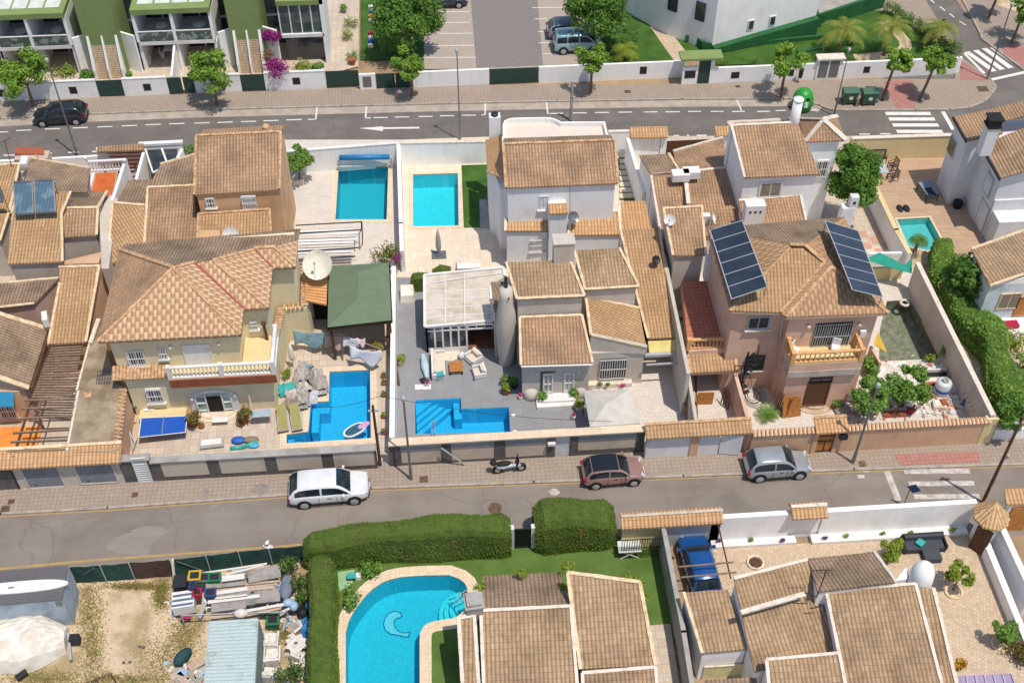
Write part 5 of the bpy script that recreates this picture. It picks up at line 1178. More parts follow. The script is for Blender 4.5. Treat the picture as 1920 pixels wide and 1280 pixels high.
q = PY(892,1143,Y4); t.add('letter_box', MB().obox(q-V((0,.2,.15)),.45,.25,.35), M['dark'])
# right side walls
wD = M['greywall']
wall('long grey wall with pale coping between the drained pool garden and the hedge', [P(1312,182,2.6), P(1735,1035,2.6)], 2.6, wD, .25, cap=.06, capm=M['mortw'])
tile(3); wall('cream wall with pale coping between the dark tree and the timber deck', [P(1012,905,2.0), P(1190,1275,2.0), P(1270,1415,2.0)], 2.0, M['whitewall'], .25, cap=.08, capm=M['ochre'])
wall('pale yellow wall along the upper street at the end of the timber deck', [P(940,768,2.2), P(1505,750,2.2)], 2.2, M['ochre'], .25, cap=.1, capm=M['mortw'])
tile(6); wall('low white cross wall behind the green shade net', [P(1040,132,1.6), P(1262,128,1.6)], 1.6, M['whitewall'], .2); wall('second low cross wall behind the drained pool', [P(1060,215,1.2), P(1235,208,1.2)], 1.2, M['ochre'], .2)
wall('low white wall beside the utility pole at the right end of the lower street', [P(1745,1112,1.0), P(2100,1100,1.0)], 1.0, M['whitewall'], .2)
wall('salmon low wall left of the drained pool', [P(1050,650,1.5), P(1105,745,1.5)], 1.5, M['pink'], .15)
# upper street, near side
tile(2)
wall('white wall along the upper street behind the large turquoise pool', [P(-310,842,2.2), P(312,795,2.2)], 2.2, M['whitewall'], .22, cap=.06, capm=M['white'])
wall('white wall along the upper street behind the small turquoise pool', [P(322,795,2.2), P(815,785,2.2)], 2.2, M['whitewall'], .22, cap=.06, capm=M['mortw'])
wall('white wall with grey shadowed face right of the curved roof terrace', [P(1490,732,2.2), P(1610,728,2.2)], 2.2, M['whitewall'], .22, cap=.06, capm=M['mortw'])
wall('white party wall between the two turquoise pool gardens', [P(318,800,2.1), P(332,1240,2.1), P(338,1400,2.1)], 2.1, M['whitewall'], .28)
tile(5); wall('white party wall between the green pavilion and the grey patio', [P(292,205,2.0), P(282,1160,2.0)], 2.0, M['whitewall'], .3)
tile(2); t = T('gate_porch', 'white gateway with a brown tiled cap on the upper street', 'gateway'); a, b = P(1612,755,2.7), P(1822,750,2.7)
roof(t, [a+V((0,-.3,0)),b+V((0,-.3,0)),b+V((0,.55,.35)),a+V((0,.55,.35))], M['roofO']); t.add('wall', MB().box(a.x,b.x-.5,a.y,a.y+.25,0,2.5), M['whitewall']); t.add('pier', MB().box(b.x-.45,b.x,a.y-.1,a.y+.3,0,2.55), M['whitewall'])
t = T('gate_porch', 'small white gateway with tiled cap left of the tower house', 'gateway'); tile(3); a, b = P(185,745,2.7), P(262,742,2.7); roof(t, [a+V((0,-.3,0)),b+V((0,-.3,0)),b+V((0,.5,.3)),a+V((0,.5,.3))], M['roofO']); t.add('wall', MB().box(a.x,b.x,a.y,a.y+.25,0,2.5), M['whitewall'])
tile(1)
wall('white wall with coping along the upper street at the left edge', [P(-260,905,1.9), P(90,893,1.9)], 1.9, M['whitewall'], .2)
wall('white wall along the upper street between the tiled hatch and the red pergola', [P(250,885,1.9), P(548,868,1.9)], 1.9, M['whitewall'], .2)
t = T('fence', 'dark slatted fence beside the upper street left of the tower house', 'fence'); tile(2)
a, b = P(1818,790,1.8), P(2080,783,1.8)
for i in range(7): t.add('slat', MB().box(a.x,b.x,a.y,a.y+.04,.3+i*.22,.5+i*.22), M['woodd'])
# ---------------------------------------------------------------- far side of the upper street
tile(1); Y5 = P(830,531,.13).y
t = T('garden_wall', 'white front wall of the terraced flats with dark green gates and small openings', 'wall')
def x1_(a, b=500): return PY(a, b, Y5).x
GA = [(543,690),(940,1022),(1028,1092),(1350,1485),(1825,2010)]
xs = [(-250,543),(690,940),(1092,1350),(1485,1825)]
for i, (a, b) in enumerate(xs): t.add('wall', MB().box(x1_(a),x1_(b),Y5,Y5+.2,0,1.7), M['whitewall']); t.add('coping', MB().box(x1_(a),x1_(b),Y5-.03,Y5+.24,1.7,1.75), M['white'])
for a, b in GA: t.add('gate', MB().box(x1_(a)+.02,x1_(b)-.02,Y5+.06,Y5+.12,.14,1.62), M['gategreen'])
for a, b, c in ((385,470,428),(803,460,845),(1640,430,1682),(-20,495,25)): t.add('opening', MB().box(x1_(a),x1_(c),Y5-.01,Y5,.55,1.2), M['dark'])
tile(2); Y6 = P(600,480,.13).y
def x2_(a): return PY(a, 440, Y6).x
t = T('garden_wall', 'white car park wall with a wide dark green sliding gate', 'wall')
for a, b in ((100,190),(400,825),(1102,1905)): t.add('wall', MB().box(x2_(a),x2_(b),Y6,Y6+.2,0,1.55), M['whitewall'])
for a, b, h in ((190,300,1.5),(300,400,1.5),(825,1102,1.5)): t.add('gate', MB().box(x2_(a)+.03,x2_(b)-.03,Y6+.05,Y6+.12,.14,h), M['gategreen'])
t.add('cabinet', MB().box(x2_(118),x2_(166),Y6-.02,Y6-.001,.35,1.35), M['grey']); t.add('opening', MB().box(x2_(1662),x2_(1700),Y6-.015,Y6-.001,.5,1.2), M['dark'])
tile(3); Y7 = P(500,450,.13).y
def x3_(a): return PY(a, 410, Y7).x
t = T('garden_wall', 'white corner garden wall with meter cabinets under a small roof slab', 'wall')
t.add('wall', MB().box(x3_(0),x3_(85),Y7,Y7+.2,0,1.75), M['whitewall']); c_ = P(1540,432,.13); c2 = P(1565,320,1.5)
t.add('wall', MB().box(x3_(155),c_.x,Y7,Y7+.2,0,1.55), M['whitewall']); t.add('wall', wallrun(MB(), [V((c_.x-.1,Y7+.1,0)), P(1560,318,1.55)], 0, 1.55, .2), M['whitewall'])
t.add('gate', MB().box(x3_(88),x3_(152),Y7+.05,Y7+.12,.14,2.4), M['gategreen']); t.add('canopy', MB().box(x3_(-20),x3_(212),Y7-.3,Y7+1.0,2.5,2.68), M['green']); t.add('pier', MB().box(x3_(152),x3_(172),Y7-.02,Y7+.3,0,2.5), M['whitewall'])
t.add('cabinet_house', MB().box(x3_(742),x3_(880),Y7-.1,Y7+.4,0,2.0), M['whitewall']); t.add('cabinet_roof', MB().box(x3_(735),x3_(888),Y7-.25,Y7+.6,2.0,2.12), M['mortw'])
for a, b in ((752,802),(812,862)): t.add('cabinet_door', MB().box(x3_(a),x3_(b),Y7-.13,Y7-.101,.3,1.85), M['grey'])
for a, b in ((272,318),(590,620),(1005,1040)): t.add('opening', MB().box(x3_(a),x3_(b),Y7-.015,Y7-.001,.5,1.1), M['dark'])
t.add('dark_panel', MB().box(x3_(12),x3_(72),Y7-.02,Y7-.001,.7,1.4), M['dark'])
# ---- terraced flats
tile(1)
YB0 = P(890,237,2.9).y; YF = YB0+2.6
fl = T('apartment_block', 'white and green two-storey terraced flats with outside stairs and glazed balconies', 'apartments')
def xf_(a, b=240): return PY(a, b, YB0).x
iw = mat('room_shadow','5a5550',.9,.1,1)
fl.add('rear_wall', MB().box(xf_(-260),xf_(1815),YF+1.2,YF+1.6,0,9), M['whitewall'])
fl.add('glazing_ground', MB().box(xf_(-260),xf_(1815),YF+1.1,YF+1.19,.1,2.7), M['glass']); fl.add('glazing_upper', MB().box(xf_(-260),xf_(1815),YF+1.1,YF+1.19,3.0,5.6), M['glass'])
def unit(a0, a1, mid=None, canopy=1):
    x0, x1 = xf_(a0), xf_(a1)
    fl.add('balcony_slab', MB().box(x0,x1,YB0,YF+1.1,2.65,2.95), M['white'])
    xs = [x0]+([xf_(mid)] if mid else [])+[x1]
    for x in xs: fl.add('party_wall', MB().box(x-.12,x+.12,YB0,YF+1.1,2.95,5.5).box(x-.12,x+.12,YB0+.2,YF+1.1,0,2.65), M['whitewall'])
    for a, b in zip(xs, xs[1:]):
        g_ = fl.add('balcony_railing', MB().box(a+.13,b-.13,YB0+.03,YB0+.07,2.97,3.85), mat('railing_glass','55645e',.15,.3,2,'9aa49c',.5,.6,.05,0,0,.6))  # pale reflections put into the railing glass colour
        r_ = MB().box(a+.13,b-.13,YB0,YB0+.1,3.85,3.92)
        fl.add('handrail', r_, M['white'], parent=g_)
        fl.add('parasol_table', MB().lathe(((a+b)/2+.3,YB0+1.3,2.96),[(.5,.68),(.5,.72)],12).tube(((a+b)/2+.3,YB0+1.3,2.96),((a+b)/2+.3,YB0+1.3,3.65),.04), M['white'])
        fl.add('window_post', MB().box((a+b)/2-.06,(a+b)/2+.06,YF+1.02,YF+1.1,.1,2.65).box((a+b)/2-.06,(a+b)/2+.06,YF+1.02,YF+1.1,3.0,5.5), M['white'])
    if canopy:
        fl.add('canopy', MB().box(x0-.1,x1+.1,YB0-.1,YF+1.3,5.5,5.95), M['green'])
        fl.add('skylight', (lambda b:[b.box(x0+.3+(x1-x0-.6)*i/4+.08,x0+.3+(x1-x0-.6)*(i+1)/4-.08,YB0+.8,YF+.6,5.955,5.98) for i in range(4)] and b)(MB()), mat('pale_skylight','dfe6e0',.3))
unit(-260,-20); unit(-15,395,180); unit(775,1200,985)
x0, x1 = xf_(1575), xf_(1812)
fl.add('balcony_slab', MB().box(x0,x1,YB0+.3,YF+1.1,2.65,2.95), M['white']); fl.add('enclosure_glass', MB().box(x0+.1,x1-.1,YB0+.5,YB0+.54,2.96,5.6), M['glassg']); fl.add('enclosure_frame', (lambda b:[b.box(x0+(x1-x0)*i/4-.05,x0+(x1-x0)*i/4+.05,YB0+.45,YB0+.6,2.95,5.7) for i in range(5)] and b)(MB()), M['white']); fl.add('end_wall', MB().box(x1-.1,x1+.25,YB0+.3,YF+1.1,0,6), M['whitewall'])
fl.add('canopy', MB().box(x0-.1,x1+.2,YB0+.3,YF+1.3,5.6,6.0), M['green'])
fl.add('lower_glass', MB().box(x0+.2,x1-.1,YB0+.9,YB0+.94,.14,2.6), M['glass'])
# stairs between green walls
YS0 = P(620,441,.13).y
for a0, a1, g0, g1 in ((553,690,430,720),(1345,1468,1250,1505)):
    x0, x1 = P(a0,441,.13).x, P(a1,441,.13).x; n = 15; st = MB(); YE = P(620,258,2.9).y; run = (YE-YS0)/n
    for i in range(n): st.box(x0,x1,YS0+i*run,YS0+(i+1)*run,0,.13+(i+1)*.19)
    fl.add('staircase', st, M['patiop'])
    sw = MB()
    for x in (x0-.12,(x0+x1)/2,x1+.12):
        w_ = .1 if x != (x0+x1)/2 else .07
        sw.add([(x-w_,YS0-.2,0),(x+w_,YS0-.2,0),(x+w_,YE,0),(x-w_,YE,0),(x-w_,YS0-.2,1.1),(x+w_,YS0-.2,1.1),(x+w_,YE,3.9),(x-w_,YE,3.9)], [(3,2,1,0),(4,5,6,7),(0,1,5,4),(1,2,6,5),(2,3,7,6),(3,0,4,7)])
    fl.add('stair_wall', sw, M['whitewall'])
    for s, x in ((-1,x0-.12),(1,x1+.12)):
        X2 = x+s*1.35
        fl.add('side_wall', wallrun(MB(), [V((x,YS0+1.6,0)), V((X2,YB0,0))], 0, 3.6, .16), M['whitewall'])
    gx0, gx1 = PY(g0+55,140,YE).x, PY(g1-5,140,YE).x; gx0, gx1 = x0-.45, x1+.3; fl.add('green_tower', MB().box(gx0,gx1,YE,YF+1.5,0,9.5), M['green'])
# garden dividers and furniture
for a, b, c, d in ((1012,330,1040,520),): fl.add('garden_divider', MB().add([(P(1003,400,.13).x-.08,Y5+.2,0),(P(1003,400,.13).x+.08,Y5+.2,0),(P(1003,400,.13).x+.08,YB0+.3,0),(P(1003,400,.13).x-.08,YB0+.3,0),(P(1003,400,.13).x-.08,Y5+.2,1.7),(P(1003,400,.13).x+.08,Y5+.2,1.7),(P(1003,400,.13).x+.08,YB0+.3,2.6),(P(1003,400,.13).x-.08,YB0+.3,2.6)], [(3,2,1,0),(4,5,6,7),(0,1,5,4),(1,2,6,5),(2,3,7,6),(3,0,4,7)]), M['whitewall'])
# ---- white apartment building, upper right
tile(3)
b = T('apartment_building', 'large plain white building with two small windows on a green sloping plinth', 'building')
p0, p1 = P(160,282,.2), P(728,172,.2); d = (p1-p0).normalized(); n = V((-d.y,d.x,0))
q = [p0, p1, p1+n*12, p0+n*12-d*6, p0-d*2.5+n*3.5]; b.add('wall', MB().prism(q, 0, 12), M['whitewall'])
def on_wall(a, bb):      # ray onto the rotated front wall
    x, y, dz = _ray(a, bb); k = (p0.x*n.x+p0.y*n.y)/(x*n.x+y*n.y); return V((x*k, y*k, CH+dz*k))
for a, bb in ((380,138),(500,115)):
    c = on_wall(a,bb)-n*.03; w_ = b.add('window', MB().obox(c-V((0,0,.45)),.62,.1,.9,math.atan2(d.y,d.x)), M['white']); b.add('pane', MB().obox(c-V((0,0,.36))-n*.04,.42,.06,.72,math.atan2(d.y,d.x)), M['glass'], parent=w_)
for k in (1.2,3.4): c = p0-(d*2.5-n*3.5).normalized()*k*1.2+V((0,0,2.4)); b.add('window', MB().obox(c-V((.05,.06,0)),.9,.14,1.7,math.atan2((d*-2.5+n*3.5).y,(d*-2.5+n*3.5).x)), M['glass'])
b.add('green_plinth', MB().add([p0-n*.6, p1-n*.6, p1-n*.02, p0-n*.02, p0-n*.6+V((0,0,.5)), p1-n*.6+V((0,0,1.5)), p1-n*.02+V((0,0,1.5)), p0-n*.02+V((0,0,.5))], [(3,2,1,0),(4,5,6,7),(0,1,5,4),(1,2,6,5),(2,3,7,6),(3,0,4,7)]), M['greend'])
g1, g2 = P(740,160,.2), P(1120,40,.2)
b.add('green_terrace', MB().prism([g1,g2,g2+V((0,7,0)),g1+V((0,7,0))], 0, 1.5), M['greend']); b.add('terrace_floor', MB().prism([g1+V((.2,.3,0)),g2+V((-.2,.3,0)),g2+V((-.2,7,0)),g1+V((.2,7,0))], 1.5, 1.53), M['concg'])
b.add('annex', MB().box(p1.x+.3,p1.x+4.2,p1.y+3.2,p1.y+9,1.5,8), M['whitewall']); b.add('annex_glass', MB().box(p1.x+.6,p1.x+3.8,p1.y+3.12,p1.y+3.19,1.8,4.4), M['glassg']); b.add('annex_band', MB().box(p1.x+.3,p1.x+4.3,p1.y+2.9,p1.y+3.1,4.5,5.0), M['green'])
b.add('ramp_wall', wallrun(MB(), [P(0,180,.13),P(110,280,.13),P(160,285,.13)], 0, .9, .2), M['greend']); b.add('garden_step', wallrun(MB(), [P(430,250,.13), P(790,215,.13)], 0, .5, .25).merge(wallrun(MB(), [P(640,300,.13),P(800,268,.13)],0,.35,.3)), M['greend'])
tile(2); q0, q1 = P(1760,0,.13), P(1905,130,.13); b.add('green_base', wallrun(MB(), [P(1780,-30,.13), P(1930,240,.13)], 0, .8, .25), M['greend'])
# ---------------------------------------------------------------- lower houses
tile(8); gw = M['greywall']
t = house('grey-beige rendered house with steep brown tiled roofs beside the kidney-shaped pool')
zr = 5.4
p = SR(t, [(800,1420),(1325,1400)], [(1280,850),(778,872)], 3.0, .36, M['roofP'], M['mortw'], (1,2,3), gw, .08); zr = p[2].z
q = [P(778,866,zr-.15),P(1280,845,zr-.15),P(1222,660,zr-1.6),P(790,685,zr-1.6)]; roof(t, q, M['roofC']); under(t, q, gw, .1)
q = [P(1350,1200,zr-.9),P(1755,1178,zr-.9),P(1668,716,zr+.2),P(1258,662,zr+.6),P(1290,872,zr+.2)]
q = [P(1335,1200,zr-1.1),P(1752,1178,zr-1.1),P(1665,716,zr+.35),P(1262,665,zr+.55)]; roof(t, q, M['roofP'], ridge=(1,2,3), rm=M['mortar']); under(t, q, gw, .1)
p = SR(t, [(1352,1420),(1768,1400)], [(1752,1190),(1345,1222)], 3.2, .3, M['roofP'], M['mortw'], (1,2,3), gw, .08)
q = [P(685,1420,2.6),P(775,1420,2.6),P(742,900,4.6),P(655,912,4.6)]; roof(t, q, M['roofP'], ridge=(1,2,3), rm=M['mortw']); under(t, q, gw, .1)
q = P(742,880,4.8); t.add('chimney', MB().obox(V((q.x,q.y+.3,3.5)),.8,.8,1.7,.1).obox(V((q.x,q.y+.3,5.2)),.95,.95,.1,.1).obox(V((q.x,q.y+.3,5.3)),.75,.75,.2,.1), M['concg'])
for i, (a, b, r) in enumerate(((1258,640,.4),(1240,750,.28),(775,745,.3),(800,830,.25),(1010,668,.3),(1600,690,.35),(1650,712,.35),(1690,800,.25),(1235,800,.25))):
    c = P(a,b,zr-.9 if a < 1300 else zr-.2); solo('creeper', 'yellow-green creeper growing over the %s'%['roof valley top','valley wall','left roof corner','left wall','rear roof edge','right verge','right verge corner','right wall','valley foot'][i], 'plant', leaves(MB(), c, (r*1.3,r,r*.8), 130, .16), M['leafY'], 'creepers on the lower house')
# patio house
tile(9)
t = house('white-edged brown tiled house with round white chimney on the crazy-paved patio')
p = SR(t, [(108,1112),(362,1088)], [(250,757),(5,775)], 2.7, .12, M['roofP'], M['mortar'], (3,), M['whitewall'], .06)
facade(t, p[0].y+.06, 120,1185,350,1245,'shutter',M['mortw'],mat('pale_yellow_panel','ece2a8',.8),nx=1)
roof(t, [P(125,1330,1.9),P(420,1310,1.9),P(410,1245,2.1),P(125,1262,2.1)], M['roofC'])
p = SR(t, [(400,1215),(868,1110)], [(695,592),(285,705)], 2.9, .26, M['roofP'], M['mortw'], (2,), M['whitewall'], .06)
t.add('mortar_rib', MB().bar(P(322,896,4.2)+V((0,0,.1)),P(680,793,4.2)+V((0,0,.1)),.25,.12), M['mortw'])
q = [P(755,770,4.9),P(1188,716,4.9),P(1068,548,3.8),P(700,580,3.8)]; roof(t, q, M['roofC'], ridge=(1,), rm=M['mortw']); under(t, q, M['whitewall'], .08)
p = SR(t, [(935,1420),(1475,1400)], [(1298,727),(800,762)], 3.2, .22, M['roofP'], M['mortw'], (1,2,3), M['whitewall'], .06)
q = [P(1478,1420,2.6),P(1560,1420,2.6),P(1398,752,3.9),P(1305,748,3.9)]; roof(t, q, M['roofP'], ridge=(1,), rm=M['mortw']); under(t, q, M['whitewall'], .06)
p = SR(t, [(492,1420),(930,1400)], [(872,1112),(468,1148)], 3.3, .3, M['roofP'], M['mortw'], (1,2,3), M['whitewall'], .06)
q = P(1325,745,3.6); t.add('dome_chimney', MB().lathe((q.x+.1,q.y+.4,0),[(.62,0),(.62,4.0),(.58,4.4),(.44,4.8),(.22,5.05),(.02,5.12)],18), M['whitewall'], True)
t.add('buttress', MB().prism([P(1185,710,3.9),P(1250,700,3.9),P(1262,640,3.9),P(1240,640,3.9)],0), M['whitewall'])
ant = MB().tube(P(748,800,4.6),P(803,650,6.4),.03).tube(P(710,865,4.2),P(775,850,4.5),.03).tube(P(680,775,5.2),P(748,800,4.6),.03)
e = P(803,650,6.4)
for i in range(6): ant.tube(e+V((-.7+.2*i,-.15,-.1*i*.3)), e+V((-.7+.2*i,.25,-.1*i*.3)), .015)
ant.tube(e+V((-.75,.05,0)), e+V((.35,.05,-.1)), .02); solo('aerial','spindly television aerial standing between the patio house roofs','aerial',ant,M['dark'])
# boundary: tiled cap, white street wall with ledge
Y8 = P(400,522,.13).y+.9
def x9(a): return P(a, 345, 2.3).x
wz = 2.35
t = T('garden_wall','long white street wall with a low white planting ledge behind the zebra crossing','wall')
Yw = P(900,322,wz).y; x0, x1 = P(165,358,wz).x, P(1650,285,wz).x; xg0, xg1 = P(615,340,wz).x, P(795,335,wz).x
t.add('wall', MB().box(x0,xg0,Yw,Yw+.3,0,wz), M['whitewall']); t.add('wall', MB().box(xg1,x1,Yw,Yw+.3,0,wz), M['whitewall']); t.add('wall', MB().box(xg0+.01,xg1-.01,Yw+.1,Yw+.2,0,2.1), M['whitewall'])
t.add('ledge', MB().box(P(158,500,.3).x,P(628,470,.3).x,P(400,512,.3).y,Yw-.01,0,.35), M['white']); t.add('ledge', MB().box(P(718,480,.3).x,P(1592,440,.3).x,P(900,490,.3).y,Yw-.01,0,.35), M['white'])
roof(t, [V((xg0-.15,Yw-.45,2.55)),V((xg1+.05,Yw-.45,2.55)),V((xg1+.05,Yw+.15,2.9)),V((xg0-.15,Yw+.15,2.9))], M['roofO'], ridge=(2,), rm=M['mortw']); roof(t, [V((xg0-.15,Yw+.16,2.9)),V((xg1+.05,Yw+.16,2.9)),V((xg1+.05,Yw+.6,2.6)),V((xg0-.15,Yw+.6,2.6))], M['roofO'])
t = T('garage_wall','tiled street wall with brown render and black fence beside the clipped hedge','wall'); tile(8)
xa, xb_ = P(1555,350,2.4).x, P(2550-0*1,300,2.4).x; tile(9); xb_ = P(215,330,2.4).x
roof(t, [V((xa,Yw-.3,2.4)),V((xb_,Yw-.3,2.4)),V((xb_,Yw+.25,2.75)),V((xa,Yw+.25,2.75))], M['roofO']); roof(t, [V((xa,Yw+.26,2.75)),V((xb_,Yw+.26,2.75)),V((xb_,Yw+.75,2.45)),V((xa,Yw+.75,2.45))], M['roofO'], ridge=(0,), rm=M['mortw'])
tile(8); xm = P(1790,450,1.2).x; t.add('wall', MB().box(xa+.1,xm,Yw,Yw+.3,0,2.3), M['ochre']); t.add('shutter_door', MB().box(xm+.25,xb_-.02,Yw,Yw+.2,0,2.3), M['lgrey'])
fb = MB().box(xa,xm,Yw-.75,Yw-.71,1.9,1.95).box(xa,xm,Yw-.75,Yw-.71,1.1,1.14)
for i in range(18): x = xa+(xm-xa)*i/17; fb.box(x-.015,x+.015,Yw-.745,Yw-.715,.2,1.95)
t.add('railing', fb, M['dark'])
wall('grey rendered wall between the lawn and the carport', [P(1797,405,2.2), P(1910,985,2.2), P(1965,1330,2.2)], 2.2, M['concg'], .25)
tile(9)
t = T('timber_bars','thin brown timber bars over the blue car','pergola')
for a,b,c,d in ((-25,632,285,605),(-10,690,300,662)): t.add('beam', MB().tube(P(a,b,2.3),P(c,d,2.3),.05), M['wood'])
t.add('rail', MB().tube(P(190,362,2.25),P(268,695,2.2),.05), M['woodd']); t.add('side_post', MB().tube(P(200,470,.2),P(190,365,2.25),.05), M['woodd'])
wall('outer white wall at the right of the crazy-paved patio', [P(1700,500,1.0), P(1930,1060,1.0)], 1.0, M['whitewall'], .35)
wall('taller white wall of the neighbouring plot at the bottom right corner', [P(1775,390,2.0), P(1960,790,2.0)], 2.0, M['bgwall'], .3, cap=.05, capm=M['white'])
t = T('gate_tower','small white gate tower with a pyramid roof of straw-coloured tiles','gatehouse'); z = 2.7
c = P(1722,345,z); r_ = 1.0; ap = V((c.x+.1,c.y+.2,z+1.0))
for i in range(8):
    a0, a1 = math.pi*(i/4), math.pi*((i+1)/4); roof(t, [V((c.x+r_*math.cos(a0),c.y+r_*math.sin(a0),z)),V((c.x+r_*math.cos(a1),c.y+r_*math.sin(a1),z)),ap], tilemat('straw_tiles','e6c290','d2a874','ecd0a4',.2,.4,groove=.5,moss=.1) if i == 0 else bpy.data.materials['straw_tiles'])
t.add('wall', MB().obox(V((c.x+.3,c.y+.1,0)),1.1,1.1,z-.1,.3), M['whitewall']); t.add('gate', MB().obox(V((c.x-.35,c.y-.55,.1)),.9,.08,2.2,-.9), M['woodd'])
t = T('porch','brown door porch with pale tiled canopy at the right edge','porch'); roof(t, [P(1805,282,2.6),P(1990,280,2.6),P(1990,190,2.8),P(1800,195,2.8)], M['roofO']); t.add('door', MB().box(P(1838,312,2).x,P(1960,312,2).x,P(1838,420,.2).y,P(1838,420,.2).y+.1,0,2.2), M['woodo']); t.add('wall', MB().box(P(1815,300,2).x,P(1990,300,2).x,P(1838,420,.2).y+.11,P(1838,420,.2).y+.4,0,2.55), M['whitewall'])
# ---------------------------------------------------------------- vegetation
def tree(label, base, h, cr, m=None, n=16, lv=150, s=.26, trunk=.11, cat='tree', name='street_tree', group=None, flat=.92, lean=(0,0), seed=None, sparse=1.15):
    rnd = random.Random(seed if seed is not None else int(abs(base.x*31+base.y*17)))
    t = T(name, label, cat, group); b = V(base); top = b+V((lean[0],lean[1],h))
    cz = h-cr*flat; fork = b+V((lean[0]*.6,lean[1]*.6,max(.3,cz-cr*flat*.5)))
    tb = MB().path([b, b+(fork-b)*.5+V((rnd.uniform(-.06,.06),rnd.uniform(-.06,.06),0)), fork], [trunk*1.25,trunk,trunk*.85], 7); mb = MB()
    for i in range(n):
        a = rnd.uniform(0,6.28); k = rnd.uniform(.1,1)**.5; el = rnd.uniform(-.75,1)
        c = V((b.x+lean[0]+math.cos(a)*cr*.78*k, b.y+lean[1]+math.sin(a)*cr*.78*k, b.z+cz+el*cr*flat*.8*math.sqrt(max(.1,1-k*k*.7))))
        r = cr*rnd.uniform(.26,.44)
        if i < 7: tb.tube(fork, fork+(c-fork)*.8, trunk*.5, trunk*.15, 5)
        leaves(mb, c, (r,r,r*.7), int(lv*sparse), s, .35, rnd=rnd)
    t.add('trunk', tb, M['bark']); t.add('crown', mb, m or M['leafT']); return t
def bush(label, c, r, m, n=260, s=.16, cat='shrub', name='shrub', group=None, sub=5):
    rnd = random.Random(int(abs(c[0]*13+c[1]*7)*10)); t = T(name, label, cat, group); mb = MB(); r = r if hasattr(r,'__len__') else (r,r,r)
    for i in range(sub):
        a = rnd.uniform(0,6.28); q = V(c)+V((math.cos(a)*r[0]*.45, math.sin(a)*r[1]*.45, rnd.uniform(-.1,.35)*r[2])); leaves(mb, q, (r[0]*.62,r[1]*.62,r[2]*.62), n//sub, s, .3, rnd=rnd)
    z0 = c[2]-r[2]; st = MB()
    for i in range(4): a = i*1.6; st.tube((c[0],c[1],max(.1,z0-.05)), (c[0]+math.cos(a)*r[0]*.5,c[1]+math.sin(a)*r[1]*.5,c[2]+.1*r[2]), .025, .01, 5)
    t.add('foliage', mb, m); t.add('stems', st, M['bark']); return t
def palm(label, base, h, r, n=16, m=None, name='palm_tree', group=None, droop=1.0, w_=.16):
    rnd = random.Random(int(abs(base.x*11+base.y*5))); t = T(name, label, 'palm tree', group); b = V(base); top = b+V((.1,0,h))
    if h > .4: t.add('trunk', MB().path([b, b+V((.05,0,h*.5)), top], [.16,.12,.12], 8), M['bark'])
    mb = MB()
    for i in range(n):
        a = 6.283*i/n+rnd.uniform(-.2,.2); el = rnd.uniform(.15,1.1); d = V((math.cos(a),math.sin(a),0)); pts = []
        for k in range(8): u = k/7; pts.append(top+d*(r*u*math.cos(el*.5))+V((0,0,r*(math.sin(el)*u-droop*.75*u*u))))
        sd_ = V((-d.y,d.x,0))
        for k in range(7):
            p_, q_ = pts[k], pts[k+1]; mb.add([p_, q_, q_+(q_-p_)*.1, p_+(q_-p_)*.02], [(0,1,2,3)])
            for j in range(3):
                o = p_+(q_-p_)*(j/3); L = w_*(1.6+1.6*math.sin(math.pi*min(1,(k+.6)/7)))
                for s in (-1,1): e = o+sd_*s*L+(q_-p_)*.9+V((0,0,-.12*L/.3)); mb.add([o, o+(q_-p_)*.25, e], [(0,1,2)])
    t.add('fronds', mb, m or M['leafP']); return t
mg = leafmat('overgrown_hedge_leaves','84b048','5c8c34','a8c864',1.4,3.0)
G_ = 'street trees along the upper pavement'
tile(1)
tree('bright green street tree above the parked black car at the far left', P(190,590,.13), 5.0, 2.3, group=G_, n=22)
tree('bright green street tree in front of the second outside staircase', P(1212,585,.13), 4.9, 1.95, group=G_, n=20)
tile(2); tree('small street tree left of the street lamp before the car park wall', P(395,535,.13), 4.4, 1.45, group=G_)
tree('street tree beside the concrete utility pole', P(1390,515,.13), 4.7, 1.45, group=G_)
tile(3); tree('street tree with a thin pale stake, left of the green bottle bank', P(548,545,.13), 4.9, 1.6, group=G_)
tree('street tree right of the two dumpsters', P(1115,560,.13), 4.9, 1.25, group=G_, lean=(.4,0)); tree('last street tree before the rounded pavement corner', P(1320,558,.13), 4.9, 1.35, group=G_, lean=(.7,0))
tree('street tree at the right edge across the side street', P(1835,240,.13), 4.9, 1.8, lean=(.2,0), group=G_); tree('partly cropped tree at the top edge beside the side street', P(1705,105,.13), 5.2, 1.5, lean=(.5,0), group=G_)
tile(2)
tree('large dense tree on the lawn left of the car park', P(370,310,.13), 6.4, 3.1, M['leafD'], 46, 190, .26, .16, name='garden_tree'); tree('large dense tree beside the blue-green van', P(1410,275,.13), 6.4, 2.9, M['leafD'], 42, 190, .26, .16, name='garden_tree')
for i,(a,b,r,z,l) in enumerate([(235,75,.62,1.9,'upper left'),(300,60,.5,2.2,'upper right'),(225,130,.55,1.3,'lower left'),(300,130,.6,1.2,'lower right'),(250,180,.4,.6,'bottom')]): bush('clipped cloud-pruned ball, %s of the left lawn cluster'%l, P(a,b+50,z), (r,r,r*.6), M['leafD'], 260, .12, group='cloud-pruned balls')
for i,(a,b,r,z,l) in enumerate([(1578,130,.45,2.2,'top left'),(1632,150,.5,2.2,'top right'),(1590,190,.6,1.4,'middle'),(1640,225,.35,1.0,'lower right'),(1530,60,.7,1.6,'rear'),(1530,330,.75,.5,'front')]): bush('clipped cloud-pruned ball, %s of the right lawn cluster'%l, P(a,b+40*(z>1),z), (r,r,r*.6), M['leafD'], 260, .12, group='cloud-pruned balls')
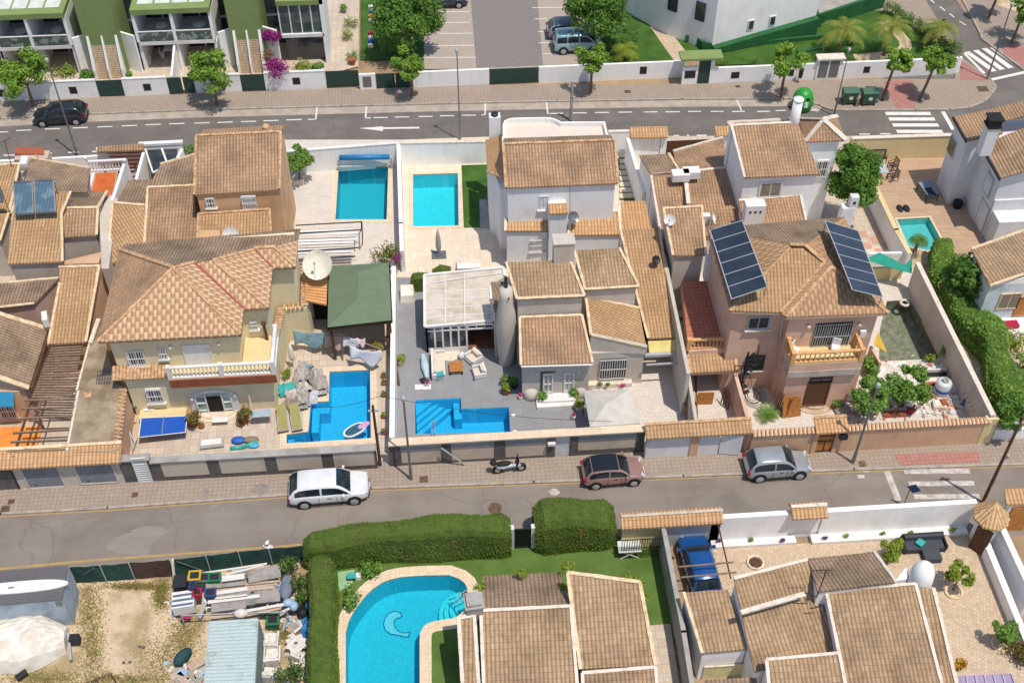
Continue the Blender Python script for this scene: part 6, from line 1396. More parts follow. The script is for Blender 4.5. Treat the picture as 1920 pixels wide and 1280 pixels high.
palm('small fan palm on the left lawn', P(275,290,.13), 1.3, 1.1, 16, M['leafC']); palm('low palm before the right lawn tree', P(1575,330,.13), 1.1, 1.2, 18, M['leafY'])
for i,(a,b,r,m) in enumerate([(20,40,.5,'leafC'),(60,120,.8,'leafY'),(40,190,.75,'leafY'),(60,310,.6,'leafC')]): bush('yellow-green garden shrub on the paved strip, %s from the top'%['first','second','third','fourth'][i], P(a,b,.6), r, M[m], 260, .15)
solo('terracotta_pot','terracotta pot under the lowest shrub of the paved strip','pot',MB().lathe(P(62,360,.13),[(.22,0),(.32,.5),(.34,.55),(.28,.55)],12),M['terrac'])
tile(1)
for a,b,r,m,l in [(20,420,.8,'leafD','cropped shrub at the left edge of the flats garden'),(340,400,1.25,'leafY','large yellow-green shrub behind the flats wall'),(480,425,.75,'leafD','small round shrub beside the first staircase'),(725,415,.35,'leafC','tiny shrub right of the first staircase'),(1690,375,1.2,'leafY','yellow-green flowering shrub on the white wall'),(1780,385,.7,'leafC','green shrub at the end of the flats garden')]: bush(l, PY(a,b,Y5+.5+r*.5), (r,r*.8,r*.75), M[m], 700, .19)
for a,b,r,z,l in [(1515,205,.95,3.2,'upper magenta bougainvillea climbing the stair wall'),(1535,388,1.3,.25,'large magenta bougainvillea hanging over the white wall')]: bush(l, PY(a,b,Y5+z), (r,r*.75,r*.85), M['magenta'], 1300, .17, name='bougainvillea')
bush('brownish red bougainvillea between the two magenta ones', PY(1510,312,Y5+1.6), (.75,.5,.8), leafmat('rusty_leaves','a0604a','6e7c38','b87858'), 360, .14, name='bougainvillea')
tree('round glossy tree in a white tub beside the orange house', P(1672,1008,.4), 3.1, 1.25, M['leafC'], 20, 150, .2, .07, name='potted_tree'); solo('tree_tub','white square tub under the round glossy tree','planter',MB().obox(P(1668,1020,.13),.8,.8,.5),M['mortw'])
bush('green shrub behind the white court beside the orange house', P(1050,840,1.4), (.7,.7,.8), M['leafC'], 320, .17)
tile(3)
for a,b,h,r,l in [(862,310,2.6,2.1,'large feathery palm on the lawn before the green terrace wall'),(1122,310,2.8,1.9,'feathery palm beside the curved garden path'),(1400,275,2.2,1.7,'feathery palm near the corner hedge')]: palm(l, P(a,b,.13), h, r, 20, group='feathery palms on the corner lawn')
bush('pale dome shrub behind the large feathery palm', P(950,215,.7), (.8,.6,.7), M['leafP'], 340, .14)
for i in range(12): a, b = 1160+i*33, 50+i*19+ (0 if i < 8 else 14); bush('dark clipped hedge bush along the side street, %s'%['first from the top','second','third','fourth','fifth','sixth','seventh','eighth','ninth','tenth','eleventh','last at the corner'][i], P(a,b,.7), (.75,.75,.95), M['leafD'], 300, .15, group='hedge bushes along the side street')
for i in range(9): bush('low hedge ball behind the corner wall, %s from the left'%['first','second','third','fourth','fifth','sixth','seventh','eighth','ninth'][i], P([240,395,690,920,965,1010,1060,1105,1290][i],[350,348,345,343,342,341,340,338,333][i],.5), (.42,.35,.45), M['leafD'], 150, .11, group='low hedge balls behind the corner wall')
# dark tall tree by the tower house
t_ = tree('tall dark evergreen tree between the tower house and the timber deck', P(895,1262,.13), 7.6, 1.8, leafmat('evergreen_leaves','709c3e','4e7a2c','8cb048'), 80, 190, .24, .2, name='evergreen_tree', flat=1.75)
tile(6)
tree('broad dark-leaved tree overhanging the white and blue house', P(1590,400,.13), 4.4, 1.9, M['leafD'], 30, 170, .28, .15, name='garden_tree')
for a,b,r,l in [(1820,640,1.5,'large round shrub below the white plinth'),(1870,860,1.2,'rounded shrub near the right edge above the pole'),(1900,740,.9,'reddish-green shrub at the right edge'),(1660,470,.6,'small shrub by the white plinth corner'),(1830,800,.5,'little shrub on the garden soil')]: bush(l, P(a,b,.9), (r,r*.8,r*.75), M['leafY'] if r > 1.3 else M['leafC'], 700 if r > 1 else 320, .2)
def hedge(label, path, z1, w_, m, cap=None, name='hedge', dens=26, s=.1, wob=.2, flat=.05):
    """clipped hedge along a path of ground points; z1, w_ may be lists"""
    rnd = random.Random(len(label)*7+int(abs(path[0].x)*3)); t = T(name, label, 'hedge'); pts = []
    for i in range(len(path)-1):
        a, b = path[i], path[i+1]; L = (b-a).length; n = max(1, int(L/.4))
        for k in range(n+(i == len(path)-2)): u = k/n; g = lambda q: (q[i]+(q[i+1]-q[i])*u) if hasattr(q,'__len__') else q; pts.append((a+(b-a)*u, g(z1), g(w_)))
    prof = [(-.5,0),(-.54,.3),(-.53,.6),(-.5,.85),(-.38,.97),(-.15,1),(.15,1),(.38,.97),(.5,.85),(.53,.6),(.54,.3),(.5,0)]; k = len(prof); vs = []; ph = [rnd.uniform(0,6) for _ in range(6)]
    for i, (p, z, w0) in enumerate(pts):
        d = (pts[min(i+1,len(pts)-1)][0]-pts[max(i-1,0)][0]).normalized(); nn = V((-d.y,d.x,0)); en = .82 if i in (0,len(pts)-1) else 1
        for j, (x, zz) in enumerate(prof):
            q = math.sin(i*.55+ph[0]+j*.3)*wob*.6+math.sin(i*.23+ph[1])*wob+rnd.uniform(-.05,.05)
            vs.append(p+nn*(x*w0*en+ (q*.5 if abs(x) > .3 else 0))+V((0,0,zz*(z*en)+(q*.6 if zz > .8 else 0))))
    fs = [(i*k+j, (i+1)*k+j, (i+1)*k+j+1, i*k+j+1) for i in range(len(pts)-1) for j in range(k-1)]+[tuple(range(k)), tuple(range((len(pts)-1)*k+k-1,(len(pts)-1)*k-1,-1))]
    core = MB().add(vs, fs); mb = MB(); cen = sum((p for p,_,_ in pts), V())/len(pts)
    for f in fs:
        if len(f) > 4: q = [vs[i] for i in f]; A = w_[0]*z1[0] if hasattr(w_,'__len__') and hasattr(z1,'__len__') else 3.0
        else: q = [vs[i] for i in f]; A = (q[1]-q[0]).length*(q[3]-q[0]).length
        nrm = (q[1]-q[0]).cross(q[2]-q[0]); nrm = nrm.normalized() if nrm.length > 1e-6 else V((0,0,1))
        for _ in range(int(A*dens)+1):
            if len(f) > 4: i, j = rnd.sample(range(len(q)),2); p = q[i]+(q[j]-q[i])*rnd.random()
            else: u, v = rnd.random(), rnd.random(); p = (q[0]*(1-u)+q[1]*u)*(1-v)+(q[3]*(1-u)+q[2]*u)*v
            p = p+nrm*rnd.uniform(-.03,.07)*(1 if nrm.z > -.5 else -1); a = V((rnd.gauss(0,1),rnd.gauss(0,1),rnd.gauss(0,1))).normalized(); b = a.orthogonal().normalized(); g = s*rnd.uniform(.5,1.2)
            mb.add([p-a*g*.5, p-b*g*.28, p+a*g*.5, p+b*g*.28], [(0,1,2,3)])
    t.add('hedge_core', core, M['hedgecore']); t.add('foliage', mb, m); return t
mh = leafmat('clipped_hedge_leaves','809c38','5a7a28','a08450',.8,.95,.55)
tile(8); HZ = .1
hb = 600; yb = P(700,602,HZ).y+.65
a0, a1 = P(-190,640,HZ), P(945,585,HZ)
hedge('long clipped hedge along the lower street, left of the hedge gate', [V((a0.x,yb+.1,HZ)),V((P(200,620,HZ).x,yb+.05,HZ)),V((P(560,600,HZ).x,yb+.1,HZ)),V((a1.x,yb+.25,HZ))], [2.3,2.35,2.65,2.75], [1.3,1.3,1.4,1.5], mh, dens=190)
yc = P(1300,548,HZ).y+.95
hedge('tall rounded clipped hedge right of the hedge gate', [V((P(1085,548,HZ).x,yc,HZ)),V((P(1300,548,HZ).x,yc+.05,HZ)),V((P(1520,540,HZ).x,yc+.1,HZ))], [2.7,3.05,2.8], [1.9,2.0,1.9], mh, dens=190, wob=.28)
tile(7)
c0 = P(1800,520,2.2); c1 = P(1790,1420,2.2); hedge('long hedge running down from the street between the scrap yard and the kidney pool', [V((c0.x,c0.y-.3,HZ)),V((c0.x+.0,(c0.y+c1.y)/2,HZ)),V((c1.x,c1.y,HZ))], 2.2, 1.25, mh, dens=190)
tile(6)
h0, h1 = P(1400,150,.1), P(1855,1080,.1)
hedge('overgrown green hedge behind the long grey wall on the right', [h0,h0+(h1-h0)*.3,h0+(h1-h0)*.6,h1], [1.5,1.9,1.7,1.3], [1.5,1.9,1.7,1.3], mg, dens=80, s=.28, wob=.55)
tree('slender tree leaning over the end of the lower street at the right edge', P(1800,1150,.13), 3.4, 1.5, M['leafD'], 16, 140, .25, .09, name='garden_tree')
tile(5)
q0 = P(405,385,.13); hedge('boxy clipped hedge behind the glazed veranda', [V((q0.x+.5,q0.y+.6,.1)),V((q0.x+.5,P(405,215,1.6).y-.3,.1))], 1.7, 1.5, mh, dens=60)
hedge('short clipped hedge arm running right above the veranda roof', [V((q0.x+1.35,P(405,205,1.7).y-.35,.1)),V((P(605,190,1.7).x,P(405,205,1.7).y-.35,.1))], 1.7, 1.1, mh, dens=60)
bush('oleander shrub with orange flowers behind the green pavilion', P(235,125,1.5), (1.15,1.0,1.2), leafmat('oleander','6d9440','4e7630','d08848'), 700, .17); bush('magenta bougainvillea on the white party wall', P(318,170,1.6), (.4,.35,.6), M['magenta'], 260, .11, name='bougainvillea')
bush('olive-yellow dome shrub under the edge of the green pavilion', P(196,640,.6), (.62,.55,.6), mat('olive_leaves','a89a38',.8,.2,8,'7c7c28'), 420, .1)
tile(4); bush('yellow-green shrub beside the leaning rusty pole', P(1605,805,.6), (.4,.4,.5), M['leafY'], 240, .14)
for a,b,l in ((1078,1045,'left'),(1362,1030,'right')):
    t = bush('bushy cordyline in a brown tub, %s of the arched door'%l, P(a,b,1.15), (.5,.5,.6), leafmat('cordyline','8c8a44','6c7438','a8684a') if a < 1100 else bpy.data.materials['cordyline'], 320, .18, name='potted_shrub', cat='potted plant'); c = P(a,b+38,.13); t.add('tub', MB().lathe(c,[(.28,0),(.38,.5),(.4,.55),(.33,.55)],12), M['terrac'])
tile(6)
tree('citrus tree with bright leaves on the white gravel garden', P(1225,985,.13), 3.3, 1.45, M['leafC'], 22, 150, .24, .09, name='citrus_tree'); tree('spreading citrus tree just behind the salmon wall', P(1010,1035,.13), 2.7, 1.35, M['leafC'], 20, 140, .24, .1, name='citrus_tree', flat=.6)
bush('banana-like leafy plants at the side of the salmon house', P(1040,770,.8), (.5,1.0,.9), M['leafC'], 420, .26); palm('spiky yucca behind the salmon wall', P(462,1050,.13), .35, .75, 30, M['leafC'], name='yucca', droop=.5, w_=.05)
bush('yellowish bromeliads on the pool edge', P(1380,715,.5), (.4,.3,.4), M['leafY'], 160, .2, name='bromeliad'); bush('leafy plant by the corner of the drained pool', P(1480,690,.9), (.6,.5,.7), M['leafC'], 260, .2)
palm('little palm on the wall behind the shade net', P(1290,130,.5), 1.2, .7, 14, M['leafD'])
tile(9)
for i,(a,b,cr,h,l) in enumerate([(1135,610,.8,2.0,'small tree behind the rear roof of the patio house'),(1510,760,.75,2.1,'small tree in a round bed on the crazy-paved patio'),(1775,1050,.85,2.0,'bushy young tree in a round bed near the right edge')]):
    tree(l, P(a,b,.13), h, cr, M['leafY'] if i < 2 else M['leafC'], 12, 100, .19, .05, name='young_tree')
    if i: c = P(a,b+12,.13); solo('stone_ring','pale stone ring round the %s'%('young tree in the middle of the patio' if i == 1 else 'young tree near the right edge'),'tree ring',MB().lathe(c,[(.5,0),(.5,.12),(.4,.12),(.4,.02)],18),M['mortar'])
bush('dark reddish shrub in the bottom right corner of the patio', P(1870,1110,.7), (.9,.8,.8), leafmat('mixed_shrub','7c7a38','5c6a30','a86840'), 480, .18); bush('orange and yellow potted plant by the mauve sheet roof', P(1550,1185,.6), (.4,.35,.5), leafmat('orange_leaf','d88830','a8962c','e8b848'), 200, .18)
for i,(a,b,m,l) in enumerate([(200,485,'purple','purple plant by the carport post'),(380,480,'leafD','small dark plant'),(555,483,'purple','purple plant left of the gate'),(795,470,'purple','purple plant right of the gate'),(915,457,'leafY','olive plant'),(1118,442,'leafY','small olive plant behind the young tree'),(1272,440,'leafY','small olive plant left of the grey sofa'),(1510,425,'leafY','largest plant at the right end')]):
    if m == 'purple': M['purple'] = leafmat('purple_leaves','8a5a9c','6c4480','a878b4')
    bush('%s on the white ledge'%l, P(a,b,.5), (.17+.1*(i == 7),.15,.18), M[m], 70, .11, group='small plants on the white ledge')
tile(7)
for i,(a,b,r) in enumerate([(1625,640,.8),(1665,730,.7),(1700,800,.55),(1620,1240,.9)]): bush('ragged cypress-like bush at the edge of the scrap yard, %s'%['topmost','second','third','bottom one'][i], P(a,b,.9), (r,r*.8,r*1.1), M['leafH'], 420, .17, group='ragged bushes at the scrap yard edge')
# weeds: stuff
wm = MB(); rnd = random.Random(5)
for _ in range(14000):
    z = rnd.choice([(505,860,95,230),(520,1100,70,180),(1030,1010,110,150),(920,1150,160,150),(900,790,50,90),(230,1255,240,50),(1600,1000,90,60),(760,740,180,20),(700,1260,300,40)])
    a, b = rnd.gauss(z[0],z[2]*.5), rnd.gauss(z[1],z[3]*.5); p = P(a,b,.02); h = rnd.uniform(.04,.13); w_ = .028
    if b < 712-.05*a+20 and a < 1000 or b < 700: continue
    th = rnd.uniform(0,3.14); d = V((math.cos(th)*w_,math.sin(th)*w_,0)); tip = p+V((rnd.uniform(-.1,.1),rnd.uniform(-.1,.1),h)); wm.add([p-d,p+d,tip], [(0,1,2)])
struct('dry_weeds', wm, leafmat('dry_weed_blades','c0ac70','a6a058','8c8e48'), 'stuff', 'dry yellow-green weeds on the dusty yard')['category'] = 'weeds'
# ---------------------------------------------------------------- vehicles
def car(name, label, L, W, H, col, roofcol=None, style='hatch', cat='car'):
    """car built round the origin, front towards +X; hull and greenhouse are lofted section by section"""
    t = T(name, label, cat); n = 17; hull = MB(); vs = []; hw = W/2; g = .17
    prof = {'hatch':[(-.5,.42,.72,.80),(-.485,.3,.86,.90),(-.45,.25,.92,.95),(-.36,.22,.95,.99),(-.2,.2,.95,1.0),(0,.2,.93,1.0),(.15,.2,.92,.99),(.24,.2,.90,.98),(.34,.22,.84,.97),(.43,.24,.76,.93),(.485,.28,.68,.78),(.505,.36,.56,.55)],
            'suv':[(-.5,.5,.85,.82),(-.488,.34,.98,.92),(-.45,.28,1.04,.97),(-.36,.26,1.06,1.0),(-.2,.25,1.05,1.0),(0,.25,1.03,1.0),(.15,.25,1.02,1.0),(.22,.25,1.0,1.0),(.34,.26,.97,.99),(.44,.28,.92,.95),(.485,.32,.84,.82),(.5,.42,.68,.62)],
            'van':[(-.5,.4,.95,.92),(-.49,.3,1.04,.97),(-.45,.26,1.06,1.0),(-.36,.24,1.06,1.0),(-.2,.22,1.06,1.0),(0,.22,1.05,1.0),(.18,.22,1.03,1.0),(.27,.22,1.0,1.0),(.36,.24,.92,.97),(.44,.27,.84,.93),(.485,.32,.74,.84),(.5,.42,.6,.72)]}[style]
    for x, z0, zb, wk in prof:
        w_ = hw*wk
        for y, z in ((-w_*.86,z0),(-w_*.98,z0+.12),(-w_,z0+(zb-z0)*.55),(-w_*.96,zb-.05),(-w_*.86,zb),(0,zb+.035),(w_*.86,zb),(w_*.96,zb-.05),(w_,z0+(zb-z0)*.55),(w_*.98,z0+.12),(w_*.86,z0)): vs.append((x*L,y,z))
    k = 11; m = len(prof); hull.add(vs, [(i*k+j,(i+1)*k+j,(i+1)*k+(j+1)%k,i*k+(j+1)%k) for i in range(m-1) for j in range(k)]+[tuple(range(k)),tuple(range(m*k-1,(m-1)*k-1,-1))])
    paint = plain('car_paint_'+col, col, .22, 0 if col > 'e' else .25, .6, coat=1.0); b = t.add('body', hull, paint, True)
    md = b.modifiers.new('sub','SUBSURF'); md.levels = 2; md.render_levels = 2
    f0, f1, r0, r1, tw = {'hatch':(.25,.06,-.47,-.36,.74),'suv':(.28,.10,-.485,-.355,.74),'van':(.33,.17,-.49,-.455,.82)}[style]; zb = prof[5][2]-.03
    SX = [f0,f0*.66+f1*.34,f0*.3+f1*.7,f1,f1*.72+r1*.28,(f1+r1)/2,f1*.2+r1*.8,r1,r1*.5+r0*.5,r0]; q_ = .55*(H-zb); SZ = [zb,zb+q_*.75,zb+q_*1.38,H-.06,H-.015,H,H-.02,H-.07,zb+q_*1.1,zb]
    def sec(x):
        x /= L
        for k in range(9):
            if SX[k] >= x >= SX[k+1]: u = (SX[k]-x)/(SX[k]-SX[k+1]); zt = SZ[k]+(SZ[k+1]-SZ[k])*u; break
        else: zt = zb
        return hw*.92, hw*(.92-(.92-tw)*(zt-zb)/(H-zb)), zt
    def sp(x, v, o=.0): wb, wt, zt = sec(x); return (wb+(wt-wb)*v+o, zb+(zt-zb-.05)*v)
    cb_ = MB(); cv = []
    for x in SX:
        wb, wt, zt = sec(x*L); hh = zt-zb
        cv += [(x*L,-wb,zb-.08),(x*L,-(wb+(wt-wb)*.5),zb+hh*.5),(x*L,-wt,zb+hh*.88),(x*L,-wt*.82,zt-.012),(x*L,0,zt+.02),(x*L,wt*.82,zt-.012),(x*L,wt,zb+hh*.88),(x*L,wb+(wt-wb)*.5,zb+hh*.5),(x*L,wb,zb-.08)]
    cb_.add(cv, [(a*9+b_,a*9+b_+1,(a+1)*9+b_+1,(a+1)*9+b_) for a in range(9) for b_ in range(8)]); t.add('cabin', cb_, paint, True)
    gm = glassmat('car_glass','1c262c',.05)
    for nm, ks in (('windscreen',(0,1,2,3)),('rear_window',(9,8,7))):
        gv = []
        for n_, k in enumerate(ks):
            u = n_/(len(ks)-1); k2 = ks[min(n_+1,len(ks)-1)] if n_ == 0 else ks[n_-1]; x = SX[k]+(SX[k2]-SX[k])*(.14 if n_ in (0,len(ks)-1) else 0); wb, wt, zt = sec(x*L); o = .025 if nm == 'windscreen' else -.025
            for v in (-1,-.5,0,.5,1): gv.append((x*L+o, v*wt*.86, zt+.03-.03*abs(v)**3))
        fs = [(a*5+b_,a*5+b_+1,(a+1)*5+b_+1,(a+1)*5+b_) for a in range(len(ks)-1) for b_ in range(4)]; t.add(nm, MB().add(gv, fs if nm != 'windscreen' else fs), gm, True)
    if roofcol:
        gv = [(SX[k]*L, v*hw*tw*.98, SZ[k]+.035-.035*abs(v)**3) for k in range(3,8) for v in (-1,-.5,0,.5,1)]; t.add('roof_panel', MB().add(gv, [(a*5+b_,a*5+b_+1,(a+1)*5+b_+1,(a+1)*5+b_) for a in range(4) for b_ in range(4)]), plain('car_paint_'+roofcol, roofcol, .2, .3, .6, coat=1.0), True)
    for s in (-1,1):
        for xa, xb2 in ((f0*.8+f1*.2, -.075),(-.1, r1*.55+r0*.45)) if style != 'van' else ((f0*.8+f1*.2,.03),(.0,-.21),(-.24,r1+.02)):
            gv = []
            for a in range(7):
                x = (xa+(xb2-xa)*a/6)*L
                for v in (.12,.5,.84): y, z = sp(x, v, .014); gv.append((x, s*y, z))
            t.add('side_window', MB().add(gv, [(a*3+b_,a*3+b_+1,(a+1)*3+b_+1,(a+1)*3+b_) for a in range(6) for b_ in range(2)]), gm, True)
        tr = MB().box(-.36*L,.4*L,s*hw*.99-.012,s*hw*.99+.012,.25,.34); t.add('sill_trim', tr, M['dark'])
        t.add('door_line', MB().box(.1*L-.008,.1*L+.008,s*hw-.004,s*hw+.012,.35,.9).box(-.12*L-.008,-.12*L+.008,s*hw-.004,s*hw+.012,.35,.9).box(-.02*L,.04*L,s*hw,s*hw+.02,.78,.82), M['dark'])
        t.add('mirror', MB().obox(V((.19*L,s*(hw+.1),zb)),.14,.2,.15), paint)
        t.add('headlight', MB().obox(V((.462*L,s*hw*.66,.62 if style != 'suv' else .72)),.16,.34,.12,-s*.5), plain('headlight_lens','dfe6ea',.1,.2))
        t.add('tail_light', MB().obox(V((-.482*L,s*hw*.76,.66)),.14,.26,.22,s*.3), plain('tail_lens','a81c28',.2))
        for x in (-.31*L,.31*L):
            rr = .31 if H < 1.6 else .35
            t.add('wheel_arch', MB().tube((x,s*(hw-.3),rr+.02),(x,s*(hw+.006),rr+.02),rr+.06,n=18), M['black'])
            w0 = t.add('wheel', MB().tube((x,s*(hw-.2),rr),(x,s*(hw+.02),rr),rr,n=20), M['black'])
            rim = MB().lathe((0,0,0),[(rr*.66,0),(rr*.68,.02),(rr*.2,.035),(.02,.04)],14).xf(Matrix.Translation((x,s*(hw+.018),rr)) @ Matrix.Rotation(-s*R(90),4,'X')); t.add('rim', rim, M['lgrey'], parent=w0)
    t.add('bumper', MB().box(.485*L,.505*L,-hw*.6,hw*.6,.3,.46), M['dark']); t.add('rear_bumper', MB().box(-.505*L,-.487*L,-hw*.65,hw*.65,.32,.45), M['dark'])
    t.add('number_plate', MB().box(.505*L,.512*L,-.25,.25,.42,.52), M['white'])
    return t
def put(t, a, b, rz, z=.01): place(t, P(a,b,z), R(rz))
tile(0)
put(car('parked_suv','white SUV parked at the kerb of the lower street, nearest the lamp post',4.6,1.88,1.68,'f2f3f5',None,'suv'), 619,926, 2)
put(car('parked_car','small rose-pink hatchback with black roof on the lower street',3.62,1.66,1.5,'b89088','22242a','hatch'), 1148,894, 2)
put(car('parked_car','silver compact hatchback before the salmon wall on the lower street',3.85,1.7,1.62,'aeb4ba',None,'hatch'), 1454,881, 1)
put(car('parked_car','black hatchback parked on the upper street below the far-left tree',4.2,1.8,1.5,'2c3238',None,'hatch'), 116,225, 182)
put(car('parked_van','pale blue-green small van in the car park bay',4.1,1.75,1.8,'a0c8ce',None,'van'), 1082,92, 0, .14)
put(car('parked_car','silver-blue hatchback parked behind the blue-green van',4.2,1.75,1.5,'9ab0bc','5a6068','hatch'), 1070,66, 0, .14)
put(car('parked_car','dark blue car cropped by the top edge in the left car park bays',4.3,1.78,1.5,'2a3850',None,'hatch'), 832,8, 0, .14)
tile(9); put(car('parked_car','bright blue car under the timber bars of the carport',4.0,1.72,1.5,'1a5ca6',None,'hatch'), 85,650, 93, .14)
# scooter
t = T('scooter','black and white scooter parked before the panelled garden wall','scooter')
t.add('body', MB().lathe((0,0,0),[(.02,-.75),(.13,-.6),(.17,-.3),(.12,0),(.1,.25),(.16,.45),(.12,.62),(.03,.7)],10).xf(Matrix.Translation((0,0,.5)) @ Matrix.Rotation(R(90),4,'Y')), plain('scooter_white','c8ccd2',.3), True)
t.add('seat', MB().sphere((-.3,0,.78),.45,.16,.1,12,6), M['black'], True); t.add('front_shield', MB().bar((.42,0,.45),(.55,0,1.0),.42,.08), M['dark']); t.add('windscreen', MB().bar((.55,0,1.0),(.48,0,1.3),.34,.02), M['glass'])
t.add('handlebar', MB().tube((.5,-.36,1.02),(.5,.36,1.02),.025).tube((.5,0,.6),(.5,0,1.02),.03), M['dark']); t.add('top_box', MB().sphere((-.85,0,.92),.2,.2,.16,10,6), M['black'], True)
for x in (-.62,.68): w0 = t.add('wheel', MB().tube((x,-.07,.28),(x,.07,.28),.28,n=18), M['black']); t.add('rim', MB().tube((x,-.08,.28),(x,.08,.28),.15,n=12), M['lgrey'], parent=w0)
t.add('mudguard', MB().sphere((.66,0,.5),.26,.1,.12,10,5), M['dark'], True)
tile(8); place(t, P(935,100,.13), R(4), 1.08)
# ---------------------------------------------------------------- street furniture
def lamp(label, ab, h, arm, thick=.075, head='lantern'):
    t = T('street_lamp', label, 'street lamp'); b = P(*ab,.12)
    t.add('pole', MB().tube(b,b+V((0,0,1.0)),thick*1.4,thick*1.25,10).tube(b+V((0,0,1.0)),b+V((0,0,h)),thick,thick*.7,8), M['grey'])
    t.add('lamp_head', MB().lathe(b+V((0,0,h)),[(.05,0),(.1,.06),(.15,.34),(.08,.42),(.03,.44)],10), plain('lamp_glass','b4bab8',.3), True)
    return t
tile(0); lamp('slim grey street lamp on the near side of the upper street, centre', (863,262), 7.7, 0, .06)
lamp('grey street lamp crossing in front of the parked black car', (145,291), 8.2, 0, .07); lamp('street lamp beside the dumpsters', (1564,215), 5.7, 0, .06); lamp('grey street lamp before the panelled wall on the lower street', (771,898), 6.9, 0, .075)
lamp('tall street lamp at the corner zebra crossing', (1851,148), 6.6, 0, .07); lamp('pale leaning-looking street lamp before the salmon wall', (1599,867), 6.6, 0, .08)
def upole(label, ab, h, m, r=.12): b = P(*ab,.1); t = T('utility_pole', label, 'utility pole'); t.add('pole', MB().tube(b,b+V((0,0,h)),r,r*.75,8), m); t.add('bracket', MB().box(b.x-.3,b.x+.3,b.y-.05,b.y+.05,h-.4,h-.3).tube(b+V((.15,-.1,h*.55)),b+V((.15,-.1,h*.55+.25)),.09), M['lgrey']); return t
tile(2); upole('concrete utility pole rising behind the curved roof terrace', (1281,668), 3.6, M['concg'], .14)
tile(0); upole('dark wooden utility pole at the right end of the lower street', (1843,940), 7.5, M['woodd'], .1); upole('short dark pole at the junction of the grey and panelled walls', (713,872), 5.4, M['woodd'], .1)
# service cables
for i,(a,b,z0,c,d,z1) in enumerate([(713,742,5.3,1150,790,3.2),(713,742,5.3,560,760,3.4)]):
    p_, q_ = P(a,b,z0), P(c,d,z1); pts = [p_+(q_-p_)*(k/12)-V((0,0,.5*math.sin(math.pi*k/12))) for k in range(13)]; solo('cable','thin dark overhead cable running %s from the short dark pole'%('right' if i == 0 else 'left'),'cable',MB().path(pts,.012,4),M['black'])
tile(8); solo('stay_tube','pale sloping guard tube against the panelled wall','tube',MB().tube(P(692,64,.13),P(560,-30,1.9),.05),M['lgrey'])
tile(3)
t = T('bottle_bank','bright green igloo-shaped bottle bank on the upper street','bottle bank'); c = P(663,598,.12)
t.add('shell', MB().lathe(c,[(.8,0),(.84,.5),(.82,.95),(.7,1.35),(.45,1.62),(.15,1.72),(.02,1.74)],20), plain('bottle_bank_green','2fa43c',.4), True); t.add('rim_band', MB().lathe(c+V((0,0,.45)),[(.86,0),(.86,.08)],20), mat('dark_green_band','1f7a30',.5))
t.add('notice', MB().obox(c+V((.05,-.84,.5)),.3,.04,.5,0,R(-3)), M['white']); t.add('slot', MB().obox(c+V((.15,-.76,1.15)),.26,.12,.16), M['black'])
for i,(a,b) in enumerate(((922,588),(1030,592))):
    t = T('dumpster','dark green wheeled dumpster, %s one of the pair'%('left' if i == 0 else 'right'),'dumpster','wheeled dumpsters on the upper pavement'); c = P(a,b-14,.12); gm_ = plain('dumpster_green','3f6650',.5)
    q = MB().prism([V((-.55,-.38,0)),V((.55,-.38,0)),V((.55,.38,0)),V((-.55,.38,0))],.18,1.15); q.v = [(x*(1.1 if z > 1 else .92),y*(1.15 if z > 1 else .9),z) for x,y,z in q.v]; t.add('bin', q.xf(Matrix.Translation(c)), gm_)
    t.add('lid', MB().box(-.62,.62,-.46,.46,1.16,1.22).add([(-.62,-.46,1.22),(.62,-.46,1.22),(.62,.1,1.36),(-.62,.1,1.36),(-.62,.46,1.22),(.62,.46,1.22)],[(0,1,2,3),(3,2,5,4),(0,3,4),(1,5,2)]).xf(Matrix.Translation(c)), plain('dumpster_lid','4a7058',.5))
    for x in (-.45,.45):
        for y in (-.3,.3): t.add('wheel', MB().tube((x-.04,y,.1),(x+.04,y,.1),.1,n=10).xf(Matrix.Translation(c)), M['black'])
    t.add('notice', MB().box(-.15,.15,-.47,-.44,.6,.85).xf(Matrix.Translation(c)), M['white'])
t = T('litter_bin','slim dark litter bin on a post beside the corner wall','litter bin'); c = P(640,462,.12); t.add('post', MB().tube(c,c+V((0,0,1.3)),.03), M['grey']); t.add('bucket', MB().lathe(c+V((.15,0,.5)),[(.16,0),(.2,.75),(.21,.8)],10), M['dark'])
solo('timber_post','short stained timber post between the dumpsters','post',MB().obox(P(970,592,.12),.25,.2,.7),M['wood'])
solo('stake','thin white stake against the street tree by the bottle bank','stake',MB().tube(P(490,520,.12),P(505,420,2.2),.025),M['white'])
t = T('road_sign','small blue diamond road sign seen edge-on at the zebra crossing','sign'); tile(9); c = P(1232,292,.1); t.add('post', MB().tube(c,c+V((0,0,2.0)),.03), M['grey']); t.add('plate', MB().obox(c+V((0,0,1.55)),.04,.55,.55,R(62),R(45)), plain('sign_blue','2a5478',.4))
tile(3); solo('sign_post','dark round traffic sign seen from behind beside the corner hedge','sign',MB().tube(P(1455,125,.12),P(1455,125,1.9),.03).lathe((0,0,0),[(.02,-.015),(.3,-.015),(.3,.015),(.02,.015)],16).xf(Matrix.Identity(4)) if 0 else MB().tube(P(1455,125,.12),P(1455,125,2.2),.03).merge(MB().lathe((0,0,0),[(.3,-.015),(.3,.015)],16).xf(Matrix.Translation(P(1455,125,2.0)) @ Matrix.Rotation(R(90),4,'X'))),M['dark'])
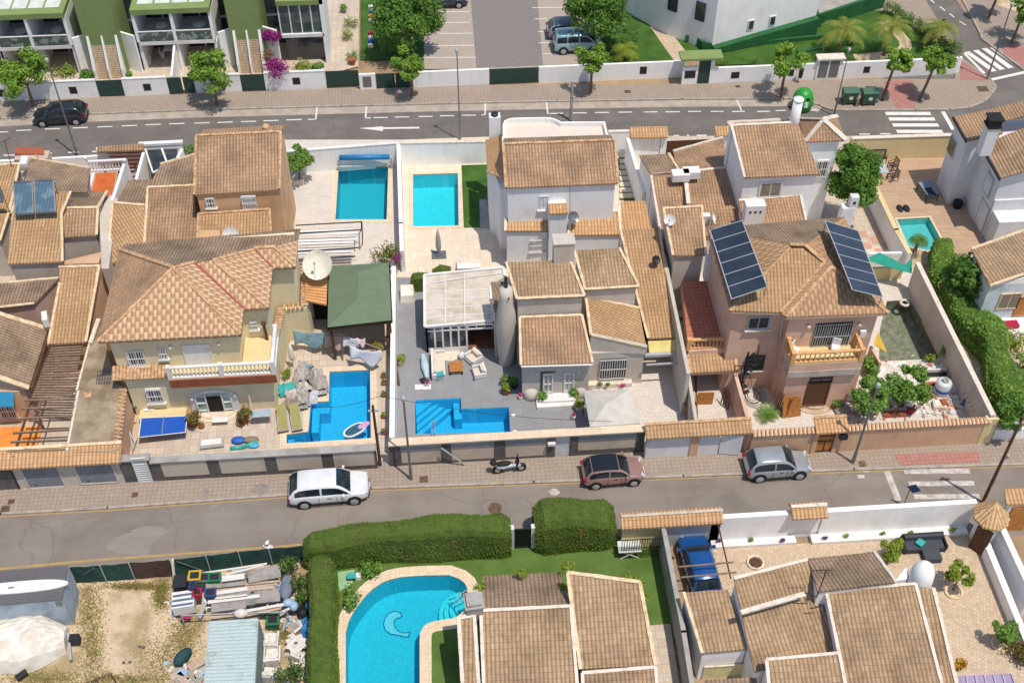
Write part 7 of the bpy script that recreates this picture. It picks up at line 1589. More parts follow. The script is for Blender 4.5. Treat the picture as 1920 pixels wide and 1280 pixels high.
# ---------------------------------------------------------------- garden furniture
def sofa(name, label, c, L, D, rz, cm, fm, cat='sofa', back=True, arms=True, cush=True):
    t = T(name, label, cat); m = Matrix.Translation(c) @ Matrix.Rotation(R(rz),4,'Z')
    t.add('frame', MB().box(-L/2,L/2,-D/2,D/2,.12,.24).box(-L/2,-L/2+.06,-D/2,D/2,0,.12).box(L/2-.06,L/2,-D/2,D/2,0,.12).xf(m), fm)
    t.add('seat_cushion', MB().box(-L/2+.1,L/2-.1,-D/2+.03,D/2-.14,.24,.42).xf(m), cm)
    if back: t.add('backrest', MB().box(-L/2,L/2,D/2-.12,D/2,.2,.75).xf(m), fm); t.add('back_cushion', MB().box(-L/2+.1,L/2-.1,D/2-.3,D/2-.13,.42,.78).xf(m), cm)
    if arms:
        for s in (-1,1): t.add('arm', MB().box(s*L/2-.05,s*L/2+.05,-D/2,D/2,.24,.58).xf(m), fm)
    return t
tile(5)
s_ = sofa('garden_sofa','white-framed sofa with cream cushions and a teal pillow on the grey patio', P(542,775,.13), 2.1,.85, 90, M['fabric'], M['white']); s_.add('pillow', MB().obox(P(552,812,.6),.45,.35,.14,.2), M['teal'])
sofa('armchair','white armchair turned towards the coffee table, nearer the veranda', P(738,735,.13), .85,.8, -75+180-160, M['fabric'], M['white'],'armchair'); sofa('armchair','white armchair nearest the pool on the grey patio', P(770,815,.13), .82,.78, -80, M['fabric'], M['white'],'armchair')
t = T('coffee_table','square slatted orange wooden coffee table between the white seats','table'); c = P(641,785,.13); m4 = Matrix.Translation(c)
for i in range(7): t.add('slat', MB().box(-.42,.42,-.45+i*.13,-.34+i*.13,.34,.38).xf(m4), M['woodo'])
for x in (-.38,.38):
    for y in (-.4,.4): t.add('leg', MB().box(x-.04,x+.04,y-.04,y+.04,0,.34).xf(m4), M['dark'])
solo('side_stool','white round stool by the veranda front','stool',MB().lathe(P(672,718,.13),[(.18,0),(.24,.2),(.2,.45),(.05,.5)],14),M['white'],smooth=True)
solo('round_rug','pale round rug before the veranda doors','rug',MB().lathe(P(605,690,.13),[(.7,.0),(.7,.012)],24),M['patiob'])
t = T('parasol','closed parasol wrapped in a pale blue cover lying on the patio','parasol'); a, b = P(455,700,.5), P(480,830,.35); t.add('cover', MB().tube(a,a+(b-a)*.5,.14,.26,10).tube(a+(b-a)*.5,b,.26,.12,10), plain('pale_blue_cover','c2d8de',.6)); t.add('base', MB().obox(P(462,845,.13),.5,.4,.12,.4), M['dark'])
for a,b,l in ((433,880,'left'),(478,880,'right')): solo('paving_mat','white square slab at the pool corner, %s one'%l,'slab',MB().obox(P(a,b,.135),.5,.42,.04),M['white'],'white slabs at the pool corner')
def pot(a, b, label, m, r=.24, h=.4, pm='mortw', n=150, s=.17, fr=.38, z=.13):
    t = T('potted_plant', label, 'potted plant'); c = P(a,b,z); t.add('pot', MB().lathe(c,[(r*.75,0),(r,h),(r*.85,h)],12), M[pm]); t.add('foliage', leaves(MB(), c+V((0,0,h+fr*.7)), (fr,fr,fr*.8), n, s, .1), M[m]); return t
for a,b,l,m,pm in [(335,755,'yellow-green plant in a pot against the white party wall','leafY','mortw'),(915,870,'leafy plant in a tall pot left of the rounded porch corner','leafC','mortw'),(920,915,'orange-red plant in the lower pot beside the porch','leafY','terrac'),(965,880,'dark plant pot in the porch corner','leafD','dark'),
  (1120,965,'fan palm in a white pot on the left of the porch step','leafC','mortw'),(1298,945,'fan palm in a white pot on the right of the porch step','leafC','mortw'),(1325,1005,'yellow-green plant beside the gazebo pole','leafY','mortw'),(1000,945,'magenta flowers in a small pot by the porch curve','pinkf','mortw'),(1297,1055,'magenta flowers in a small pot near the gazebo','pinkf','mortw'),(480,872,'crimson flowers in a bowl on the white slab','pinkf','mortw')]:
    f_ = m == 'pinkf'; pot(a,b,l,m,.16 if f_ else .25,.25 if f_ else .4,pm,90 if f_ else 170,.09 if f_ else .18,.2 if f_ else .36)
for a,b,r,l in ((1570,868,.4,'pink flowers in the planter below the barred window'),(1490,862,.2,'small red flowers in the same planter'),(1445,862,.2,'small green plant in the planter')): bush(l, P(a,b,.65), (r,.15,.18), M['pinkf'] if r > .3 else M['leafC'], 120, .09, name='flowers', cat='flowers')
t = T('gazebo','square grey-beige fabric gazebo standing between porch and driveway','gazebo'); zc = 2.35
gc = [P(1388,1100,zc),P(1668,1080,zc),P(1612,888,zc),P(1352,900,zc)]; ap = P(1478,975,zc+.75)
gf = mat('gazebo_canvas','dcd5ca',.9,.06,1.5,'cec6ba',.4,.7,.04,.05)
mb = MB()
for i in range(4):
    a, b = gc[i], gc[(i+1)%4]; md_ = (a+b)/2; md_.z -= .0; inn = (a+b)/2*.5+ap*.5; inn.z -= .08
    mb.add([a,b,ap],[(0,1,2)]); mb.add([a,b,V((b.x,b.y,b.z-.18)),V((a.x,a.y,a.z-.18))],[(0,3,2,1)])
t.add('canopy', mb, gf)
for q in gc: c = q+(ap-q)*.05; t.add('pole', MB().tube((c.x,c.y,.13),(c.x,c.y,zc),.03), M['dark'])
solo('pool_ladder','steel pool ladder and hose at the street edge of the stepped pool','ladder',MB().path([P(505,1150,.2),P(505,1085,.9),P(512,1065,.6),P(512,1090,-.3)],.03).path([P(522,1150,.2),P(522,1085,.9),P(526,1065,.6),P(526,1090,-.3)],.03),M['lgrey'])
for a,b in ((960,1037),(968,1128)): solo('skimmer_lid','small round white lid in the grey paving, %s'%('upper one' if b < 1100 else 'lower one by the street wall'),'lid',MB().lathe(P(a,b,.135),[(.14,0),(.14,.015)],14),M['white'])
# pool steps
def steps(t, pts_list, z0, dz, m):
    for i, p_ in enumerate(pts_list): t.add('pool_step', MB().prism(p_, -1.1, z0-dz*i), m)
tile(5)
o = P(412,950,.13); e = P(668,940,.13); f = P(412,1060,.13)
for i in range(4): k = 1.05+.42*i; k0 = 0 if i == 0 else 1.05+.42*(i-1); p4.add('pool_step', MB().prism([V((o.x+.02,o.y-k0-.01,0)),V((o.x+k0+.03,o.y-.02,0)),V((o.x+k,o.y-.02,0)),V((o.x+.02,o.y-k,0))], -1.25, -.2-.22*i), M['poolC'])
p4.add('pool_bench', MB().box(o.x+2.35,e.x-.05,o.y-.55,o.y-.02,-1.25,-.35).box(e.x-.5,e.x-.02,P(668,1030,.13).y,o.y-.56,-1.25,-.35), M['poolC'])
tile(4); q = P(1600,1150,.13); 
for i in range(5): p3.add('pool_step', MB().box(q.x+.05+i*.38,q.x+.05+(i+1)*.38,P(1600,1190,.13).y+.05,q.y-.05,-1.35,-.2-.22*i), M['poolC'])
q0_, q1_ = P(1735,965,.13), P(1905,1160,.13); p3.add('pool_bench', MB().box(q0_.x+.05,q0_.x+.5,P(1725,1125,.13).y+.3,q0_.y-.02,-1.35,-.4).box(q0_.x+.51,P(1835,960,.13).x,q0_.y-.5,q0_.y-.02,-1.35,-.4), M['poolC'])
t = T('paddle_board','white and navy paddle board with pink pad floating in the stepped pool','paddle board'); tile(5); a, b = P(15,1165,.0), P(135,1098,.0); c = (a+b)/2+V((0,.15,0)); L_ = (b-a).length/2; an = math.atan2((b-a).y,(b-a).x)
def oval(c, rx, ry, z0, z1, an, n=24, pw=.75): return MB().prism([V((c.x+(abs(math.cos(k))**pw*math.copysign(1,math.cos(k)))*rx*math.cos(an)-math.sin(k)*ry*math.sin(an), c.y+(abs(math.cos(k))**pw*math.copysign(1,math.cos(k)))*rx*math.sin(an)+math.sin(k)*ry*math.cos(an),0)) for k in [6.2832*i/n for i in range(n)]], z0, z1)
c.z = 0; t.add('hull', oval(c,L_,.42,-.02,.08,an), M['white']); t.add('deck_pad', oval(c,L_*.85,.32,.08,.095,an), plain('navy_pad','2c6478',.6)); t.add('pink_pad', oval(c+V((.55,.3,0)),.4,.2,.095,.11,an), plain('pink_pad','dca8d0',.6))
# kidney pool: round steps, dolphin mosaic
tile(8); c = P(708,820,.13)
for i, r in enumerate((1.5,1.2,.9,.6)): p6.add('pool_step', MB().prism([V((c.x-.15+r*math.cos(a),c.y-.1+r*math.sin(a),0)) for a in [math.pi*(.55+k/14*.95) for k in range(15)]]+[V((c.x-.1,c.y-1.2,0))][:0], -1.36, -1.1+.25*i), M['poolB'])
dp = [(340,905),(325,885),(295,878),(265,890),(245,915),(235,950),(245,985),(275,1005),(310,1012),(350,1020),(380,1022),(375,1012),(385,995),(350,1000),(320,992),(300,970),(292,940),(305,920),(325,915)]
p6.add('leaping_dolphin_mosaic', MB().prism([V((*P(a,b,-1.35)[:2],0)) for a,b in dp], -1.36, -1.34), mat('mosaic_blue','84dce6',.4,.1,6)); p6.add('mosaic_outline', (lambda q:[q.bar(V((*P(*dp[i],-1.34)[:2],-1.345)),V((*P(*dp[(i+1)%len(dp)],-1.34)[:2],-1.345)),.04,.02) for i in range(len(dp))] and q)(MB()), mat('mosaic_navy','1c5c8c',.5))
p6.add('hand_rail', MB().path([P(700,760,.15),P(690,765,.8),P(640,800,.6),P(600,815,-.4)],.03).path([P(710,790,.15),P(700,795,.8),P(650,825,.6),P(610,835,-.4)],.03), M['lgrey'])
# blue table-tennis table etc. in the yellow garden
tile(4); t = T('table_tennis_table','blue table tennis table with white lines before the yellow house','table'); zt = .9
tp = [P(775,1160,zt),P(1035,1132,zt),P(1045,1040,zt),P(788,1052,zt)]; t.add('table_top', MB().slab(tp,.05), plain('table_blue','1f5fc4',.45))
eb = MB()
for i in range(4): eb.bar(tp[i]+V((0,0,.003)),tp[(i+1)%4]+V((0,0,.003)),.05,.012)
t.add('edge_lines', eb, M['white']); t.add('net', MB().bar((tp[0]+tp[1])/2,(tp[2]+tp[3])/2,.02,.15), M['lgrey'])
for i in range(4): c = tp[i]+(sum(tp,V())/4-tp[i])*.25; t.add('leg', MB().tube((c.x,c.y,.13),(c.x,c.y,zt-.05),.03), M['grey'])
t = T('barbecue','round grey-green kettle barbecue beside the ledge of the yellow house','barbecue'); c = P(765,1020,.13); t.add('bowl', MB().sphere(c+V((0,0,.75)),.34,.34,.26,14,8), plain('kettle_green','5c7c74',.4), True)
for k in range(3): t.add('leg', MB().tube(c+V((.22*math.cos(k*2.1),.22*math.sin(k*2.1),0)), c+V((.1*math.cos(k*2.1),.1*math.sin(k*2.1),.6)), .02), M['grey'])
solo('plates','small heap of white dishes on the yellow ledge','dishes',MB().lathe(P(822,1000,.68),[(.2,0),(.24,.05)],12).lathe(P(850,1008,.68),[(.1,0),(.13,.06)],10),M['white'])
for a,b,l in ((1128,1105,'small dark pot left of the round steps'),(1342,1095,'small pot right of the round steps')): pot(a,b,l,'leafC' if a > 1200 else 'leafY',.2,.28,'terrac',60,.1,.18)
solo('doormat','white mat on the round entrance steps','mat',MB().obox(P(1228,1062,.5),.95,.4,.03),M['white'])
solo('patio_parasol_pole','thin white pole leaning by the yellow house washing','pole',MB().tube(P(1415,1040,.2),P(1370,850,2.6),.04),M['mortw'])
sofa('plastic_lounger','white metal sun lounger base near the street wall of the yellow garden', P(1185,1205,.13), 1.4,.6, 4, M['white'], M['lgrey'],'lounger', back=False, arms=False)
t = T('inflatable_heap','heap of blue and turquoise pool inflatables by the garden wall','inflatables'); t.add('blue_mat', MB().sphere(P(1330,1175,.3),.45,.3,.14,10,5), M['blue'], True); t.add('brown_cover', MB().sphere(P(1400,1172,.3),.5,.25,.14,10,5), mat('brown_cover','9a8878',.9), True); t.add('turquoise_mat', MB().path([P(1285,1222,.2),P(1350,1215,.25),P(1440,1185,.3)],.12,8), plain('turquoise_vinyl','3fc0b0',.4), True); t.add('light_blue_mat', MB().sphere(P(1415,1205,.25),.35,.2,.1,10,5), plain('light_blue_vinyl','5ab4e8',.4), True)
# folded table-frame scaffold beside the annex
t = T('tube_stack','tangle of grey metal tubes leaning by the annex wall','metal frame')
for a,b,c,d,z in ((690,1050,760,1210,1.2),(700,1000,740,1230,1.4),(690,1075,760,1075,1.0),(735,1230,770,1160,.8)): t.add('tube', MB().tube(P(a,b,z),P(c,d,.2),.03), M['lgrey'])
# washing lines
def cloth(name, label, tl, tr, drop, m, fold=.12, sag=.15, n=10, k=7, tilt=.25):
    mb = MB(); vs = []
    for i in range(n+1):
        u = i/n; top = tl+(tr-tl)*u-V((0,0,sag*math.sin(math.pi*u)))
        for j in range(k+1): v = j/k; vs.append(top+V((0,-tilt*v-fold*math.sin(u*9+v*2)*v, -drop*v*(1-.15*math.sin(u*7)))))
    q = k+1; f = [(i*q+j,i*q+j+1,(i+1)*q+j+1,(i+1)*q+j) for i in range(n) for j in range(k)]; mb.add(vs, f)
    o = solo(name, label, 'laundry', mb, m, 'washing on the lines by the pool', True); md = o.modifiers.new('solidify','SOLIDIFY'); md.thickness = .012; return o
tile(4); lz = 1.9
cloth('hanging_sheet','blue-grey checked sheet hung on the line before the pavilion', P(1635,562,lz), P(1805,575,lz), 1.0, mat('blue_grey_sheet','8fb0ba',.9,.15,3,'6c8c98'))
cloth('hanging_sheet','dusty pink towel hung next to the blue-grey sheet', P(1808,585,lz), P(1915,590,lz), .9, mat('dusty_pink','d0b4b0',.9,.1,3)); tile(5)
cloth('hanging_sheet','pale striped sheet with a pink patch on the washing line', P(5,595,lz), P(95,605,lz), .7, mat('pale_stripe','dcdce2',.9,.1,3)); cloth('hanging_sheet','small pink and white cloth at the middle of the line', P(85,603,lz), P(132,606,lz), .4, mat('pinkish','e8c0cc',.9,.15,5,'f0e8ea'))
cloth('hanging_sheet','large sagging white sheet nearest the white party wall', P(45,645,lz), P(222,672,lz), .9, mat('white_sheet','e2e4ea',.9,.06,2), .2, .35)
t = T('washing_post','brown post carrying the washing line','post'); t.add('post', MB().tube(P(1905-1905+8,730,.13),P(4,600,2.0),.05), M['wood']); t.add('line', MB().path([P(-270,560,lz+.02),P(0,588,lz+.02),P(225,668,lz+.02)],.012,4), M['white'])
tile(4); t = T('closed_parasol','cream closed parasol left of the washing','parasol'); c = P(1640,770,.13); t.add('pole', MB().tube(c,c+V((0,0,2.1)),.03), M['white']); t.add('folded_canopy', MB().lathe(c+V((0,0,.8)),[(.16,0),(.2,.2),(.14,.9),(.04,1.35)],10), M['canvas'], True)
def drape(w, l, h, sd):
    r = random.Random(sd); nx, ny = 9, 7; vs = []
    for i in range(nx+1):
        for j in range(ny+1):
            u, v = i/nx*2-1, j/ny*2-1; vs.append((u*w/2+r.uniform(-.05,.05), v*l/2+r.uniform(-.05,.05), max(.03, h-.34*max(0,abs(v)-.55)/.45*1.1+r.uniform(-.07,.09))))
    q = ny+1; return MB().add(vs, [(i*q+j,(i+1)*q+j,(i+1)*q+j+1,i*q+j+1) for i in range(nx) for j in range(ny)])
def lounger(label, a, b, rz, cm, L=1.8, cloth_=None):
    t = T('sun_lounger', label, 'sun lounger', 'sun loungers by the stepped pool'); m4 = Matrix.Translation(P(a,b,.13)) @ Matrix.Rotation(R(rz),4,'Z')
    t.add('frame', MB().box(-L/2,L/2,-.33,-.28,.28,.33).box(-L/2,L/2,.28,.33,.28,.33).box(-L/2,-L/2+.05,-.28,.28,.28,.33).xf(m4), M['lgrey'])
    for x in (-L*.4,L*.35):
        for y in (-.3,.3): t.add('leg', MB().box(x-.025,x+.025,y-.025,y+.025,0,.28).xf(m4), M['lgrey'])
    t.add('sling', MB().slab([V((-L/2,-.28,.33)),V((.2,-.28,.32)),V((.2,.28,.32)),V((-L/2,.28,.33))],.03).slab([V((.2,-.28,.32)),V((L/2,-.28,.75)),V((L/2,.28,.75)),V((.2,.28,.32))],.03).xf(m4), cm)
    if cloth_: t.add('draped_towel', drape(1.3,.95,.5,len(label)).xf(m4), cloth_)
    return t
ol = mat('olive_sling','a8a064',.9,.1,3); tw_ = mat('grey_lilac_towel','bcb4ae',.95,.2,5,'8c8680')
lounger('left olive lounger at the pool steps', 1580,1080, 98, ol); lounger('right olive lounger at the pool steps', 1655,1075, 100, ol)
lounger('lounger draped with a grey towel beside the pool corner', 1790,880, 100, tw_, 1.8, tw_); lounger('lounger heaped with pale towels behind the olive ones', 1690,960, 96, tw_, 1.7, tw_); lounger('lounger with a teal towel by the tiled parapet', 1612,900, 15, tw_, 1.4, M['teal']); lounger('lounger covered with pale grey cloth above the towel heap', 1680,830, 80, tw_, 1.6, mat('lilac_cloth','c0b6b2',.95,.2,4))
for i,(a,b,w_,l_,m) in enumerate([(1640,925,.9,.8,'d8c8c4'),(1740,830,1.0,.6,'a49c98'),(1700,900,.8,.9,'e0d8d6'),(1760,940,.5,1.1,'dcdce4'),(1600,985,.7,.6,'a89c8c'),(1645,1000,.8,.5,'9c948e'),(1720,780,.6,.5,'8fb4bc')]):
    o = solo('crumpled_cloth','crumpled cloth dropped between the loungers, %s'%['beige one','dark grey one','pale one nearest the middle','long white one by the pool corner','brown one','grey-brown one','teal-grey one at the back'][i],'laundry',drape(w_,l_,.4,i+3).xf(Matrix.Translation(P(a,b,.15)) @ Matrix.Rotation(i,4,'Z')),mat('cloth_'+m,m,.95,.18,4))
t = T('drying_rack','metal drying rack with pink and blue towels beside the yellow house','drying rack'); c = P(1470,1075,.13); t.add('frame', MB().obox(c+V((0,0,.8)),1.1,.6,.03).tube(c+V((-.5,-.25,0)),c+V((-.5,.25,.8)),.02).tube(c+V((.5,-.25,0)),c+V((.5,.25,.8)),.02), M['lgrey']); t.add('towels', MB().obox(c+V((0,-.02,.84)),1.0,.6,.04,.03), mat('pink_blue_towel','c8b4bc',.95,.5,3.5,'8cc0d0',.45,.52))
tile(5)
for i,(b,m) in enumerate(((825,'leafC'),(865,'leafY'),(930,'leafC'),(1050,'leafY'),(1140,'leafY'))): pot(237,b,'small pot plant %s along the white party wall by the pool'%['first','second','third','fourth','last'][i],m,.17,.22,'terrac',70,.11,.2)
bush('reddish plant on the party wall by the pavilion corner', P(255,610,1.3), (.3,.25,.35), leafmat('red_green_leaf','a86858','7c6a48','c88878'), 120, .14)
solo('garden_bench','narrow dark brown plank leaning against the white party wall','plank',MB().tube(P(305,745,.5),P(322,870,.2),.07),M['woodd'])
# orange-house pool terrace
tile(2); t = T('pool_cover_roller','rolled bright blue pool cover on a low white frame','pool cover'); a, b = P(-10,880,1.35), P(268,876,1.35); t.add('roll', MB().tube(a,b,.2,n=12), plain('cover_blue','2a86c4',.5), True); t.add('cross_bar', MB().box(P(-25,905,.6).x,P(270,900,.6).x,a.y-.1,a.y+.02,.5,.6), M['white'])
for x in (a.x-.1,b.x+.1): t.add('stand', MB().box(x-.05,x+.05,a.y-.12,a.y+.12,.13,1.2), M['lgrey'])
t = T('steel_frame','dark steel awning frame over the pale paving beside the pool','frame'); tile(5)
for a,b,c,d in ((-255,-22,115,-42),(-255,22,115,2),(-250,122,100,102),(-250,168,80,150)): t.add('bar', MB().tube(P(a,b,1.6),P(c,d,1.6),.045), M['dark'])
for a,b in ((112,-40),(118,40)): t.add('post', MB().tube(P(a,b,1.6),P(a,b+40,.13),.04), M['dark'])
t.add('side_rail', MB().tube(P(115,-42,1.6),P(118,45,1.6),.04), M['dark'])
t = T('parasol','closed grey cantilever parasol on a square base by the small turquoise pool','parasol'); c = P(545,145,.13); t.add('pole', MB().tube(c,c+V((0,0,2.2)),.03), M['lgrey']); t.add('folded_canopy', MB().lathe(c+V((0,0,.5)),[(.14,0),(.2,.3),(.16,1.2),(.04,1.9)],10), mat('grey_canvas','b8b4b0',.9), True); t.add('base', MB().obox(c,1.0,.8,.08).obox(c+V((0,0,.08)),.5,.3,.1,.6), M['grey'])
t = T('storage_box','white storage box below the parasol terrace','box'); t.add('body', MB().obox(P(710,205,.13),1.55,.5,.5), M['mortw']); t.add('lid', MB().obox(P(710,205,.64),1.6,.55,.05), M['white'])
t = T('covered_lounger','cream covered lounger beside the boxy hedge','lounger'); c = P(370,380,.13); q = MB().prism([V((-.5,-.5,0)),V((.5,-.5,0)),V((.5,.6,0)),V((-.5,.6,0))],0,.55); q.v = [(x*(.85 if z > .3 else 1),y*(.8 if z > .3 else 1),z+(.2 if z > .3 and y > 0 else 0)) for x,y,z in q.v]; t.add('cover', q.xf(Matrix.Translation(c)), M['canvas'])
solo('wall_shower','dark bar on the white party wall by the small turquoise pool','bar',MB().tube(P(325,-80,1.9),P(342,60,1.9),.05),M['dark'])
t = T('pool_bench','long white bench with grey front at the far end of the small pool','bench'); tile(2); a, b = P(470,905,.13), P(808,900,.13); t.add('seat', MB().box(a.x,b.x,a.y-.05,a.y+.5,.75,.85), M['white']); t.add('front', MB().box(a.x+.05,b.x-.02,a.y,a.y+.45,.13,.74), M['concg'])
tile(5); t = T('slatted_awning','broad pale slatted awning between the dark rails beside the turquoise pool','awning')
for i in range(11): b = -12+i*17; t.add('slat', MB().slab([P(-248,b+14,1.5),P(92 if b < 60 else 70,b+2,1.5),P(92 if b < 60 else 70,b-10,1.5),P(-248,b+2,1.5)],.03), M['white'] if i%3 else M['patiow'])
# deck furniture
tile(3); dk = M['dark']
def chair(label, a, b, rz, z=.13):
    t = T('patio_chair', label, 'chair', 'dark patio chairs on the timber deck'); m4 = Matrix.Translation(P(a,b,z)) @ Matrix.Rotation(R(rz),4,'Z'); w_ = .6
    fr = MB()
    for i in range(6): fr.box(-.28,.28,-.25+i*.09,-.21+i*.09,.42,.45)
    t.add('seat', fr.box(-.3,-.28,-.28,.28,.4,.45).box(.28,.3,-.28,.28,.4,.45).xf(m4), dk); fb = MB()
    for i in range(7): fb.box(-.28+i*.09,-.25+i*.09,.26,.29,.45,.95)
    t.add('backrest', fb.box(-.3,.3,.255,.295,.93,.98).xf(m4), dk)
    for x in (-.28,.28):
        t.add('arm', MB().box(x-.02,x+.02,-.28,.28,.62,.66).xf(m4), dk)
        for y in (-.27,.27): t.add('leg', MB().box(x-.02,x+.02,y-.02,y+.02,0,.62).xf(m4), dk)
    return t
chair('dark metal chair right of the glass table, upper one', 1168,945, -75); chair('dark metal chair right of the glass table, lower one', 1170,1005, -80); 
t = T('patio_bench','dark metal bench against the yellow wall on the timber deck','bench'); m4 = Matrix.Translation(P(1075,905,.13)); t.add('seat', (lambda q:[q.box(-.75,.75,-.25+i*.1,-.2+i*.1,.42,.45) for i in range(5)] and q)(MB()).xf(m4), dk); t.add('backrest', (lambda q:[q.box(-.75+i*.15,-.72+i*.15,.26,.29,.45,.95) for i in range(11)] and q)(MB()).box(-.75,.75,.25,.3,.92,.98).xf(m4), dk)
for x in (-.72,.72): t.add('leg', MB().box(x-.02,x+.02,-.27,-.23,0,.62).box(x-.02,x+.02,.25,.29,0,.95).box(x-.02,x+.02,-.27,.29,.6,.64).xf(m4), dk)
def table(label, a, b, sx, sy, h, mt, ml, rz=0, name='patio_table'):
    t = T(name, label, 'table'); m4 = Matrix.Translation(P(a,b,.13)) @ Matrix.Rotation(R(rz),4,'Z'); t.add('table_top', MB().box(-sx/2,sx/2,-sy/2,sy/2,h,h+.04).xf(m4), mt)
    for x in (-sx/2+.06,sx/2-.06):
        for y in (-sy/2+.06,sy/2-.06): t.add('leg', MB().box(x-.025,x+.025,y-.025,y+.025,0,h).xf(m4), ml)
    return t
table('pale glass-topped table beside the dark chairs', 1095,975, .8,1.5,.72, mat('frosted_top','c8ccd4',.3), dk); tt = table('grey-blue table with a navy towel in the shade of the grey house', 1362,1090, 1.05,1.5,.7, plain('blue_grey_top','8c98a8',.5), dk, 8); tt.add('towel', MB().obox(P(1385,1075,.88),.5,1.1,.04,.15), plain('navy_towel','26304c',.9))
for a,l in ((1213,'left'),(1250,'right')): solo('floor_cushion','black floor cushion on the timber deck, %s one of two'%l,'cushion',MB().sphere(P(a,1162,.2),.24,.42,.1,10,6),M['black'],'black floor cushions on the deck',True)
solo('black_bin','round black pot at the foot of the grey house','pot',MB().lathe(P(1530,1155,.13),[(.3,0),(.36,.5),(.3,.52)],12),M['black'])
# things round the salmon house
tile(6)
t = T('shade_net','torn turquoise-green shade net stretched over the low walls','shade net'); t.add('net', MB().slab([P(1010,170,2.0),P(1100,128,2.2),P(1240,200,1.9),P(1282,160,2.2),P(1278,245,1.8),P(1130,205,1.9),P(1050,178,1.9)],.02), mat('turquoise_net','2fa088',.8,.15,3)); t.add('cord', MB().tube(P(1282,160,2.2),P(1300,120,1.0),.02).tube(P(1010,170,2.0),P(1000,190,.3),.02), M['lgrey'])
for i in range(14):
    r0_, c0_ = divmod(i, 4); 
    if (r0_+c0_)%2: continue
    a, b = P(985+c0_*50+r0_*12, 12+r0_*32, .13), P(1035+c0_*50+r0_*12, 44+r0_*32, .13); solo('paving_square','salmon paving square in the chequered yard, row %s, column %s'%(['one','two','three','four'][r0_],['one','two','three','four'][c0_]),'paving slab',MB().box(a.x,b.x,b.y,a.y,.12,.15),mat('salmon_slab','d8a48c',.85),'salmon squares of the chequered yard')
solo('pool_float','cream ring-shaped float lying on the edge of the drained pool','pool float',(lambda q:[q.tube(P(1240,410,.3)+V((.28*math.cos(k*.52),.28*math.sin(k*.52),0)),P(1240,410,.3)+V((.28*math.cos((k+1)*.52),.28*math.sin((k+1)*.52),0)),.1,n=6) for k in range(12)] and q)(MB()),M['canvas'],smooth=True)
t = T('pool_stairs','dark concrete steps at the shallow end of the drained pool','steps'); 
for i in range(3): t.add('step', MB().box(P(1150,0,.1).x-0+i*.0,P(1262,0,.1).x,P(1200,395+i*28,.1).y-.35,P(1200,395+i*28,.1).y,-.9,.1-.28*i), M['concg'])
solo('yellow_awning_sheet','yellow striped sheet hanging from the side of the salmon house','sheet',MB().slab([P(1065,640,2.0),P(1090,570,2.4),P(1142,690,1.4)],.03),mat('yellow_stripe','e0b848',.8))
wallp = MB(); 
g0 = sheet('white_gravel', [P(a,b,.14) for a,b in [(1095,740),(1500,735),(1545,830),(1590,1020),(900,1045),(930,920),(1020,850),(1050,770)]], .143, mat('white_gravel','f0ece6',.95,.12,3,'cfc4b4',.42,.62,.15,.3))
sheet('pool_surround', [P(a,b,.14) for a,b in [(1268,330),(1300,330),(1480,680),(1446,692)]], .142, M['terra'])
t = T('water_tank','white cylindrical water tank with a blue band on the gravel garden','tank'); c = P(1440,910,.14); t.add('drum', MB().lathe(c,[(.42,0),(.48,.1),(.48,.95),(.4,1.05),(.2,1.08)],18), plain('tank_white','dfe4ea',.4), True); t.add('blue_band', MB().lathe(c+V((0,0,.35)),[(.49,0),(.49,.2)],18), M['blue']); t.add('lid_plant', leaves(MB(), c+V((0,0,1.15)), (.25,.25,.12), 60, .14), mat('silver_leaf','b8bcb4',.7))
t = T('rubble_heap','heap of grey planks and rubble beside the water tank','rubble')
for i in range(9): t.add('plank', MB().obox(P(1330+i*11,980-i*9,.16+.03*(i%3)),1.5,.14,.04,random.uniform(.3,.9)), M['wood'])
for i,(a,b,w1,w2,h,m,l) in enumerate([(1370,868,1.0,.22,.15,'terrac','red brick strip beside the water tank'),(1180,1035,1.4,.4,.2,'terrac','row of stacked salmon blocks behind the wall'),(1270,1020,.4,.3,.3,'red','red crate behind the salmon wall'),(1430,990,.8,.6,.3,'canvas','cream sack near the wall'),(1450,985,.4,.5,.42,'terrac','reddish bag beside the cream sack'),(1100,865,.35,.8,.25,'lgrey','grey tilted sheet left of the citrus tree'),(1210,965,.5,.5,.6,'lgrey','grey box under the citrus tree'),(890,1020,.9,.4,.25,'concg','grey stones by the gate steps'),(1580,990,.3,.5,.6,'blue','blue-grey container in the garden corner'),(1010,865,.3,.3,.5,'white','white pot at the house corner'),(1400,800,1.6,.1,.3,'white','low white rail on the gravel'),(1400,822,1.6,.06,.35,'dark','low dark rail on the gravel')]):
    t = T('garden_clutter', l, 'clutter'); c = P(a,b,.15); rr_ = random.uniform(-.3,.3) if w1 < 1.3 else 0; t.add('body', MB().obox(c,w1,w2,h,rr_), M[m]); t.add('top', MB().obox(c+V((0,0,h)),w1*.8,w2*.8,.05,rr_), M[m])
t = T('trellis','dark brown diamond trellis leaning against the grey wall','trellis'); a, b = P(1565,930,.2), P(1650,1000,.2)
for i in range(5): k = i/4; t.add('slat', MB().bar(P(1560+60*k,920+95*k,.3),P(1600+55*k,880+90*k,1.5),.05,.03).bar(P(1560+60*k,920+95*k,1.2),P(1620+40*k,900+90*k,.4),.05,.03), M['woodo'])
for i in range(7): solo('leaning_plank','orange-brown board leaning on the salmon house, %s from the left'%['first','second','third','fourth','fifth','sixth','seventh'][i],'board',MB().bar(P(565+i*14,1050-i*2,.15),P(572+i*13,930,1.8),.2,.04,(0,-1,.5)),M['woodo'],'boards leaning on the salmon house')
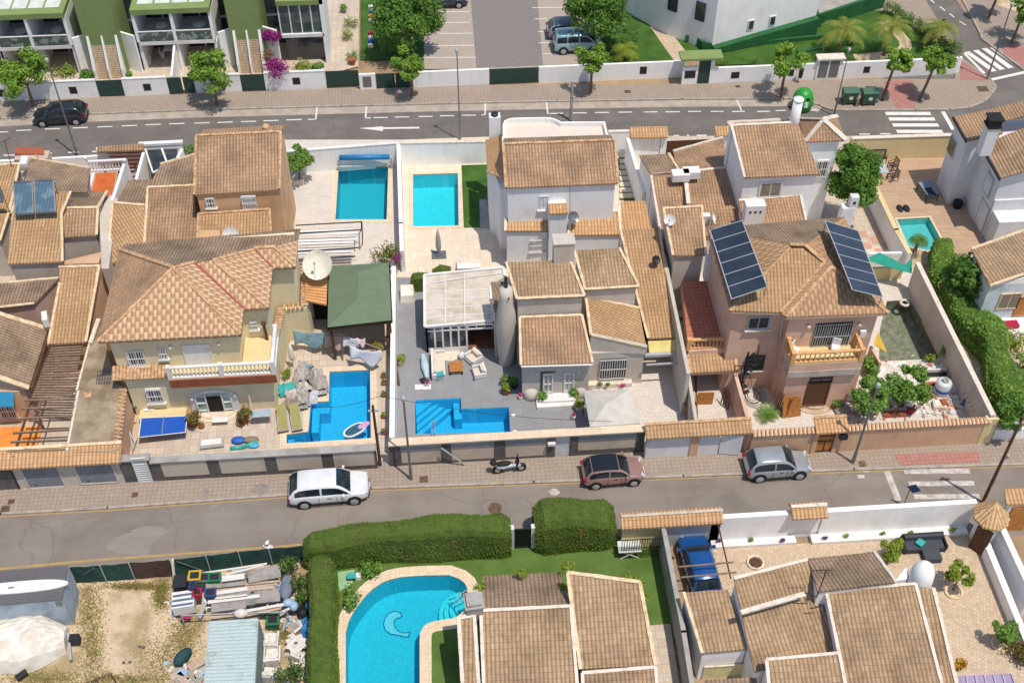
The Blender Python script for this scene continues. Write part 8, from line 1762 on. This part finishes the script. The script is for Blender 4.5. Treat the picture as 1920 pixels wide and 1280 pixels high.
for i in range(9): a = 500+i*9; solo('leaning_stick','thin brown stick in the bundle left of the boards, %s'%['first','second','third','fourth','fifth','sixth','seventh','eighth','ninth'][i],'stick',MB().tube(P(a,1010+i*5,.15),P(a+40,900+i*6,1.7),.03),M['woodd'],'bundle of sticks against the salmon house')
t = T('spiral_stair','black wrought-iron spiral stair between terrace and yard','spiral stairs'); c = P(318,925,.13); t.add('newel', MB().tube(c,c+V((0,0,3.9)),.06), M['black'])
for i in range(14): a = i*.5; z = .25*(i+1); e = c+V((.6*math.cos(a),.6*math.sin(a),z)); f = c+V((.6*math.cos(a+.45),.6*math.sin(a+.45),z)); t.add('tread', MB().add([c+V((0,0,z)),e,f,c+V((0,0,z-.03)),e-V((0,0,.03)),f-V((0,0,.03))],[(0,1,2),(5,4,3),(0,3,4,1),(1,4,5,2),(2,5,3,0)]), M['dark']); t.add('baluster', MB().tube(e,e+V((0,0,.95)),.015), M['black'])
t.add('handrail', MB().path([c+V((.6*math.cos(i*.5),.6*math.sin(i*.5),.25*(i+1)+.95)) for i in range(14)],.025,5), M['black'])
solo('hose_coil','loops of grey hose on the yard paving','hose',(lambda q:[q.path([P(385,930,.16)+V((r*math.cos(k*.42)+.15*r,r*1.3*math.sin(k*.42),.02*r)) for k in range(16)],.02,5) for r in (.3,.45,.62,.5,.75)] and q)(MB()),M['grey'])
t = T('round_step','fan-shaped stone step before the dark door of the salmon house','step'); c = P(735,975,.13)
for i,r in enumerate((1.25,.85)): t.add('tread', MB().prism([V((c.x+r*math.cos(math.pi*(1+k/12)),c.y+.1+r*.75*math.sin(math.pi*(1+k/12)),0)) for k in range(13)],.1,.2+.13*i), M['patiop'])
pot(850,1000,'spindly plant in the bed right of the fan-shaped step','leafC',.2,.25,'terrac',90,.2,.35); pot(320,905,'potted plant at the foot of the spiral stair','leafC',.2,.28,'terrac',60,.14,.22)
solo('green_board','dark green folded parasol leaning in the carport','parasol',MB().tube(P(45,890,1.6),P(60,1040,.2),.14,.08,8),M['gategreen']); solo('plywood_sheet','brown plywood sheet standing in the carport','board',MB().bar(P(75,975,.14),P(165,975,.14),.05,1.1),M['woodo']); solo('grey_tarp','grey tarpaulin bundle against the party wall of the carport','tarpaulin',MB().tube(P(15,930,1.5),P(45,1075,.2),.2,.3,8),M['wood'],smooth=True)
for i in range(4): solo('leaning_lath','brown lath leaning inside the carport, %s'%['first','second','third','fourth'][i],'lath',MB().bar(P(215+i*12,965+i*12,.2),P(240+i*8,880+i*10,1.6),.1,.03),M['woodd'],'laths leaning inside the carport')
# patio bottom right
tile(9)
s_ = sofa('corner_sofa','dark grey L-shaped garden sofa with a turquoise pillow', P(1335,520,.13), 2.35,.9, 0, plain('charcoal_fabric','4c5058',.9), M['dark']); s_.add('chaise', MB().obox(P(1380,575,.13),.95,.9,.4), plain('charcoal_fabric','4c5058',.9)); s_.add('pillow', MB().obox(P(1325,500,.62),.45,.4,.12,.7), M['teal'])
solo('square_planter','low octagonal stone bed on the crazy paving near the rear roof','planter',MB().lathe(P(405,612,.13),[(.5,0),(.5,.14),(.4,.14),(.38,.05)],8),M['mortw']); solo('planter_soil','brown soil disc in the low octagonal bed','soil',MB().lathe(P(405,612,.15),[(.4,0),(.36,.08),(.1,.1)],8),M['woodd'])
t = T('sheet_roof','mauve ribbed sheet canopy at the bottom edge of the patio','canopy'); q = [P(1540,1420,2.0),P(1900,1420,2.0),P(1832,1228,2.2),P(1532,1240,2.2)]; t.add('sheet', MB().slab(q,.05), mat('mauve_sheet','a898b4',.5)); t.add('ribs', (lambda b:[b.bar(q[0]+(q[1]-q[0])*k/6+V((0,0,.02)),q[3]+(q[2]-q[3])*k/6+V((0,0,.02)),.06,.05) for k in range(7)] and b)(MB()), mat('mauve_sheet2','c4b6cc',.5)); t.add('back_wall', MB().box(q[3].x,q[2].x,q[3].y+.1,q[3].y+.3,0,1.9), M['mauve'])
tile(8); t = T('folding_table','white folding garden table on the lawn by the brown wall','table'); c = P(1602,560,.13); m4 = Matrix.Translation(c); t.add('table_top', MB().box(-.6,.6,-.35,.35,.7,.74).xf(m4), mat('pale_slats','dfe6e0',.5)); t.add('rim', MB().box(-.63,.63,-.38,-.35,.69,.76).box(-.63,.63,.35,.38,.69,.76).box(-.02,.02,-.35,.35,.745,.76).box(-.63,-.6,-.35,.35,.69,.76).box(.6,.63,-.35,.35,.69,.76).xf(m4), M['white'])
for s in (-1,1): t.add('leg', MB().bar((-.5,s*.3,0),(.45,s*.3,.68),.05,.05).bar((.5,s*.3,0),(-.45,s*.3,.68),.05,.05).xf(m4), M['white'])
t = T('garden_gate','dark iron gate between white posts in the clipped hedge','gate'); a, b = P(962,552,.1), P(1058,548,.1); t.add('gate_leaf', (lambda q:[q.box(a.x+(b.x-a.x)*i/9-.02,a.x+(b.x-a.x)*i/9+.02,a.y+.25,a.y+.29,.15,1.9) for i in range(10)] and q)(MB()).box(a.x,b.x,a.y+.24,a.y+.3,1.85,1.95).box(a.x,b.x,a.y+.24,a.y+.3,.15,.25), M['dark']); t.add('gate_panel', MB().box(a.x,b.x,a.y+.31,a.y+.33,.2,1.8), M['black'])
for x in (a.x-.18,b.x+.02): t.add('gate_post', MB().box(x,x+.22,a.y+.15,a.y+.45,0,2.1), M['white'])
t = T('bicycle','dark folded bicycle leaning on the grey wall at the lawn edge','bicycle'); c = P(1850,880,.13)
for k in (0,1): q = c+V((.1*k,-.9*k,.33)); t.add('wheel', MB().lathe((0,0,0),[(.3,-.02),(.33,-.02),(.33,.02),(.3,.02)],18).xf(Matrix.Translation(q) @ Matrix.Rotation(R(80),4,'Y')), M['black'])
t.add('frame', MB().path([c+V((0,0,.35)),c+V((.05,-.3,.75)),c+V((.08,-.75,.7)),c+V((.1,-.9,.35))],.025).tube(c+V((.05,-.3,.75)),c+V((.05,-.45,.35)),.025).tube(c+V((.02,-.05,.95)),c+V((.3,-.02,.95)),.02), M['dark']); t.add('saddle', MB().sphere(c+V((.07,-.72,.9)),.09,.14,.05), M['black'])
t = T('side_table','small teal stool with white legs beside the kidney pool hedge','stool'); c = P(60,700,.13); t.add('seat', MB().obox(c+V((0,0,.3)),.5,.35,.06), M['teal']); t.add('legs', MB().obox(c+V((.35,.05,0)),.3,.3,.3), M['white']); sheet('play_mat', [P(a,b,.14) for a,b in [(-20,660),(75,645),(60,730),(-20,770)]], .142, mat('mint_mat','9cc49a',.9))
bush('shrubs at the kidney pool corner, upper one', P(165,640,.7), (.7,.6,.7), M['leafC'], 340, .18); bush('shrubs at the kidney pool corner, lower one', P(55,790,.7), (.6,.9,.7), M['leafC'], 340, .18)
# ---------------------------------------------------------------- scrap yard
tile(7)
def container(label, tl, col, top, axis=0, ribs=1):
    t = T('shipping_container', label, 'container'); q = tl; z = q[0].z
    t.add('body', MB().prism([V((p.x,p.y,0)) for p in q], 0, z-.02), col); t.add('roof', MB().prism([V((p.x,p.y,0)) for p in offset(q,-.03)], z-.02, z+.03), top); return t
q = [P(-420,880,2.5),P(345,812,2.5),P(377,628,2.5),P(-400,690,2.5)]
t = container('blue-grey metal cabin with a dark flat roof at the left edge', q, mat('cabin_blue_grey','b4c2ce',.7,.12,1.5,'98a8b8',.42,.66,.08,.1), mat('dark_felt','6c6a6c',.9,.1,1))
t.add('vents', MB().obox(P(130,862,1.9)-V((0,.02,0)),.9,.04,.35).obox(P(30,872,1.9)-V((0,.02,0)),.25,.04,.35).obox(P(345,840,2.0)-V((.1,.05,0)),.3,.04,.35), M['grey'])
c = P(110,748,2.56); t = T('surfboard','long white surfboard lying on the dark cabin roof','surfboard'); t.add('board', oval(V((c.x,c.y,0)),2.5,.36,2.56,2.64,.03), M['white']); t.add('handle', MB().obox(P(62,748,2.64),.3,.06,.02), M['dark'])
t = T('covered_boat','boat shrouded in a cream tarpaulin beside the metal cabin','boat'); vs = []; n, k = 16, 12
for i in range(n+1):
    u = i/n; x = -6.2+6.4*u
    for j in range(k+1):
        v = j/k; w_ = 1.55*(1-.55*max(0,u-.8)/.2)*(1+.05*math.sin(i*1.3)); y = (v-.5)*2*w_; z = 1.75*(1-abs(v-.5)**2.2*3.2)*(1-.55*max(0,u-.82)/.18)+.07*math.sin(i*2.1+j*1.7)+.06*math.cos(i*.9); vs.append((x,y,max(.05,z) if 0 < j < k else .05))
q = k+1; mb = MB().add(vs, [(i*q+j,(i+1)*q+j,(i+1)*q+j+1,i*q+j+1) for i in range(n) for j in range(k)]+[tuple(range((n+1)*q-1,n*q-1,-1))]); b = P(355,1070,0)
t.add('tarpaulin', mb.xf(Matrix.Translation(V((b.x,b.y+.2,0))) @ Matrix.Rotation(R(4),4,'Z')), M['canvas']); t.add('trailer', MB().tube(P(395,1150,.4),P(380,1000,.5),.08), M['lgrey']); t.add('outboard_motor', MB().obox(P(425,1050,.2),.5,.4,.5), M['dark']); t.add('trailer_wheel', MB().tube(P(90,1255,.3),P(150,1215,.3),.18), M['black'])
q = [P(1128,1420,2.5),P(1412,1410,2.5),P(1440,922,2.5),P(1170,938,2.5)]
t = container('pale green-blue corrugated shipping container in the scrap yard', q, mat('container_green','93aaa4',.7,.15,2,'7a8f88'), mat('container_roof','b8cac8',.6,.15,1.2,'a4b6b4',.5,.7,.08,.1,.1))
rb = MB()
for i in range(24): k = (i+.5)/24; rb.bar(q[0]+(q[3]-q[0])*k+V((.05,0,.02)), q[1]+(q[2]-q[1])*k+V((-.05,0,.02)), .12, .04)
t.add('roof_ribs', rb, mat('container_roof2','c2d2d0',.6,.2,1.2,'aca69c',.58,.72)); sb = MB()
for i in range(26): k = (i+.5)/26; p_ = q[1]+(q[2]-q[1])*k; sb.box(p_.x,p_.x+.05,p_.y-.07,p_.y+.07,.1,2.4)
t.add('side_ribs', sb, mat('container_side','8a9c98',.7))
# screened fence
t = T('mesh_fence','dark green screen fence on steel posts between scrap yard and street','fence')
fp = [(385,632),(560,622),(720,608),(950,590),(1150,568),(1330,545),(1500,528),(1700,512)]
for i in range(len(fp)-1):
    a, b = P(*fp[i],1.6), P(*fp[i+1],1.6); d = (b-a); n = 6; vs = []
    for k in range(n+1):
        for z in (0,.5,1,1.6): vs.append((a.x+d.x*k/n, a.y+d.y*k/n+.02*math.sin(k*2+z*3+i), z+(.0 if z < 1.6 else -.06*math.sin(math.pi*k/n))))
    t.add('net_panel', MB().add(vs,[(k*4+j,(k+1)*4+j,(k+1)*4+j+1,k*4+j+1) for k in range(n) for j in range(3)]), M['netg'] if i != 2 else mat('brown_net','5a4640',.9))
    t.add('post', MB().tube((a.x,a.y-.08,0),(a.x,a.y-.08,1.7),.035), M['lgrey'])
t.add('brace', MB().tube(P(985,600,1.5),P(1140,655,.2),.035).tube(P(520,640,1.5),P(430,700,.2),.035), M['grey'])
solo('gate_pole','thick white pole standing in front of the green screen fence','pole',MB().tube(P(978,770,.1),P(962,590,2.2),.08),M['mortw'])
# rack and scrap
t = T('storage_rack','long scaffold rack loaded with planks and worn boards','rack')
rz = 1.1; ra = [P(1000,700,rz),P(1600,640,rz),P(1600,880,rz),P(1010,900,rz)]
for p_ in ra+[(ra[0]+ra[1])/2,(ra[2]+ra[3])/2]: t.add('upright', MB().tube((p_.x,p_.y,0),(p_.x,p_.y,rz+.15),.04), M['lgrey'])
for a,b in ((0,1),(3,2)): t.add('rail', MB().bar(ra[a]-V((0,0,.06)),ra[b]-V((0,0,.06)),.06,.05), M['lgrey'])
gb = mat('grey_board','a8a29c',.85,.12,2,'8e8882'); wb = mat('white_board','ece6dc',.8,.1,2); pb_ = mat('pinkish_board','ccb4a0',.85,.12,3)
def plank(label, a, b, c, d, w_, m, z=1.15, h=.05, grp='boards on the scrap rack'): solo('board', label, 'board', MB().bar(P(a,b,z),P(c,d,z),w_,h), m, grp)
for x in [('wide grey board at the back left of the rack',1150,725,1370,700,.75,gb),('wide grey board at the back right of the rack',1385,690,1565,655,.8,gb,1.2),('grey board in the middle right of the rack',1420,800,1565,785,.85,gb,1.12),('long grey board in the middle of the rack',1170,790,1400,770,.45,gb),('grey board at the front left of the rack',1180,865,1375,840,.5,gb,1.2),
  ('white plank across the middle of the rack',1170,785,1380,755,.22,wb,1.25),('long white plank across the rack front',1160,830,1450,795,.2,wb,1.3),('thin white lath at the back of the rack',1120,670,1490,615,.1,wb,1.4),('second thin white lath at the back of the rack',1260,678,1475,622,.09,wb,1.4),('pinkish plank right of the middle',1375,760,1530,745,.2,pb_,1.2),
  ('pinkish plank at the front of the rack',1170,915,1380,890,.22,pb_,.9),('brown plank at the front right of the rack',1370,905,1560,865,.14,pb_,.95),('cream plank at the right front of the rack',1370,880,1600,840,.16,wb,1.1),('cream plank below it at the right',1560,890,1650,850,.12,wb,.9),('short green-grey panel on the rack',1375,832,1425,826,.38,mat('mesh_panel','8a9088',.8),1.32)]: plank(*x)
def tub(label, a, b, sx, sy, h, m, z=.5, name='plastic_bin', rz=0):
    t = T(name, label, 'bin'); c = P(a,b,z); q = MB().obox(c,sx,sy,h,rz); t.add('shell', q, m); t.add('rim', MB().obox(c+V((0,0,h)),sx+.08,sy+.08,.05,rz), m); t.add('hollow', MB().obox(c+V((0,0,h+.05)),sx*.8,sy*.75,.006,rz), M['dark'])
tub('yellow plastic bin at the left end of the scrap rack',1098,715,.6,.55,.6,M['yellow'],.9); tub('dark green bin right of the yellow one',1150,720,.5,.5,.5,plain('muted_green','5e7860',.6),.9); tub('bright green tub on the scrap rack',1205,715,.6,.5,.45,plain('bright_green_tub','1f7848',.5),1.0); tub('black crate at the left end of the rack',1015,745,.65,.7,.55,M['dark'],.7)
tub('crimson crate below the yellow bin',1105,790,.45,.4,.3,M['red'],1.0); tub('navy box below the yellow bin',1085,755,.35,.4,.4,plain('navy_box','26386c',.6),1.1); tub('blue crate on the long grey board',1180,795,.55,.45,.35,plain('blue_crate','2a4c80',.6),1.2)
tub('green tub with a turquoise lid right of the container',1530,950,.6,.7,.5,plain('tub_green','2c7a54',.5),.1); tub('pale grey tub behind the green one',1530,890,.55,.5,.6,plain('tub_grey','c4d0cc',.5),.2)
t = T('striped_cooler','white box with blue-grey stripes at the left end of the rack','box'); c = P(1035,850,.5); t.add('body', MB().obox(c,1.15,1.0,.7,.1), M['white'])
for i in range(3): t.add('stripe', MB().obox(c+V((0,.25-.3*i,.7)),1.12,.14,.006,.1), plain('slate_stripe','5c7088',.6))
t = T('surfboard','white surfboard tail standing on edge at the rack end','surfboard'); t.add('board', MB().bar(P(1115,915,.3),P(1150,820,1.5),.3,.08), M['white']); t.add('fin', MB().tube(P(1118,905,.5),P(1108,920,.4),.03), M['lgrey'])
t = T('plastic_chair','overturned magenta plastic chair on the dusty ground','chair'); c = P(1045,925,.05); t.add('seat', MB().lathe(c,[(.25,.3),(.28,.34),(.2,.36)],12), plain('magenta_plastic','b01c5c',.5)); t.add('backrest', MB().obox(c+V((.05,.2,.3)),.45,.06,.45), plain('magenta_plastic','b01c5c',.5)); 
for k in range(4): t.add('leg', MB().tube(c+V((.18*(-1)**k,.18*(-1)**(k//2),0)),c+V((.15*(-1)**k,.15*(-1)**(k//2),.3)),.02), plain('magenta_plastic','b01c5c',.5))
solo('pipe','short white pipe lying on the dusty ground','pipe',MB().tube(P(942,875,.08),P(980,922,.08),.07,n=8),M['white']); solo('white_bracket','bent white bracket on the weeds left of the rack','bracket',MB().path([P(918,830,.1),P(940,828,.15),P(938,845,.1)],.05,6),M['white'])
wt = mat('white_vinyl','ece6de',.7,.1,4,'cfc6bc')
sofa('armchair','white armchair beside the container, upper one', P(1512,1065,.05), .85,.95, 178, wt, wt,'armchair'); sofa('armchair','white armchair beside the container, lower one', P(1525,1150,.05), .8,.95, 182, wt, wt,'armchair'); sofa('armchair','grey-white stacked chairs at the bottom edge beside the container', P(1510,1250,.05), .85,.8, 170, wt, M['lgrey'],'chairs')
t = T('parasol_table','white eight-pointed garden table among the scrap by the hedge','table'); c = P(1662,1095,.05); t.add('table_top', MB().prism([V((c.x+(.62 if i%2 else .45)*math.cos(i*.3927),c.y+(.62 if i%2 else .45)*math.sin(i*.3927),0)) for i in range(16)],.68,.73), wt); t.add('pedestal', MB().tube(c,c+V((0,0,.68)),.06), wt); t.add('hub', MB().obox(c+V((0,0,.73)),.2,.12,.02), M['grey'])
for i,(a,b) in enumerate(((1668,1150),(1675,1205))): sofa('plastic_chair','dirty white plastic chair by the hedge, %s'%('upper one' if i == 0 else 'lower one'), P(a,b,.05), .6,.55, 150+i*40, wt, wt,'chair')
t = T('blue_tarp','crumpled blue tarpaulin against the hedge','tarpaulin'); t.add('sheet', MB().add([(x*.3+.08*math.sin(y*3),y*.32,.3+.2*math.sin(x*2.2+y*1.7)) for x in range(4) for y in range(9)],[(x*9+y,(x+1)*9+y,(x+1)*9+y+1,x*9+y+1) for x in range(3) for y in range(8)]).xf(Matrix.Translation(P(1680,1050,.05))), plain('tarp_blue','3c88c0',.6))
t = T('metal_bars','bundle of dark metal bars at the right end of the rack','metal bars')
for i in range(9): t.add('bar', MB().tube(P(1575+i*9,910-i*4,.3+.06*(i%3)),P(1630+i*6,845-i*2,.9),.03), M['lgrey'] if i%2 else M['dark'])
solo('cushion_heap','slate-blue cushions heaped at the right end of the rack','cushions',MB().sphere(P(1595,760,1.2),.35,.6,.25,10,6).sphere(P(1600,710,1.2),.3,.4,.2,10,6),plain('slate_cushion','7c8494',.9),smooth=True); solo('blue_bags','pale blue plastic bags on the rack end','bags',MB().sphere(P(1608,830,1.1),.3,.25,.2,8,5).sphere(P(1640,850,1.0),.25,.3,.25,8,5),plain('pale_blue_bag','a8c4e0',.6),smooth=True); solo('black_bags','black plastic bags at the foot of the rack end','bags',MB().sphere(P(1670,850,.5),.35,.4,.4,8,5).sphere(P(1690,890,.4),.3,.35,.35,8,5),M['black'],smooth=True); solo('white_sack','white sack on the front planks of the rack','sack',MB().sphere(P(1345,890,1.1),.4,.28,.2,10,6),wt,smooth=True)
t = T('tarp_bundle','dark teal tarpaulin bundle on the dry weeds','tarpaulin'); t.add('bundle', MB().lathe((0,0,0),[(.05,-.6),(.28,-.4),(.35,0),(.25,.4),(.1,.55)],10).xf(Matrix.Translation(P(1020,1132,.3)) @ Matrix.Rotation(.9,4,'Z') @ Matrix.Rotation(R(90),4,'Y')), plain('dark_teal_tarp','1f4c50',.8), True); t.add('white_end', MB().sphere(P(975,1150,.15),.12,.12,.12,8,5), M['white'])
solo('board','wide grey-brown board leaning near the container corner','board',MB().slab([P(1040,1180,.5),P(1130,1120,.6),P(1150,1165,.3),P(1065,1215,.2)],.05),pb_); 
t = T('scrap_pile','pile of pale broken boards and bags beside the container','scrap')
for i in range(14): t.add('piece', MB().obox(P(990+random.uniform(0,130),1215+random.uniform(0,80),.05+.05*(i%4)),random.uniform(.3,1.0),random.uniform(.1,.4),.08,random.uniform(0,3)), random.choice([wt,pb_,gb,plain('pale_blue_bag','a8c4e0',.6)]))
t = T('bed_frame','rusty metal bed frame lying in the weeds at the bottom edge','bed frame'); q = [P(450,1290,.35),P(620,1225,.35),P(655,1290,.35),P(500,1345,.35)]
for i in range(4): t.add('rail', MB().tube(q[i],q[(i+1)%4],.03), M['woodd'])
t.add('cross_bar', MB().tube((q[0]+q[1])/2,(q[2]+q[3])/2,.025).tube(q[0]+(q[1]-q[0])*.25,q[3]+(q[2]-q[3])*.25,.025), M['woodd'])
for a,b in ((780,1075),(800,1080),(690,1165),(725,1162)): solo('stone','small dark stone on the bare track, %s'%{780:'upper left',800:'upper right',690:'lower left',725:'lower right'}[a],'stone',MB().sphere(P(a,b,.06),.1,.08,.07,7,4),M['darkstone'],'small stones on the bare track')
# person in white behind the fence
t = T('person','person in white cap and shirt standing in the road behind the green screen fence','person')
c = P(1490,565,0); c = V((P(1492,508,1.55).x, P(1492,508,1.55).y, 0)); sk = [(0,0,.95,.13,.1),(0,0,1.15,.14,.1),(0,0,1.36,.17,.11),(0,0,1.47,.06,.06),(0,.01,1.55,.055,.06),(0,.01,1.64,.085,.095),(0,.01,1.72,.075,.085)]
edges = [(0,1),(1,2),(2,3),(3,4),(4,5),(5,6)]; vs = [(x,y,z) for x,y,z,_,_ in sk]; rad = [(a,b) for *_,a,b in sk]
def limb(root, pts):
    global vs
    pr_ = root
    for x,y,z,r in pts: vs.append((x,y,z)); rad.append((r,r)); edges.append((pr_,len(vs)-1)); pr_ = len(vs)-1
    return pr_
for s in (-1,1):
    limb(0, [(s*.1,0,.88,.095),(s*.11,.02,.5,.062),(s*.11,0,.1,.042),(s*.11,-.12,.04,.035)])
h1_ = limb(2, [(-.19,0,1.4,.055),(-.25,-.02,1.15,.043),(-.22,-.16,.98,.03)]); h2_ = limb(2, [(.19,0,1.4,.055),(.27,-.08,1.2,.043),(.34,-.22,1.22,.03)])
for root, bx, by, bz in ((h1_,-.21,-.22,.93),(h2_,.37,-.28,1.23)):
    pm = limb(root, [(bx,by,bz,.028)])
    for k in range(4): limb(pm, [(bx-.024+.016*k,by-.035,bz-.01,.01),(bx-.026+.017*k,by-.065,bz-.03,.008)])
    limb(pm, [(bx+.035,by-.01,bz,.011),(bx+.045,by-.035,bz-.005,.009)])
me = bpy.data.meshes.new('body'); me.from_pydata(vs, edges, []); ob = bpy.data.objects.new('body', me); COL.objects.link(ob); ob.parent = t.o
md = ob.modifiers.new('skin','SKIN'); me.skin_vertices.new() if not me.skin_vertices else None
for i, r in enumerate(rad): me.skin_vertices[0].data[i].radius = r
me.skin_vertices[0].data[0].use_root = True; ob.modifiers.new('sub','SUBSURF').levels = 2; ob.modifiers['sub'].render_levels = 2; me.materials.append(plain('skin','b08468',.6))
t.add('shirt', MB().lathe((0,0,.93),[(.19,0),(.2,.2),(.235,.42),(.2,.5),(.09,.55)],14,1,.68).tube((-.2,0,1.42),(-.27,-.02,1.16),.075,.068,8).tube((.2,0,1.42),(.29,-.09,1.18),.075,.068,8), M['white'], True)
t.add('trousers', MB().lathe((0,0,.82),[(.17,0),(.18,.13)],12,1,.7).tube((-.1,0,.88),(-.11,.01,.12),.105,.07,9).tube((.1,0,.88),(.11,.01,.12),.105,.07,9), plain('grey_trousers','5c6068',.9), True)
t.add('cap', MB().lathe((0,.01,1.68),[(.115,0),(.118,.05),(.1,.1),(.05,.135),(.01,.14)],14).obox(V((0,-.14,1.68)),.16,.13,.018), M['white'], True)
t.add('face', MB().sphere((0,-.085,1.63),.018,.025,.02,6,4).sphere((-.035,-.08,1.655),.012,.01,.01,6,4).sphere((.035,-.08,1.655),.012,.01,.01,6,4).box(-.03,.03,-.09,-.08,1.588,1.595), plain('face_features','8a5f4c',.7))
place(t, c, R(170))
# small birds-eye leftovers
tile(1)
for i,(a,b) in enumerate(((958,310),(790,350))):
    t = T('garden_table','white garden table with %s on the flats patio'%('chairs' if i == 0 else 'a folded seat'),'table'); c = P(a,b,.13); t.add('table_top', MB().obox(c+V((0,0,.7)),1.0,.8,.05), M['white']); t.add('pedestal', MB().tube(c,c+V((0,0,.7)),.05), M['white'])
    for s in (-1,1): t.add('chair', MB().obox(c+V((s*.7,-.2,.4)),.4,.4,.05).obox(c+V((s*.88,-.2,.4)),.05,.4,.45).obox(c+V((s*.7,-.2,0)),.3,.3,.4), M['white'])
tile(2)
for i,(b,m) in enumerate(((50,'white'),(75,'blue'),(100,'yellow'),(125,'lgrey'),(195,'red'),(220,'white'),(240,'blue'),(265,'mortw'))): solo('chess_piece','coloured box-shaped playground block on the left lawn, %s from the top'%['first','second','third','fourth','fifth','sixth','seventh','eighth'][i],'block',MB().obox(P(165,b,.14),.38,.3,.3,.1*i),M[m],'coloured blocks on the left lawn')

# ---------------------------------------------------------------- uncountable bits
def debris(name, label, spots, mats, n, smax, flat=.5):
    for mi, m in enumerate(mats):
        mb = MB(); r = random.Random(n+mi*7)
        for _ in range(n//len(mats)):
            sx, sy, rx, ry = r.choice(spots); p_ = P(sx+r.gauss(0,rx*.5), sy+r.gauss(0,ry*.5), .14 if TI[0] == 6 else .02); q = r.uniform(.25,1)*smax
            mb.obox(p_, q, q*r.uniform(.15,.9), q*flat*r.uniform(.1,.8), r.uniform(0,3.1), r.uniform(-.3,.3), r.uniform(-.3,.3))
        o = struct(name, mb, m, 'stuff', label[mi]); o['category'] = 'debris'
tile(6); debris('rubble', ['loose white rubble strewn over the gravel garden','reddish brick fragments among the white rubble','grey stone fragments among the white rubble'], [(1180,1000,260,60),(1450,1000,200,60),(1500,850,80,120),(960,960,80,120),(1400,780,200,50)], [mat('white_rubble','f0ebe4',.9,.1,4), mat('brick_bits','c4826a',.9,.15,4), M['concg']], 420, .3)
tile(7); debris('debris', ['pale scrap bits along the rack and hedge','grey scrap bits along the rack and hedge','brown wood scraps along the rack and hedge','pale blue plastic scraps along the rack and hedge'], [(1300,690,300,60),(1350,770,280,50),(1380,870,260,40),(1600,860,80,80),(1670,1130,50,160),(1050,1230,90,60),(1620,960,60,60),(1510,1220,60,60)], [wt, gb, pb_, plain('pale_blue_bag','a8c4e0',.6)], 380, .42)
tile(7)
for x in [('upper white panel on the stacked boards behind the bins',1240,700,1365,684,.35,wb,1.45),('narrow brown batten between the rack halves',1180,750,1560,712,.12,pb_,1.05),('lower brown batten between the rack halves',1190,765,1550,728,.1,pb_,1.0),('white corrugated strip at the middle of the rack',1200,812,1380,792,.16,wb,1.3),('grey sheet leaning below the white strip',1190,845,1400,820,.2,gb,1.15),('pale batten along the rack foot',1180,900,1500,860,.1,wb,.8),('second pale batten along the rack foot',1220,912,1540,872,.1,wb,.7),('short white post lying by the hedge',1640,1000,1690,960,.12,wb,.2),('pinkish board beside the white table',1600,1130,1640,1060,.2,pb_,.15)]: plank(*x)
finish()
